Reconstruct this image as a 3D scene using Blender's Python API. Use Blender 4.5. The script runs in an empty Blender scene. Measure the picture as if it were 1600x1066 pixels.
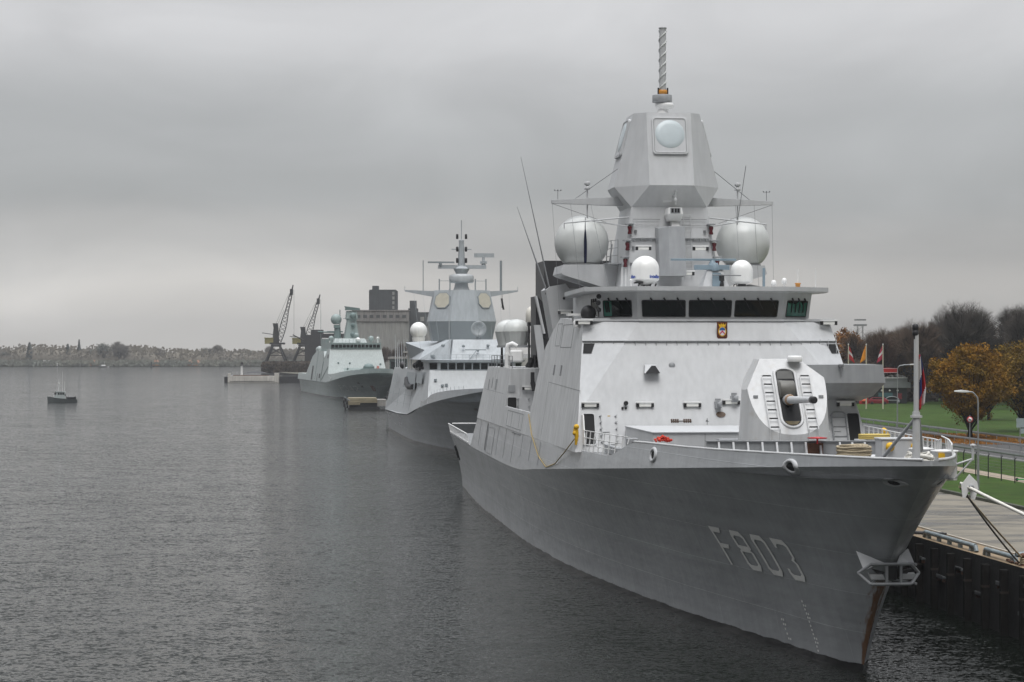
import bpy, bmesh, math, random
from mathutils import Vector, Matrix, noise as mnoise
R = math.radians
sc = bpy.context.scene
COL = sc.collection

# ------------------------------------------------------------------ helpers
def interp(t, x):
    """smooth (monotone-ish cubic) table lookup"""
    n = len(t)
    if x <= t[0][0]: return t[0][1]
    if x >= t[-1][0]: return t[-1][1]
    for i in range(n - 1):
        if x <= t[i + 1][0]: break
    def d(i): return (t[i + 1][1] - t[i][1]) / (t[i + 1][0] - t[i][0])
    def m(i):
        if i == 0: return d(0)
        if i == n - 1: return d(n - 2)
        a, b = d(i - 1), d(i)
        return 0 if a * b <= 0 else 2 * a * b / (a + b)
    h = t[i + 1][0] - t[i][0]; s = (x - t[i][0]) / h
    return ((2*s**3 - 3*s*s + 1) * t[i][1] + (s**3 - 2*s*s + s) * h * m(i)
            + (-2*s**3 + 3*s*s) * t[i + 1][1] + (s**3 - s*s) * h * m(i + 1))

class MB:
    """collects shapes that become ONE mesh object"""
    def __init__(s): s.v = []; s.f = []; s.sm = []; s.mi = []
    def add(s, vs, fs, smooth=False, m=0):
        o = len(s.v); s.v += [tuple(v) for v in vs]
        for f in fs:
            s.f.append([i + o for i in f]); s.sm.append(smooth); s.mi.append(m)
        return s
    def bx(s, x0, x1, y0, y1, z0, z1, m=0):
        return s.add([(x0,y0,z0),(x1,y0,z0),(x1,y1,z0),(x0,y1,z0),(x0,y0,z1),(x1,y0,z1),(x1,y1,z1),(x0,y1,z1)],
                     [(0,3,2,1),(4,5,6,7),(0,1,5,4),(1,2,6,5),(2,3,7,6),(3,0,4,7)], m=m)
    def poly(s, pts, m=0): return s.add(pts, [tuple(range(len(pts)))], m=m)
    def loft(s, rings, cap=True, smooth=False, closed=True, m=0):
        n = len(rings[0]); vs = [p for r in rings for p in r]; fs = []
        for k in range(len(rings) - 1):
            for i in range(n if closed else n - 1):
                j = (i + 1) % n
                fs.append((k*n + i, k*n + j, (k+1)*n + j, (k+1)*n + i))
        s.add(vs, fs, smooth, m)
        if cap:
            s.add(rings[0], [tuple(range(n))[::-1]], m=m); s.add(rings[-1], [tuple(range(n))], m=m)
        return s
    def ext(s, pts, vec, m=0):
        return s.loft([pts, [(p[0]+vec[0], p[1]+vec[1], p[2]+vec[2]) for p in pts]], m=m)
    def tube(s, p, q, r, r2=None, n=8, m=0, smooth=True, cap=True):
        p, q = Vector(p), Vector(q); d = q - p
        if d.length < 1e-6: return s
        d.normalize(); a = d.orthogonal().normalized(); b = d.cross(a); r2 = r if r2 is None else r2
        ring = lambda c, rr: [tuple(c + a*rr*math.cos(2*math.pi*i/n) + b*rr*math.sin(2*math.pi*i/n)) for i in range(n)]
        return s.loft([ring(p, r), ring(q, r2)], cap=cap, smooth=smooth, m=m)
    def path(s, pts, r, n=6, m=0, rr=None):
        P = [Vector(p) for p in pts]; rings = []; a = None
        for i, p in enumerate(P):
            d = (P[min(i+1, len(P)-1)] - P[max(i-1, 0)]).normalized()
            if a is None: a = d.orthogonal().normalized()
            a = (a - d * a.dot(d)); a = a.normalized() if a.length > 1e-6 else d.orthogonal().normalized()
            b = d.cross(a); q = rr[i] if rr else r
            rings.append([tuple(p + a*q*math.cos(2*math.pi*k/n) + b*q*math.sin(2*math.pi*k/n)) for k in range(n)])
        return s.loft(rings, smooth=True, m=m)
    def lathe(s, prof, o=(0,0,0), n=24, axis='z', smooth=True, m=0):
        rings = []
        for r, z in prof:
            ring = []
            for i in range(n):
                c, q = r*math.cos(2*math.pi*i/n), r*math.sin(2*math.pi*i/n)
                ring.append((o[0]+c, o[1]+q, o[2]+z) if axis == 'z' else ((o[0]+c, o[1]-z, o[2]+q) if axis == 'y' else (o[0]+z, o[1]+c, o[2]+q)))
            rings.append(ring)
        return s.loft(rings, smooth=smooth, m=m)
    def sph(s, c, r, n=24, lo=-90, hi=90, sz=1.0, m=0):
        k = max(6, n // 2)
        return s.lathe([(max(1e-3, r*math.cos(R(lo+(hi-lo)*i/k))), sz*r*math.sin(R(lo+(hi-lo)*i/k))) for i in range(k+1)], c, n, m=m)
    def build(s, name, mats, parent=None, loc=(0,0,0), rot=(0,0,0), bevel=0, fix=True):
        me = bpy.data.meshes.new(name); me.from_pydata(s.v, [], s.f)
        for i, p in enumerate(me.polygons): p.use_smooth = s.sm[i]; p.material_index = s.mi[i]
        for m in (mats if isinstance(mats, (list, tuple)) else [mats]): me.materials.append(m)
        if fix and len(me.polygons) < 60000:
            b = bmesh.new(); b.from_mesh(me); bmesh.ops.recalc_face_normals(b, faces=b.faces); b.to_mesh(me); b.free()
        o = bpy.data.objects.new(name, me); COL.objects.link(o)
        o.location = loc; o.rotation_euler = rot
        if parent: o.parent = parent
        if bevel:
            w = o.modifiers.new('bevel', 'BEVEL'); w.width = bevel; w.segments = 2; w.limit_method = 'ANGLE'; w.angle_limit = R(35)
        return o

def tag(o, label=None, cat=None, group=None, kind=None):
    for k, v in (('label', label), ('category', cat), ('group', group), ('kind', kind)):
        if v: o[k] = v
    return o
def thing(name, label, cat, loc=(0,0,0), rz=0, group=None):
    o = bpy.data.objects.new(name, None); o.empty_display_size = .5; COL.objects.link(o)
    o.location = loc; o.rotation_euler = (0, 0, rz)
    return tag(o, label, cat, group)
def copy_tree(o, parent=None):
    c = o.copy(); COL.objects.link(c)
    if parent: c.parent = parent
    for ch in list(o.children): copy_tree(ch, c)
    return c
def place(o, parent, loc, rot=(0,0,0)):
    """copy of a part (with its sub-parts) at another spot of the same or another thing"""
    c = copy_tree(o, parent); c.location = loc; c.rotation_euler = rot
    return c

# ------------------------------------------------------------------ materials
MATS = {}
def mat(name, col=(.5,.5,.5), rough=.5, metal=0., var=.12, scale=1.5, bump=0., bscale=8., streak=0., dirt=None, spec=.5, big=0.):
    if name in MATS: return MATS[name]
    m = bpy.data.materials.new(name); m.use_nodes = True; MATS[name] = m
    N, L = m.node_tree.nodes, m.node_tree.links
    b = N['Principled BSDF']; b.inputs['Roughness'].default_value = rough; b.inputs['Metallic'].default_value = metal
    b.inputs['Specular IOR Level'].default_value = spec
    tc = N.new('ShaderNodeTexCoord')
    n1 = N.new('ShaderNodeTexNoise'); n1.inputs['Scale'].default_value = scale; n1.inputs['Detail'].default_value = 6
    L.new(tc.outputs['Object'], n1.inputs['Vector'])
    mr = N.new('ShaderNodeMapRange'); mr.inputs['From Min'].default_value = .3; mr.inputs['From Max'].default_value = .7
    mr.inputs['To Min'].default_value = 1 - var; mr.inputs['To Max'].default_value = 1 + var * .6
    L.new(n1.outputs['Fac'], mr.inputs['Value'])
    fac = mr.outputs['Result']
    def times(a, bb):
        q = N.new('ShaderNodeMath'); q.operation = 'MULTIPLY'; L.new(a, q.inputs[0]); L.new(bb, q.inputs[1]); return q.outputs[0]
    if streak:
        mp = N.new('ShaderNodeMapping'); mp.inputs['Scale'].default_value = (3.2, 3.2, .16); L.new(tc.outputs['Object'], mp.inputs['Vector'])
        n2 = N.new('ShaderNodeTexNoise'); n2.inputs['Scale'].default_value = 1.; n2.inputs['Detail'].default_value = 5; L.new(mp.outputs['Vector'], n2.inputs['Vector'])
        m2 = N.new('ShaderNodeMapRange'); m2.inputs['From Min'].default_value = .35; m2.inputs['From Max'].default_value = .68
        m2.inputs['To Min'].default_value = 1 + streak * .5; m2.inputs['To Max'].default_value = 1 - streak; L.new(n2.outputs['Fac'], m2.inputs['Value'])
        fac = times(fac, m2.outputs['Result'])
    if big:
        n3 = N.new('ShaderNodeTexNoise'); n3.inputs['Scale'].default_value = scale * .13; n3.inputs['Detail'].default_value = 2; L.new(tc.outputs['Object'], n3.inputs['Vector'])
        m3 = N.new('ShaderNodeMapRange'); m3.inputs['From Min'].default_value = .35; m3.inputs['From Max'].default_value = .65
        m3.inputs['To Min'].default_value = 1 - big; m3.inputs['To Max'].default_value = 1 + big; L.new(n3.outputs['Fac'], m3.inputs['Value'])
        fac = times(fac, m3.outputs['Result'])
    mx = N.new('ShaderNodeVectorMath'); mx.operation = 'SCALE'; mx.inputs[0].default_value = col; L.new(fac, mx.inputs['Scale'])
    out = mx.outputs['Vector']
    if dirt:
        n4 = N.new('ShaderNodeTexNoise'); n4.inputs['Scale'].default_value = scale * 1.7; n4.inputs['Detail'].default_value = 8; L.new(tc.outputs['Object'], n4.inputs['Vector'])
        m4 = N.new('ShaderNodeMapRange'); m4.inputs['From Min'].default_value = .56; m4.inputs['From Max'].default_value = .75; m4.inputs['To Max'].default_value = dirt[3]; L.new(n4.outputs['Fac'], m4.inputs['Value'])
        q = N.new('ShaderNodeMix'); q.data_type = 'RGBA'; L.new(m4.outputs['Result'], q.inputs['Factor']); L.new(out, q.inputs['A']); q.inputs['B'].default_value = (*dirt[:3], 1)
        out = q.outputs['Result']
    L.new(out, b.inputs['Base Color'])
    if bump:
        nb = N.new('ShaderNodeTexNoise'); nb.inputs['Scale'].default_value = bscale; nb.inputs['Detail'].default_value = 4; L.new(tc.outputs['Object'], nb.inputs['Vector'])
        bm = N.new('ShaderNodeBump'); bm.inputs['Strength'].default_value = bump; bm.inputs['Distance'].default_value = .05
        L.new(nb.outputs['Fac'], bm.inputs['Height']); L.new(bm.outputs['Normal'], b.inputs['Normal'])
    return m

def hull_material(name, col, boot=.35, rust=False, plates=True, tint=1.0):
    """ship-side paint: plate seams, weathering streaks, black boot-topping, rust run below the anchor"""
    m = bpy.data.materials.new(name); m.use_nodes = True
    N, L = m.node_tree.nodes, m.node_tree.links
    b = N['Principled BSDF']; b.inputs['Roughness'].default_value = .27; b.inputs['Specular IOR Level'].default_value = .5
    tc = N.new('ShaderNodeTexCoord'); sp = N.new('ShaderNodeSeparateXYZ'); L.new(tc.outputs['Object'], sp.inputs[0])
    def noise(vec, s, d=4):
        n = N.new('ShaderNodeTexNoise'); n.inputs['Scale'].default_value = s; n.inputs['Detail'].default_value = d; L.new(vec, n.inputs['Vector']); return n.outputs['Fac']
    def mapping(sx, sy, sz):
        q = N.new('ShaderNodeMapping'); q.inputs['Scale'].default_value = (sx, sy, sz); L.new(tc.outputs['Object'], q.inputs['Vector']); return q.outputs['Vector']
    def rng(v, a, c, lo, hi):
        q = N.new('ShaderNodeMapRange'); q.inputs['From Min'].default_value = a; q.inputs['From Max'].default_value = c
        q.inputs['To Min'].default_value = lo; q.inputs['To Max'].default_value = hi; L.new(v, q.inputs['Value']); return q.outputs['Result']
    def op(o, a, c):
        q = N.new('ShaderNodeMath'); q.operation = o
        for i, x in enumerate((a, c)):
            if isinstance(x, (int, float)): q.inputs[i].default_value = x
            else: L.new(x, q.inputs[i])
        return q.outputs[0]
    fac = rng(noise(tc.outputs['Object'], .5, 6), .3, .7, .93, 1.05)
    fac = op('MULTIPLY', fac, rng(noise(mapping(2.2, 2.2, .12), 1., 6), .38, .7, 1.03, .93))
    fac = op('MULTIPLY', fac, rng(noise(mapping(.3, .07, 2.4), 1., 5), .36, .68, 1.03, .93))
    # bands where plates were painted at different times (run along the hull)
    fac = op('MULTIPLY', fac, rng(noise(mapping(.05, .02, .9), 1., 2), .35, .65, .95, 1.05))
    # plate grid in (length, height)
    cb = N.new('ShaderNodeCombineXYZ'); L.new(sp.outputs['Y'], cb.inputs['X']); L.new(sp.outputs['Z'], cb.inputs['Y'])
    br = N.new('ShaderNodeTexBrick'); br.inputs['Scale'].default_value = 1; br.inputs['Brick Width'].default_value = 7.5; br.inputs['Row Height'].default_value = 1.9
    br.inputs['Mortar Size'].default_value = .022; br.inputs['Mortar Smooth'].default_value = .6
    br.inputs['Color1'].default_value = (.96,.96,.96,1); br.inputs['Color2'].default_value = (1.03,1.03,1.03,1); br.inputs['Mortar'].default_value = (1.2,1.2,1.2,1)
    L.new(cb.outputs[0], br.inputs['Vector'])
    v = N.new('ShaderNodeVectorMath'); v.operation = 'SCALE'; v.inputs[0].default_value = col; L.new(fac, v.inputs['Scale'])
    v2 = N.new('ShaderNodeVectorMath'); v2.operation = 'MULTIPLY'; L.new(v.outputs[0], v2.inputs[0]); L.new(br.outputs['Color'], v2.inputs[1])
    out = v2.outputs[0]
    def mix(f, a, bcol):
        q = N.new('ShaderNodeMix'); q.data_type = 'RGBA'; L.new(f, q.inputs['Factor']); L.new(a, q.inputs['A']); q.inputs['B'].default_value = (*bcol, 1); return q.outputs['Result']
    if rust:
        ax = op('ABSOLUTE', sp.outputs['X'], 0.)
        width = rng(sp.outputs['Z'], 0., 4.6, .10, .62)
        near = op('SUBTRACT', 1., op('DIVIDE', ax, width))
        run = noise(mapping(5., 1.2, .3), 1., 5)
        f = op('ADD', near, rng(run, .3, .7, -.5, .45))
        f = rng(f, .35, .75, 0., .92)
        f = op('MULTIPLY', f, rng(sp.outputs['Z'], 4.3, 4.8, 1., 0.))
        f = op('MULTIPLY', f, rng(sp.outputs['Y'], 13., 15., 1., 0.))
        out = mix(f, out, (.15, .06, .014))
    wob = rng(noise(tc.outputs['Object'], .7, 3), .3, .7, boot - .05, boot + .05)
    f = op('LESS_THAN', sp.outputs['Z'], wob)
    out = mix(f, out, (.004, .004, .005))
    L.new(out, b.inputs['Base Color'])
    hb = noise(mapping(.8, .35, .8), 1., 3)
    bm = N.new('ShaderNodeBump'); bm.inputs['Strength'].default_value = .4; bm.inputs['Distance'].default_value = .14; L.new(hb, bm.inputs['Height'])
    bm2 = N.new('ShaderNodeBump'); bm2.inputs['Strength'].default_value = .35; bm2.inputs['Distance'].default_value = .02; L.new(br.outputs['Fac'], bm2.inputs['Height']); L.new(bm.outputs['Normal'], bm2.inputs['Normal'])
    L.new(bm2.outputs['Normal'], b.inputs['Normal'])
    return m

GREY = (.50, .508, .515)
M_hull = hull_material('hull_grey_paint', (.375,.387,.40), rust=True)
M_ship = mat('ship_grey_paint', GREY, .42, var=.05, scale=.9, bump=.12, bscale=1.0, streak=.05, big=.04)
M_side = mat('ship_side_paint', (.52,.527,.53), .42, var=.08, scale=.9, bump=.12, bscale=1.1, streak=.2, big=.05)
M_grey2 = mat('ship_mid_grey', (.30,.31,.32), .45, var=.08, scale=1.2, streak=.08)
M_white = mat('white_paint', (.78,.78,.77), .38, var=.05, scale=2)
M_gunw = mat('gun_shield_paint', (.55,.555,.555), .34, var=.05, scale=1.2, streak=.08, dirt=(.35,.27,.18,.25))
M_dome = mat('radome_grey', (.60,.615,.60), .33, var=.04, scale=.5, streak=.04)
M_domew = mat('radome_white', (.82,.82,.8), .3, var=.04, scale=1.5, streak=.05)
M_domec = mat('radome_cream', (.76,.73,.66), .35, var=.06, scale=1.5, streak=.06)
M_black = mat('black_paint', (.018,.018,.02), .5, var=.25, scale=2)
M_dark = mat('dark_interior', (.006,.006,.007), .8, var=.2)
M_glass = mat('dark_glass', (.003,.006,.006), .05, var=.1, scale=.6, spec=.2)
M_green = mat('green_sky_tint', (.012,.12,.085), .2, var=.35, scale=1.6)
M_deck = mat('deck_coating', (.20,.205,.21), .75, var=.2, scale=1.2, bump=.2, bscale=30, dirt=(.1,.1,.1,.4))
M_blue = mat('blue_grey_paint', (.22,.29,.34), .4, var=.08)
M_red = mat('red_paint', (.5,.015,.02), .4, var=.12)
M_dkred = mat('red_lamp_glass', (.09,.006,.012), .25, var=.15)
M_orange = mat('orange_paint', (.62,.27,.04), .45, var=.1)
M_yellow = mat('yellow_fabric', (.72,.42,.01), .6, var=.15, scale=6)
M_lens = mat('lamp_lens', (.8,.8,.76), .15, var=.03)
M_rope = mat('hemp_rope', (.42,.35,.24), .85, var=.25, scale=20, bump=.5, bscale=60)
M_ropew = mat('white_rope', (.72,.70,.64), .8, var=.12, scale=20, bump=.4, bscale=60)
M_steel = mat('galvanised_steel', (.36,.37,.38), .45, metal=.6, var=.15, scale=3)
M_rust = mat('rusty_steel', (.12,.055,.03), .8, var=.35, scale=4, bump=.3, bscale=20)
M_wire = mat('wire_grey', (.16,.165,.17), .6, var=.1)
M_number = mat('hull_number_paint', (.9,.89,.86), .5, var=.08, scale=2)
M_radar = mat('radar_face', (.52,.58,.60), .3, var=.05)
M_front = mat('ship_front_paint', GREY, .42, var=.06, scale=.5, bump=.35, bscale=.75, streak=.06, big=.05)
# ------------------------------------------------------------------ ship hulls
def vlerp(a, b, t): return a + (b - a) * t
class Hull:
    def __init__(s, L, rake, kcurve, zk, bk, bw, pflare=1.75, tumble=.15):
        s.L, s.rake, s.kc, s.zk_t, s.bk_t, s.bw_t, s.p, s.tb = L, rake, kcurve, zk, bk, bw, pflare, tumble
        s.ztip = zk[0][1]
    def zk(s, y): return interp(s.zk_t, y)
    def stem(s, z):
        q = max(-.3, min(1., z / s.ztip)); return s.rake * (1 - q) + 4 * s.kc * q * (1 - q) if q > 0 else s.rake - q * 1.5
    def hb(s, y, z):
        """half breadth of the hull at distance y from the bow tip and height z"""
        zk = s.zk(y)
        if z >= zk: return max(0., interp(s.bk_t, y - s.stem(zk)) - s.tb * (z - zk) * min(1., y / 6.))
        d = y - s.stem(z)
        if d <= 0: return 0.
        w = max(0., z / zk) ** s.p
        return vlerp(interp(s.bw_t, d), interp(s.bk_t, d), w) * (1 if z >= 0 else 1 + z * .03)
    def outer(s, mb, nu=130, levels=(-.15, 0, .04, .08, .13, .18, .24, .3, .36, .42, .48, .54, .6, .66, .72, .78, .83, .88, .92, .96, 1.)):
        us = [(i / nu) ** 2.2 for i in range(nu + 1)]
        for sg in (-1, 1):
            rows = []
            for v in levels:
                row = []
                for u in us:
                    y = s.L * u
                    for _ in range(6):
                        z = v * s.zk(y); y0 = s.stem(z); y = y0 + (s.L - y0) * u
                    row.append((sg * (s.hb(y, z) if u > 0 else 0.), y, z))
                rows.append(row)
            mb.loft(rows, cap=False, smooth=True, closed=False)
        # transom
        lv = [v * s.zk(s.L) for v in levels]
        mb.poly([(-s.hb(s.L, z), s.L, z) for z in lv] + [(s.hb(s.L, z), s.L, z) for z in reversed(lv)])
    def band(s, mb, zt, y0, y1, sg, n=40):
        """side plating between the knuckle and the sheer line zt(y)"""
        lo, hi = [], []
        for i in range(n + 1):
            y = y0 + (y1 - y0) * (i / n) ** (1.8 if y0 < .1 else 1.)
            lo.append((sg * s.hb(y, s.zk(y)), y, s.zk(y))); hi.append((sg * s.hb(y, zt(y)), y, zt(y)))
        mb.loft([lo, hi], cap=False, smooth=True, closed=False)
    def inner(s, mb, zt, zd, y0, y1, sg, th=.12, n=40):
        """cap of the bulwark and its inner face down to the deck"""
        a, b, c = [], [], []
        for i in range(n + 1):
            y = y0 + (y1 - y0) * (i / n) ** (1.8 if y0 < .1 else 1.)
            h = s.hb(y, zt(y)); a.append((sg * h, y, zt(y))); b.append((sg * max(0, h - th), y, zt(y) + .004)); c.append((sg * max(0, min(h, s.hb(y, zd(y))) - th), y, zd(y)))
        mb.loft([a, b], cap=False, smooth=False, closed=False)
        mb.loft([b, c], cap=False, smooth=True, closed=False)
    def deck(s, mb, zd, y0, y1, n=40, inset=.1, camber=.0):
        l, r, c = [], [], []
        for i in range(n + 1):
            y = y0 + (y1 - y0) * (i / n) ** (1.8 if y0 < .5 else 1.)
            h = max(0., s.hb(y, max(zd(y), s.zk(y))) - inset); l.append((-h, y, zd(y))); r.append((h, y, zd(y))); c.append((0, y, zd(y) + camber))
        mb.loft([l, c, r], cap=False, closed=False)

GL = {  # stencil letters, each a list of stroke polygons in a unit box
 'F': [[(0,0),(.16,0),(.16,1),(0,1)], [(.16,.86),(.72,.86),(.9,1),(.16,1)], [(.16,.45),(.66,.45),(.82,.57),(.16,.57)]],
 '8': [[(0,.57),(.16,.62),(.16,.82),(0,.86)], [(0,.86),(.16,.82),(.28,.87),(.16,1)], [(.16,1),(.28,.87),(.72,.87),(.84,1)], [(.84,1),(.72,.87),(.84,.82),(1,.86)], [(1,.86),(.84,.82),(.84,.62),(1,.57)],
       [(0,.57),(.16,.62),(.84,.62),(1,.57),(.86,.515),(.14,.515)], [(0,.14),(.16,.18),(.16,.46),(.14,.515),(0,.46)], [(0,.14),(.16,0),(.28,.13),(.16,.18)], [(.16,0),(.84,0),(.72,.13),(.28,.13)], [(.84,0),(1,.14),(.84,.18),(.72,.13)], [(1,.14),(1,.46),(.86,.515),(.84,.46),(.84,.18)], [(.14,.515),(.16,.46),(.84,.46),(.86,.515)]],
 '0': [[(0,.14),(.16,.18),(.16,.82),(0,.86)], [(0,.86),(.16,.82),(.28,.87),(.16,1)], [(.16,1),(.28,.87),(.72,.87),(.84,1)], [(.84,1),(.72,.87),(.84,.82),(1,.86)], [(1,.86),(.84,.82),(.84,.18),(1,.14)], [(0,.14),(.16,0),(.28,.13),(.16,.18)], [(.16,0),(.84,0),(.72,.13),(.28,.13)], [(.84,0),(1,.14),(.84,.18),(.72,.13)]],
 '3': [[(0,.76),(.16,.76),(.16,.82),(.28,.87),(.16,1),(0,1)], [(.16,1),(.28,.87),(.72,.87),(.84,1)], [(.84,1),(.72,.87),(.84,.82),(1,.86)], [(1,.86),(.84,.82),(.84,.58),(1,.58)], [(.84,.58),(1,.58),(.86,.5),(.66,.5)], [(.66,.5),(.86,.5),(1,.42),(.84,.42)], [(1,.42),(.84,.42),(.84,.18),(1,.14)], [(.84,0),(1,.14),(.84,.18),(.72,.13)], [(.16,0),(.84,0),(.72,.13),(.28,.13)], [(0,.14),(.16,0),(.28,.13),(.16,.18)], [(0,.14),(.16,.18),(.16,.26),(0,.26)]],
 '4': [[(.66,0),(.84,0),(.84,1),(.66,1)], [(0,.3),(.66,.3),(.66,.42),(.1,.42)], [(0,.3),(.16,.42),(.66,.9),(.66,1)], [(.84,.3),(1,.3),(1,.42),(.84,.42)]],
 '2': [[(0,.76),(.16,.76),(.28,.87),(.16,1),(0,.86)], [(.16,1),(.28,.87),(.72,.87),(.84,1)], [(.84,1),(.72,.87),(.84,.82),(1,.86)], [(1,.86),(.84,.82),(.84,.6),(1,.56)], [(1,.56),(.84,.6),(0,.14),(.2,.13)], [(0,0),(1,0),(1,.13),(0,.14)]],
}
def hull_text(mb, hull, text, y0, z0, w, h, gap, slant=0., off=.05, sg=-1):
    """letters laid on the curved hull side, aft to fore for the starboard side"""
    for k, ch in enumerate(text):
        ya = y0 - k * (w + gap)
        for poly in GL[ch]:
            # fan-split into a fine strip so that it follows the plating
            n = len(poly); cx = sum(p[0] for p in poly) / n; cy = sum(p[1] for p in poly) / n
            pts = []
            for i in range(n):
                a, b = poly[i], poly[(i+1) % n]
                for q in range(4): pts.append((a[0]+(b[0]-a[0])*q/4, a[1]+(b[1]-a[1])*q/4))
            def at(p):
                y = ya - p[0] * w + slant * p[1]; z = z0 + p[1] * h
                return (sg * (hull.hb(y, z) + off), y, z)
            vs = [at((cx, cy))] + [at(p) for p in pts]
            mb.add(vs, [(0, i + 1, (i + 1) % len(pts) + 1) for i in range(len(pts))])
HULL_A = Hull(144, 10.8, 1.3,
    [(0,10.12),(5,9.85),(20,9.0),(40,7.88),(60,6.76),(73,6.08),(85,5.95),(144,5.95)],
    [(0,0),(.1,.36),(.45,.78),(1.2,1.28),(3,2.1),(5.5,2.95),(9,4.0),(18,6.0),(28,7.5),(37,8.7),(46,9.3),(56,9.5),(100,9.5),(120,9.3),(144,8.9)],
    [(0,0),(.3,.12),(2.6,.95),(9.5,2.25),(18,3.85),(22,4.55),(45,7.3),(55,7.95),(72,8.45),(100,8.5),(133,7.7)])
# ------------------------------------------------------------------ the near frigate
TH = math.atan(.105)
SHIP = thing('frigate', 'large light grey frigate with white hull number F803 and a deck gun, nearest warship', 'warship', (17.42, 90.4, 0), TH, 'warships moored along the quay')
TILT = math.atan(.46)
def fy(z): return 43.0 + .46 * (z - 8.7)          # sloped front of the superstructure
def sx(z): return 9.15 - .15 * (z - 8.7)          # tumblehome of the sides
def tube_frame(mb, pts, r, n=6, closed=True):
    k = len(pts)
    for i in range(k if closed else k - 1): mb.tube(pts[i], pts[(i+1) % k], r, n=n)

H = HULL_A
def zt_s(y): return interp([(0,10.35),(10,10.15),(22,9.92),(31.5,9.8),(33,9.5),(35.3,8.95),(36.5,8.8),(43,8.8),(44,8.75),(120,8.7)], y)
def zt_p(y): return interp([(0,10.35),(9,10.35),(11,10.2),(13,9.1),(36.5,8.8),(43,8.8),(120,8.7)], y)
def zd(y): return interp([(0,9.62),(3,9.4),(8,9.2),(20,9.0),(36,8.7),(144,8.7)], y)
mb = MB(); H.outer(mb)
for sg, zt in ((-1, zt_s), (1, zt_p)):
    H.band(mb, zt, 0, 43.2, sg, 60); H.band(mb, lambda y: 8.72, 43.2, 110.5, sg, 40)
    mb.poly([(sg*H.hb(110.5,5.95),110.5,5.95), (sg*H.hb(114,5.95),114.2,5.95), (sg*H.hb(112,7),112.2,7.2), (sg*H.hb(110.5,8.72),110.5,8.72)])
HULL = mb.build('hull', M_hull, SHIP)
mb = MB()
for sg, zt in ((-1, zt_s), (1, zt_p)): H.inner(mb, zt, zd, 1.5, 43.2, sg)
H.deck(mb, zd, 1.5, 43.2); H.deck(mb, lambda y: zt_s(y)-.12, .06, 1.9, 8, .02); H.deck(mb, lambda y: 8.7, 43.2, 111); H.deck(mb, lambda y: 5.96, 111, 143.9)
mb.build('deck', M_deck, SHIP)
for i in range(11):      # bulwark stanchions seen from inside on the port bow
    y = 2.0 + i * .85; mb = MB()
    h = H.hb(y, zt_p(y)) - .13
    mb.add([(h, y-.02, zt_p(y)-.03), (h-.03, y-.02, zt_p(y)-.03), (h-.38, y-.02, zd(y)), (h-.2, y-.02, zd(y)), (h, y+.02, zt_p(y)-.03), (h-.03, y+.02, zt_p(y)-.03), (h-.38, y+.02, zd(y)), (h-.2, y+.02, zd(y))],
           [(0,1,2,3),(4,5,6,7),(0,1,5,4),(1,2,6,5),(2,3,7,6),(3,0,4,7)])
    mb.build('bulwark_bracket', M_ship, SHIP)
for k, ch in enumerate('F803'):
    mb = MB(); hull_text(mb, H, ch, 22.55-k*2.46, 3.85, 1.6, 1.95, .86, slant=.8); mb.build('hull_number', M_number, SHIP, fix=False)
mb = MB()      # draught marks
rnd = random.Random(4)
for (ya, za, yb, zb, n) in ((15.05, 2.75, 14.35, .45, 13), (18.2, 1.5, 17.7, .6, 5)):
    for i in range(n):
        t = i / (n - 1); y = ya + (yb - ya) * t; z = za + (zb - za) * t
        for q in range(rnd.choice((1, 2))):
            yy = y - q * .22
            mb.add([(-H.hb(a, b) - .012, a, b) for a, b in ((yy, z), (yy - .13, z), (yy - .13, z + .1), (yy, z + .1))], [(0,1,2,3)])
mb.build('draught_mark', M_number, SHIP, fix=False)

# fairleads and hawse openings in the bow plating
def fairlead(y, z, ry, rz, sg=-1, tilt=0):
    mb = MB(); x = sg * H.hb(y, z)
    prof = [(1.12, -.04), (1.1, .12), (1.0, .28), (.82, .34), (.66, .24), (.55, .02)]
    rings = []
    for r, d in prof:
        ring = []
        for i in range(24):
            a = 2 * math.pi * i / 24
            yy, zz = y + ry * r * math.cos(a), z + rz * r * math.sin(a)
            ring.append((sg * (H.hb(yy, zz) + d * .34), yy, zz))
        rings.append(ring)
    mb.loft(rings, cap=False, smooth=True); o = mb.build('fairlead', M_ship, SHIP)
    m2 = MB(); m2.add([(sg * (H.hb(y, z) - .0), y, z)] + [(sg * (H.hb(y + ry*.62*math.cos(a), z + rz*.62*math.sin(a)) + .03), y + ry*.62*math.cos(a), z + rz*.62*math.sin(a)) for a in [2*math.pi*i/24 for i in range(24)]],
                [(0, i + 1, (i + 1) % 24 + 1) for i in range(24)])
    m2.build('opening', M_dark, o)
fairlead(9.1, 9.62, .62, .34); fairlead(27.4, 9.3, .55, .38)
fairlead(2.1, 9.3, .5, .17); fairlead(2.1, 9.3, .5, .17, 1)

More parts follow.
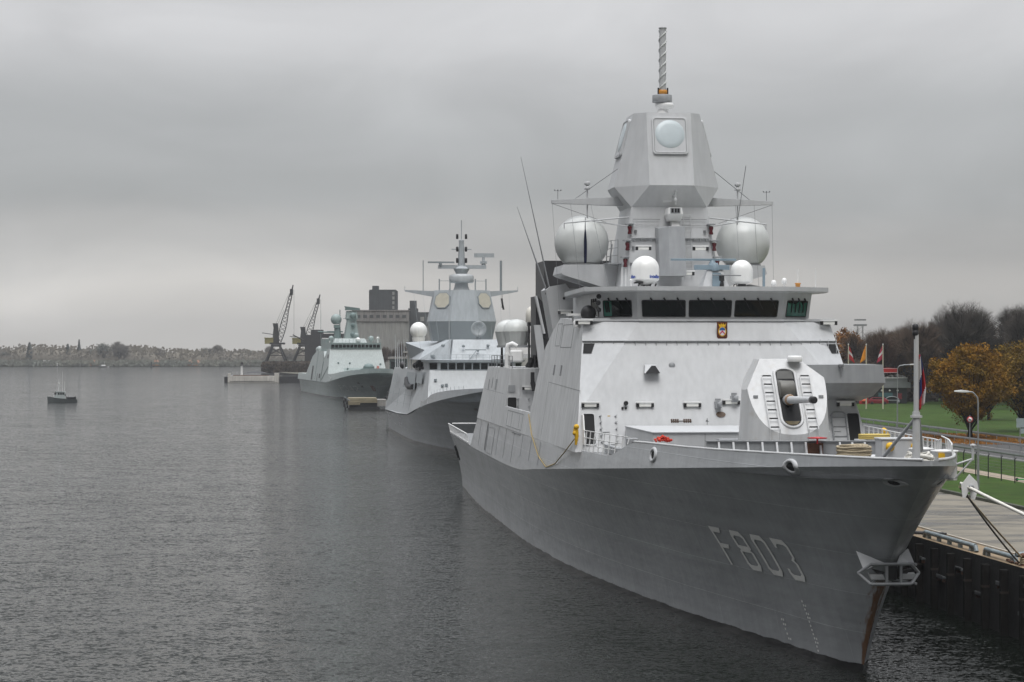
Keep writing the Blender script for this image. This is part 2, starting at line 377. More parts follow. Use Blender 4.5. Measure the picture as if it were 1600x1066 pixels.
# anchor housing on the stem
zc, yc = 5.08, 5.55
mb = MB()
hexa = [(-1.52, yc+.35, zc), (-1.05, yc, zc+.42), (.78, yc, zc+.42), (1.22, yc+.35, zc), (.78, yc, zc-.46), (-1.05, yc, zc-.46)]
tube_frame(mb, hexa, .075, 8)
for x in (-.32, .32): mb.bx(x-.05, x+.05, yc-.04, yc+.1, zc-.44, zc+.42)
for sg in (-1, 1):
    mb.tube((sg*1.0, yc, zc+.4), (sg*.55, yc+1.6, zc+.4), .06); mb.tube((sg*1.0, yc, zc-.44), (sg*.3, yc+1.9, zc-.44), .06)
AF = mb.build('anchor_frame', M_grey2, SHIP)
mb = MB()
for sg in (-1, 1):
    if sg < 0: mb.ext([(-1.42,yc+1.05,zc+.92),(-1.25,yc+.35,zc+.1),(-.9,yc+.12,zc+.34),(-.25,yc+.35,zc+.42),(-.8,yc+.8,zc+.62)], (0,.1,0))
    else: mb.ext([(.95,yc+1.05,zc+1.0),(1.1,yc+.45,zc+.3),(.2,yc+.3,zc+.38),(.5,yc+.8,zc+.7)], (0,.1,0))
    mb.ext([(sg*1.05, yc+.25, zc-.05), (sg*.45, yc+.15, zc-.05), (sg*.35, yc+.2, zc-.28), (sg*.95, yc+.25, zc-.28)], (0, .3, .05))
mb.build('anchor_pocket_plate', M_ship, AF, bevel=.02)
mb = MB()
mb.ext([(-.2, yc+.18, zc-.3), (.16, yc+.18, zc-.3), (.2, yc+.18, zc+.34), (-.24, yc+.18, zc+.34)], (0, .35, 0))
for sg in (-1, 1): mb.ext([(sg*.35, yc+.25, zc+.05), (sg*.9, yc+.3, zc+.2), (sg*.5, yc+.25, zc-.2)], (0, .25, 0))
mb.build('anchor', M_black, AF, bevel=.03)

# fore deck: breakwater with stiffeners, hatch, casing round the missile cells
mb = MB()
mb.ext([(-5.7, 19.3, 8.95), (3.35, 18.3, 8.95), (3.35, 18.3, 10.35), (-5.7, 19.3, 10.35)], (0, .06, 0))
mb.ext([(-5.72, 19.2, 10.35), (3.37, 18.2, 10.35), (3.37, 18.44, 10.35), (-5.72, 19.44, 10.35)], (0, 0, .05))
BW = mb.build('breakwater', M_grey2, SHIP)
for i in range(12):
    mb = MB()
    x = -5.1 + i * .72 if i < 8 else -5.1 + 8.35 * .72 + (i - 8) * .62
    y = 18.3 + (3.35 - x) * .1105
    mb.add([(x-.05, y-.02, 10.33), (x+.05, y-.02, 10.33), (x+.05, y-.1, 10.33), (x-.05, y-.1, 10.33), (x-.05, y-.02, 8.95), (x+.05, y-.02, 8.95), (x+.05, y-.75, 8.95), (x-.05, y-.75, 8.95)],
           [(0,1,2,3),(4,5,6,7),(0,1,5,4),(1,2,6,5),(2,3,7,6),(3,0,4,7)])
    mb.build('stiffener', M_ship, BW)
mb = MB(); mb.bx(-.72, .08, 18.5, 18.62, 9.15, 10.28); mb.build('locker_opening', M_rust, BW)
mb = MB(); mb.lathe([(.02,.0),(.48,.0),(.5,.05),(.02,.09)], (-.3, 18.2, 10.52), 20); mb.tube((-.3,18.2,10.25), (-.3,18.2,10.52), .05); mb.build('valve_wheel', M_red, SHIP)
mb = MB(); mb.bx(-6.0, 4.2, 33.5, 43.4, 8.7, 10.22); mb.bx(-6.05, 4.25, 33.4, 43.3, 10.22, 10.30)
mb.build('missile_cell_casing', M_ship, SHIP, bevel=.03)
mb = MB()
for x in (-3.0, -.9, 1.2): mb.bx(x, x+.025, 33.49, 33.5, 8.9, 10.2)
mb.build('casing_seam', M_wire, SHIP)
mb = MB(); mb.bx(-2.6, -1.1, 31.4, 32.2, 9.35, 9.95); mb.build('deck_locker', M_grey2, SHIP, bevel=.03)

# deck machinery at the bow
mb = MB(); mb.bx(1.15, 3.0, 11.6, 12.8, 9.1, 10.72); mb.bx(1.1, 3.05, 11.55, 12.85, 10.72, 10.8)
LK = mb.build('deck_box', M_ship, SHIP, bevel=.03)
for (x, y, z) in ((1.5, 11.5, 10.4), (2.7, 11.5, 10.4)):
    mb = MB(); mb.lathe([(.01,0),(.2,0),(.22,.06),(.12,.16),(.01,.18)], (x, y, z), 14, axis='y'); mb.build('yellow_lamp', M_yellow, LK)
for (x, y, w) in ((1.9, 7.8, .5), (2.3, 5.6, .55)):
    mb = MB(); mb.lathe([(w, 0), (w, 1.2), (w+.06, 1.25), (w+.06, 1.31), (.05, 1.35)], (x, y, 9.2), 20); o = mb.build('bollard', M_white, SHIP)
    mb = MB(); mb.bx(x-.42, x-.16, y-w-.03, y-w+.12, 10.0, 10.4); mb.build('warning_plate', M_yellow, o)
mb = MB(); mb.bx(-2.0,-.2,7.4,9.0,9.0,9.93); mb.bx(-2.05,-.15,7.35,9.05,9.93,9.98); mb.build('deck_hatch', M_grey2, SHIP, bevel=.02)
mb = MB()      # winch drum
mb.lathe([(.42,-.5),(.42,-.44),(.2,-.4),(.2,.4),(.42,.44),(.42,.5)], (1.9, 16.4, 9.6), 20, axis='x')
mb.bx(1.2, 2.6, 16.1, 16.8, 9.0, 9.35); mb.build('mooring_winch', M_ship, SHIP)
mb = MB()      # open guard rail on the port side, aft of the bulwark
def rail_line(mb, pts, h, posts=True, r=.03, rails=(1., .66, .33), lean=(0,0)):
    for k, p in enumerate(pts):
        if posts: mb.tube(p, (p[0]+lean[0], p[1]+lean[1], p[2]+h), r, n=6)
        if k:
            q = pts[k-1]
            for f in rails: mb.tube((q[0]+lean[0]*f, q[1]+lean[1]*f, q[2]+h*f), (p[0]+lean[0]*f, p[1]+lean[1]*f, p[2]+h*f), r * .8, n=5, cap=False)
rail_line(mb, [(H.hb(y, 9.1)-.1, y, zt_p(y)) for y in [12.6 + 1.55*i for i in range(20)]], 1.5, r=.045)
mb.build('guard_rail', M_white, SHIP)
for sg, zt in ((-1, zt_s), (1, zt_p)):      # rounded cap along the bulwark
    mb = MB(); mb.path([(sg*max(0,H.hb(y,zt(y))-.05), y, zt(y)+.03) for y in ([.12,.3,.6,1.,1.6,2.4,3.4,4.6,6,7.5,9] + ([10.4,11.2] if sg > 0 else [12,15,18,22,26,29,31.5]))], .07, 7); mb.build('cap_rail', M_gunw, SHIP)
mb = MB()
for i in range(9): y = 3.0+i*.95; x = H.hb(y,10.3)-.12; mb.tube((x,y,10.3),(x-.05,y,10.85),.03,n=5)
mb.path([(H.hb(y,10.3)-.17,y,10.85) for y in [3.0+i*.95 for i in range(11)]],.035,6); mb.build('guard_rail', M_white, SHIP)
mb = MB()      # starboard rail over the lowered bulwark
pts = [(-(H.hb(y, 8.8)-.06), y, zt_s(y)) for y in (32.4, 33.6, 35.0, 36.4, 37.6, 38.8, 40, 41.2, 42.3, 43.1)]
top = 10.05
for k, p in enumerate(pts):
    mb.tube(p, (p[0]+.12, p[1], top), .035, n=6)
    if k:
        q = pts[k-1]
        for zz in (top, 9.62, 9.2):
            if zz > max(p[2], q[2]): mb.tube((q[0]+.06, q[1], zz), (p[0]+.06, p[1], zz), .028, n=5, cap=False)
mb.build('guard_rail', M_white, SHIP)
for i in range(5): mb = MB(); mb.bx(-7.6+i*.02, -7.2, 36.6+i*1.15, 37.3+i*1.15, 8.75, 9.25); mb.build('deck_box', M_grey2, SHIP, bevel=.04)
mb = MB(); mb.bx(-7.3, -6.7, 34.2, 35.0, 8.75, 9.9); mb.build('deck_locker', M_grey2, SHIP, bevel=.04)

# jackstaff
JX, JY = -.3, 1.15
mb = MB(); mb.tube((JX,JY,10.12), (JX,JY,12.35), .17, .16, 16); mb.tube((JX,JY,12.3), (JX,JY,15.6), .115, .1, 14); mb.bx(JX-.2, JX+.2, JY-.2, JY+.2, 12.1, 12.2)
JS = mb.build('jackstaff', M_gunw, SHIP)
mb = MB(); mb.tube((JX-.1,JY,12.0), (-1.7,3.2,9.7), .075, n=8); mb.tube((JX+.12,JY,12.0), (.55,2.9,9.7), .075, n=8); mb.build('brace', M_grey2, JS)
mb = MB(); mb.lathe([(.1,0),(.13,.04),(.13,.2),(.1,.22),(.13,.26),(.13,.44),(.05,.5)], (JX-.04,JY,15.55), 14); mb.tube((JX-.04,JY,15.4),(JX-.04,JY,15.6),.08); mb.build('mast_lamp', M_black, JS)
mb = MB(); mb.tube((JX+.1,JY,15.5),(JX+.12,JY,12.3),.012,n=4); mb.build('halyard', M_rope, JS)
mb = MB()      # line handling arm on the port bow
x0 = H.hb(5.2, 10) ; mb.tube((x0,5.2,9.9),(x0+.7,5.0,10.15),.05); mb.tube((x0+.7,5.0,10.1),(x0+.7,5.0,10.75),.06); mb.tube((x0-.02,5.2,9.3),(x0+.65,5.0,10.1),.04); mb.lathe([(.12,0),(.12,.08),(.02,.1)],(x0+.7,5.0,10.72),10)
mb.build('fairlead_arm', M_ship, SHIP)

# ---------------------------------------------------------------- gun
gx, gy = -.38, 25.2
GY0, GZ0 = gy - 2.42, 10.62
GUN = None
def gun_shield():
    b = bmesh.new(); n = 56; rings = []
    for (rx, z) in ((2.36, 9.05), (2.36, 9.5), (2.14, 13.2), (2.02, 14.45)):
        ring = []
        for i in range(n):
            a = 2 * math.pi * i / n; c, q = math.cos(a), math.sin(a)
            p = 2.6
            k = (abs(c)**p + abs(q)**p) ** (-1/p)
            ring.append(b.verts.new((gx + rx*k*c, gy + rx*k*q*1.08, z)))
        rings.append(ring)
    for k in range(3):
        for i in range(n): b.faces.new((rings[k][i], rings[k][(i+1)%n], rings[k+1][(i+1)%n], rings[k+1][i]))
    b.faces.new(rings[0][::-1]); b.faces.new(rings[-1])
    def cut(co, no):
        g = b.verts[:] + b.edges[:] + b.faces[:]
        r = bmesh.ops.bisect_plane(b, geom=g, plane_co=co, plane_no=no, clear_outer=True)
        es = [e for e in r['geom_cut'] if isinstance(e, bmesh.types.BMEdge)]
        bmesh.ops.contextual_create(b, geom=es)
    cut((gx, GY0, GZ0), (0, -.80, .60))              # long sloped front plate
    cut((gx-1.2, gy, 14.45), (-.86, 0, .51)); cut((gx+.9, gy, 14.45), (.63, 0, .78))   # shoulders
    bmesh.ops.recalc_face_normals(b, faces=b.faces)
    me = bpy.data.meshes.new('gun_shield'); b.to_mesh(me); b.free()
    for p in me.polygons: p.use_smooth = True
    me.materials.append(M_gunw)
    o = bpy.data.objects.new('gun_shield', me); COL.objects.link(o)
    w = o.modifiers.new('bevel', 'BEVEL'); w.width = .34; w.segments = 6; w.limit_method = 'ANGLE'; w.angle_limit = R(24)
    w2 = o.modifiers.new('wn', 'WEIGHTED_NORMAL'); w2.keep_sharp = True
    o.parent = SHIP
    return o
GUN = gun_shield(); GUN.name = 'deck_gun'
def gp(x, t, off=0.):        # point on the sloped front plate, t metres up the slope
    return (gx + x, GY0 + .60*t - .80*off, GZ0 + .80*t + .60*off)
mb = MB()      # slot frame and dark slot
def slot(x0, x1, t0, t1, off, n=10):
    w = (x1 - x0) / 2; c = (x0 + x1) / 2
    pts = [(c + w*math.cos(a), t0 + w + w*math.sin(a)) for a in [math.pi + math.pi*i/n for i in range(n+1)]]
    pts += [(c + w*1.0*math.cos(a), t1 - w*.6 + w*.6*math.sin(a)) for a in [math.pi*i/n for i in range(n+1)]]
    return [gp(x, t, off) for x, t in pts]
o1, o2, i1, i2 = slot(-.66,.66,.24,4.25,.0), slot(-.60,.60,.28,4.2,.09), slot(-.5,.5,.4,4.08,.09), slot(-.48,.48,.44,4.05,-.02)
mb.loft([o1, o2, i1, i2], cap=False)
mb.build('slot_frame', M_gunw, GUN, bevel=.02)
mb = MB(); mb.poly(slot(-.49,.49,.43,4.06,.03)); mb.build('slot', M_dark, GUN)
mb = MB(); mb.poly([gp(x,t,.05) for x,t in ((-.46,3.45),(.46,3.45),(.4,3.98),(-.4,3.98))]); mb.poly([gp(x,t,.05) for x,t in ((-.47,2.5),(.2,2.5),(.3,3.3),(-.47,3.4))]); mb.build('cradle_plate', mat('dark_cradle',(.05,.05,.045),.5,var=.3), GUN)
mb = MB(); mb.poly([gp(x,t,.05) for x,t in ((-.4,.72),(.4,.72),(.22,.5),(-.22,.5))]); mb.build('slot_grease', mat('grease', (.10,.07,.015), .5, var=.3, scale=5), GUN)
mb = MB()
y0, z0 = gy - 1.15, 12.32
mb.tube((gx-.05, y0, z0), (gx-.05, y0-.5, z0), .3, .27, 18); mb.tube((gx-.05, y0-.5, z0), (gx-.05, y0-5.4, z0+.12), .205, .15, 18)
BAR = mb.build('gun_barrel', M_ship, GUN)
mb = MB(); mb.lathe([(.02,-.43),(.5,-.43),(.5,.36),(.02,.36)], (gx-.03, y0+.28, z0+.5), 20, axis='x'); mb.build('gun_mantlet', mat('mantlet_grey',(.13,.125,.11),.5,var=.2,scale=3), GUN, bevel=.04)
mb = MB(); mb.lathe([(.15,0),(.185,.02),(.185,.45),(.17,.47),(.02,.47)], (gx-.05, y0-5.25, z0+.117), 18, axis='y'); mb.build('muzzle_cover', M_black, BAR)
mb = MB(); mb.tube((gx-.05, y0-.48, z0+.01), (gx-.05, y0-.6, z0+.01), .29, .24, 18); mb.build('barrel_collar', mat('brass_stain', (.3,.2,.13), .5), BAR)
for sg in (-1, 1):
    mb = MB(); xc = sg * 1.02
    for dx in (-.26, .26):
        mb.tube(gp(xc+dx, 3.6, .16), gp(xc+dx, .1, .16), .028, n=6); mb.tube(gp(xc+dx, .1, .16), (gx+xc+dx, gy-2.66, 9.15), .028, n=6)
    for i in range(7): mb.tube(gp(xc-.26, .25+i*.55, .16), gp(xc+.26, .25+i*.55, .16), .03, n=6)
    for i in range(2): mb.tube((gx+xc-.26, gy-2.56, 9.45+i*.45), (gx+xc+.26, gy-2.56, 9.45+i*.45), .03, n=6)
    mb.build('gun_ladder', M_gunw, GUN)
    mb = MB()
    for i in range(7): mb.bx(gx+xc-.22, gx+xc+.22, gp(0,.25+i*.55,.19)[1]-.02, gp(0,.25+i*.55,.19)[1]+.02, gp(0,.25+i*.55,.19)[2]-.02, gp(0,.25+i*.55,.19)[2]+.035)
    mb.build('rung_tread', M_black, GUN)
mb = MB(); mb.lathe([(.38,0),(.4,.05),(.4,.26),(.34,.32),(.02,.33)], (gx+.62, gy+.1, 14.3), 22); mb.build('vent_cap', M_white, GUN)
mb = MB(); mb.lathe([(2.62,0),(2.66,.03),(2.66,.14),(2.5,.2)], (gx,gy,8.98), 48); mb.build('gun_ring', M_ship, GUN)
for sg in (-1, 1):
    mb = MB(); a = gp(sg*1.75, 2.3, .04); mb.bx(a[0]-.12,a[0]+.12,a[1]-.05,a[1]+.05,a[2]-.07,a[2]+.07); mb.build('lifting_eye', M_grey2, GUN)
# ---------------------------------------------------------------- superstructure of the near frigate
A_, B_, C_ = (8.80, fy(11.), 11.), (4.6, fy(16.75), 16.75), (7.94, 48.2, 16.75)
def mirror(p, s): return (s * p[0], p[1], p[2])
mb = MB()
mb.poly([(-9.15,43,8.7), (9.15,43,8.7), A_, B_, mirror(B_,-1), mirror(A_,-1)])
for s in (-1, 1):
    mb.poly([mirror(A_,s), mirror(C_,s), mirror(B_,s)])
    edge = [(43,8.7), (A_[1],11.), (48.2,16.75), (59.8,17.1), (63.4,16.1), (66.2,15.), (68.2,12.9), (69.3,10.35), (69.6,8.7)]
    mb.poly([(s*sx(z) if z != 16.75 else s*C_[0], y, z) for y, z in edge])
rows = [(48.2,16.75),(59.8,17.1),(63.4,16.1),(66.2,15.),(68.2,12.9),(69.3,10.35),(69.6,8.7)]
mb.loft([[(-sx(z) if z != 16.75 else -C_[0], y, z), (sx(z) if z != 16.75 else C_[0], y, z)] for y, z in rows], cap=False, closed=False)
mb.poly([mirror(B_,-1), B_, C_, mirror(C_,-1)])
SUP = mb.build('superstructure', M_side, SHIP)
# the front plates carry less weathering than the sides: separate skin a few mm proud
mb = MB(); e = .006
def fwd(p): return (p[0], p[1]-e, p[2]+e*.4)
mb.poly([fwd(p) for p in ((-9.13,43,8.71), (9.13,43,8.71), A_, B_, mirror(B_,-1), mirror(A_,-1))])
for s in (-1, 1): mb.poly([fwd(mirror(p,s)) for p in (A_, C_, B_)])
FRONT = mb.build('front_plating', M_front, SUP)
for s in (-1, 1):      # sill plating beside the midships gap, aft block
    mb = MB()
    ed = [(69.5,8.7),(69.3,10.35),(87.2,10.35),(87.2,8.7)]
    mb.ext([(s*sx(z), y, z) for y, z in ed], (-s*.15, 0, 0)); mb.build('sill_plating', M_side, SUP)
mb = MB()
aft = [(87.2,8.7),(87.2,13.4),(107.,13.4),(110.1,9.2),(110.5,8.7)]
mb.loft([[(-sx(z), y, z) for y, z in aft], [(sx(z), y, z) for y, z in aft]])
AFT = mb.build('aft_deckhouse', M_side, SHIP)

# shelf under the bridge with hanging brackets
def facet(z):           # the two break points of the front at height z
    t = (z-11)/5.75
    return (vlerp(A_[0],B_[0],t), vlerp(A_[1],B_[1],t)), (vlerp(A_[0],C_[0],t), vlerp(A_[1],C_[1],t))
(ix, iy), (ox, oy) = facet(15.48)
mb = MB()
front = [(-ox,oy), (-ix,iy), (ix,iy), (ox,oy)]
def slab(mb, pl, z0, z1, out, m=0):
    mb.loft([[(x, y, z) for x, y in pl] + [(x, y - out, z) for x, y in reversed(pl)] for z in (z0, z1)], m=m)
slab(mb, front, 15.46, 15.50, .16)
mb.build('shelf', M_grey2, SUP)
mb = MB()
for i in range(24):
    x = -7.6 + i * .66
    if abs(x) < ix: y = iy
    else: y = iy + (abs(x)-ix)/(ox-ix)*(oy-iy)
    mb.bx(x-.025, x+.025, y-.15, y-.02, 15.2, 15.46)
mb.build('shelf_bracket', M_grey2, SUP)
(ix, iy), (ox, oy) = facet(16.73)
mb = MB(); slab(mb, [(-ox,oy+.1), (-ix,iy), (ix,iy), (ox,oy+.1)], 16.74, 16.84, .12)
for s in (-1, 1): mb.bx(min(s*6.3,s*8.15), max(s*6.3,s*8.15), 47.6, 49.5, 16.72, 16.9)
mb.build('bridge_sill', M_ship, SUP, bevel=.015)

# wheelhouse
def wring(z, k):
    t = (z - 16.84) / 1.7
    return [(-6.85-.15*t, 56-.35*t, z), (-6.75-.15*t, 48.9-.35*t, z), (-4.6-.15*t, 47.15-.35*t, z), (4.6+.15*t, 47.15-.35*t, z), (6.75+.15*t, 48.9-.35*t, z), (6.85+.15*t, 56-.35*t, z)]
mb = MB(); mb.loft([wring(16.84,0), wring(18.55,1)])
WH = mb.build('wheelhouse', M_ship, SHIP)
def on_wh(seg, u, z, off):
    a, b = wring(z,0)[seg], wring(z,0)[seg+1]
    dx, dy = b[0]-a[0], b[1]-a[1]; l = math.hypot(dx, dy)
    return (a[0]+dx*u + off*dy/l, a[1]+dy*u - off*dx/l, z)
def rounded(u0, u1, z0, z1, ru, rz, n=4):
    pts = []
    for (cu, cz, a0) in ((u1-ru, z1-rz, 0), (u0+ru, z1-rz, 90), (u0+ru, z0+rz, 180), (u1-ru, z0+rz, 270)):
        pts += [(cu + ru*math.cos(R(a0+90*i/n)), cz + rz*math.sin(R(a0+90*i/n))) for i in range(n+1)]
    return pts
wins = [(1,.10,.86),(2,.03,.33),(2,.35,.645),(2,.665,.965),(3,.12,.88),(0,.55,.95),(4,.05,.45)]
for seg, u0, u1 in wins:
    l = math.dist(wring(17.5,0)[seg], wring(17.5,0)[seg+1])
    outl = rounded(u0, u1, 17.0, 18.06, .1/l, .1); inl = rounded(u0+.05/l, u1-.05/l, 17.05, 18.01, .08/l, .08)
    mb = MB(); mb.loft([[on_wh(seg,u,z,.0) for u,z in outl], [on_wh(seg,u,z,.04) for u,z in outl], [on_wh(seg,u,z,.04) for u,z in inl], [on_wh(seg,u,z,.008) for u,z in inl]], cap=False)
    W = mb.build('bridge_window', M_black, WH)
    mb = MB(); mb.poly([on_wh(seg,u,z,.012) for u,z in inl]); mb.build('pane', M_glass, W)
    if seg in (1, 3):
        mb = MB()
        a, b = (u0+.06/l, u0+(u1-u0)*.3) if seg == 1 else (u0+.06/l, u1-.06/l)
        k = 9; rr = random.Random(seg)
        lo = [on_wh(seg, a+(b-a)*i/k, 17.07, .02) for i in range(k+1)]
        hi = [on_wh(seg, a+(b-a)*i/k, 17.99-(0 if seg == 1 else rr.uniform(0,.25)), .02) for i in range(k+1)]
        mb.loft([lo, hi], cap=False, closed=False); mb.build('sky_tint', M_green, W)  # opaque green painted in for sky showing through tinted glass
        mb = MB()
        for q in range(3 if seg == 1 else 4):
            uu = a+(b-a)*(.2+.2*q); p = [on_wh(seg,uu,17.95,.03), on_wh(seg,uu+.015,17.6,.03), on_wh(seg,uu+.02,17.3,.03)]; mb.path(p, .05, 5)
        mb.build('sky_tint_strip', M_glass, W)  # dark strips across the painted green sky tint
    n = 3
    mb = MB()
    for q in range(n):
        uu = u0 + (u1-u0)*(.2+.3*q)
        mb.tube(on_wh(seg,uu,18.2,.05), on_wh(seg,uu+.12/l,18.0,.09), .055, n=6); mb.tube(on_wh(seg,uu+.12/l,18.0,.07), on_wh(seg,uu+.4/l,17.5,.05), .014, n=4)
    mb.build('wiper', M_black, W)
mb = MB()      # roof slab with a pointed overhang each side
roof = [(-7.9,48.2),(-4.85,46.0),(4.85,46.0),(7.9,48.2),(7.4,61.5),(-7.4,61.5)]
mb.loft([[(x,y,18.55) for x,y in [(p[0]*.985,p[1]+.25) for p in roof]], [(x,y,18.62) for x,y in roof], [(x,y,18.9) for x,y in roof]])
mb.build('bridge_roof', M_ship, WH, bevel=.02)
mb = MB(); mb.bx(-6.6,6.6,56,63,16.8,18.55); mb.build('bridge_aft_house', M_ship, WH)

# plaque with the ship's crest
def plaque(parent, c, w, h):
    mb = MB(); x0,y0,z0 = c
    mb.ext([(x0-w/2,y0,z0+h/2),(x0+w/2,y0,z0+h/2),(x0+w/2,y0,z0-h*.38),(x0+w*.38,y0,z0-h/2),(x0-w*.38,y0,z0-h/2),(x0-w/2,y0,z0-h*.38)], (0,-.07,0))
    o = mb.build('crest_board', mat('varnished_wood', (.10,.025,.012), .35, var=.25, scale=5), parent, bevel=.02)
    y = y0-.085
    def flat(n, pts, m, d=0.): q = MB(); q.ext([(x0+a*w,y-d,z0+b*h) for a,b in pts], (0,-.015,0)); q.build(n, m, o)
    flat('crest_crown', [(-.30,.22),(.30,.22),(.36,.42),(.2,.32),(.1,.44),(0,.33),(-.1,.44),(-.2,.32),(-.36,.42)], M_yellow)
    n = 20
    flat('crest_rim', [(.38*math.cos(2*math.pi*i/n), -.06+.31*math.sin(2*math.pi*i/n)) for i in range(n)], M_yellow)
    flat('crest_field', [(.30*math.cos(2*math.pi*i/n), -.06+.25*math.sin(2*math.pi*i/n)) for i in range(n)], M_white, .016)
    flat('crest_sky', [(.29*math.cos(math.pi*i/10), -.0+.18*math.sin(math.pi*i/10)) for i in range(11)], mat('crest_blue', (.03,.11,.3), .4), .032)
    flat('crest_chevron', [(-.24,-.16),(0,.0),(.24,-.16),(.24,-.25),(0,-.1),(-.24,-.25)], mat('crest_red', (.55,.03,.12), .4), .032)
plaque(SUP, (.58, 46.25, 16.15), .66, 1.05)

# flood lights: one built, the rest copied
def floodlight(parent):
    mb = MB(); mb.bx(-.56,.56,-.26,0,.05,.14); mb.bx(-.5,.5,-.2,-.02,-.1,.05); o = mb.build('floodlight', M_white, parent, bevel=.01)
    for q in (-.54,.38): mb = MB(); mb.bx(q,q+.16,-.24,-.03,-.2,.04); mb.build('lamp_bracket', M_black, o)
    mb = MB(); mb.bx(-.37,.37,-.235,-.06,-.16,-.03); mb.build('lamp_lens', M_lens, o)
    return o
FL = floodlight(SHIP); FL.location = (-8.05, fy(11.6)-.02, 11.6)
for x, z in ((-4.65,11.6),(-1.7,11.6),(.75,11.75),(7.95,11.62)): place(FL, SHIP, (x, fy(z)-.02, z))
for x, y, z in ((-2.05,60.55,22.0),(1.95,60.55,22.0),(.85,59.9,20.25),(-6.7,66.35,17.65),(-7.0,87.1,11.85),(-8.0,47.5,16.7),(7.7,47.5,16.7)): place(FL, SHIP, (x,y,z))

# doors in the sloped front
def frontal(name, x0, x1, z0, z1, m, off=.02, th=.05, r=.12, parent=SUP, plane=None, bevel=0):
    Pf = plane or (lambda x, z, o: (x, fy(z) - o*.91, z + o*.41))
    pts = rounded(x0, x1, z0, z1, r, r)
    mb = MB(); mb.loft([[Pf(x,z,off) for x,z in pts], [Pf(x,z,off+th) for x,z in pts]]); return mb.build(name, m, parent, bevel=bevel)
def doorway(x0, x1, z0, z1, plane=None, parent=SUP):
    Pf = plane or (lambda x, z, o: (x, fy(z) - o*.91, z + o*.41))
    o = frontal('doorway', x0, x1, z0, z1, M_dark, .012, .01, .12, parent, plane)
    a, b = rounded(x0-.06,x1+.06,z0-.06,z1+.06,.15,.15), rounded(x0,x1,z0,z1,.12,.12)
    mb = MB(); mb.loft([[Pf(x,z,0) for x,z in a],[Pf(x,z,.09) for x,z in a],[Pf(x,z,.09) for x,z in b],[Pf(x,z,0) for x,z in b]], cap=False); mb.build('door_frame', M_ship, o)
    return o
def closed_door(x0, x1, z0, z1, plane=None, parent=SUP, cats=5, m=None):
    Pf = plane or (lambda x, z, o: (x, fy(z) - o*.91, z + o*.41))
    o = frontal('door', x0, x1, z0, z1, m or M_ship, .02, .05, .14, parent, plane, bevel=.012)
    mb = MB()
    for i in range(cats):
        z = z0 + .15 + (z1-z0-.3)*i/(cats-1)
        for x in (x0-.03, x1+.03):
            mb.tube(Pf(x,z,.02), Pf(x,z,.14), .045, n=6); mb.tube(Pf(x-.09,z-.05,.12), Pf(x+.09,z+.05,.12), .022, n=5)
    mb.tube(Pf(x0,z0+.2,.09), Pf(x0,z1-.2,.09), .018, n=5)
    mb.tube(Pf(x0+.05,(z0+z1)/2-.2,.1), Pf(x0+.55*(x1-x0),(z0+z1)/2-.2,.1), .02, n=5)
    mb.build('door_clip', M_grey2, o); return o
doorway(-8.55,-7.85,9.15,10.98)
mb = MB(); mb.ext([(-8.64, fy(z)-.05+dy, z) for z, dy in ((9.15,0),(10.98,0),(10.98,-.75),(9.15,-.75))], (.07,0,0)); mb.build('open_door', M_white, SUP, bevel=.015)
d = closed_door(-7.45,-6.55,9.15,11.0)
mb = MB(); mb.ext([(-7.02,fy(10.9)-.09,10.75),(-6.85,fy(10.9)-.09,10.75),(-6.85,fy(10.9)-.09,10.9),(-7.02,fy(10.9)-.09,10.9)],(0,-.01,0)); mb.build('yellow_notice', M_yellow, d)
doorway(7.98,8.72,9.1,10.98)
d2 = closed_door(7.0,7.85,9.1,11.0)
mb = MB(); Pq = lambda x,z,o: (x, fy(z)-o*.91, z+o*.41)
tube_frame(mb, [Pq(x,z,.12) for x,z in rounded(6.98,7.87,9.1,11.02,.2,.2)], .045, 6)
for z in (9.55, 10.15, 10.7): mb.tube(Pq(6.98,z,.12), Pq(7.87,z,.12), .03, n=5)
mb.build('door_stiffener', M_grey2, d2)
# small fittings on the front
mb = MB(); x, z = -4.1, 13.75; y = fy(z)
mb.add([(x-.4,y-.02+.1,z+.27),(x+.4,y+.1,z+.27),(x-.48,y-.22,z-.28),(x+.48,y-.22,z-.28),(x-.4,y-.3,z+.2),(x+.25,y-.3,z+.2),(x-.5,y-.75,z-.28),(x+.5,y-.75,z-.28)], [(0,1,5,4),(4,5,7,6),(0,4,6,2),(1,3,7,5),(2,6,7,3)])
VS = mb.build('vent_scoop', M_ship, SUP)
mb = MB(); mb.add([(x+.0,y-.32,z+.2),(x+.24,y-.32,z+.2),(x+.47,y-.765,z-.265),(x-.46,y-.765,z-.265)],[(0,1,2,3)]); mb.build('scoop_mouth', M_dark, VS)
mb = MB(); mb.lathe([(.01,.06),(.18,.06),(.21,.0)], (-2.75,fy(13.95)-.0,13.95), 20, axis='y'); mb.build('round_vent', M_grey2, SUP)
mb = MB(); mb.lathe([(.02,.3),(.13,.34),(.15,.3),(.09,.0)], (-5.85,fy(11.65),11.65), 16, axis='y')
for dx in (-.2,-.0): mb.lathe([(.01,.16),(.07,.16),(.07,0)], (-5.85+dx,fy(11.4),11.36), 10, axis='y')
mb.build('horn', M_black, SUP)
for x, z in ((.95,11.95),(-.1,11.6)):
    mb = MB(); y = fy(z); mb.bx(x-.2,x+.2,y-.5,y+.05,z-.25,z+.12); mb.lathe([(.1,.0),(.12,.1),(.12,.55),(.02,.56)],(x,y-.3,z),14,axis='y'); mb.bx(x-.15,x+.15,y-.3,y,z+.2,z+.32)
    mb.build('camera_housing', M_grey2, SUP)
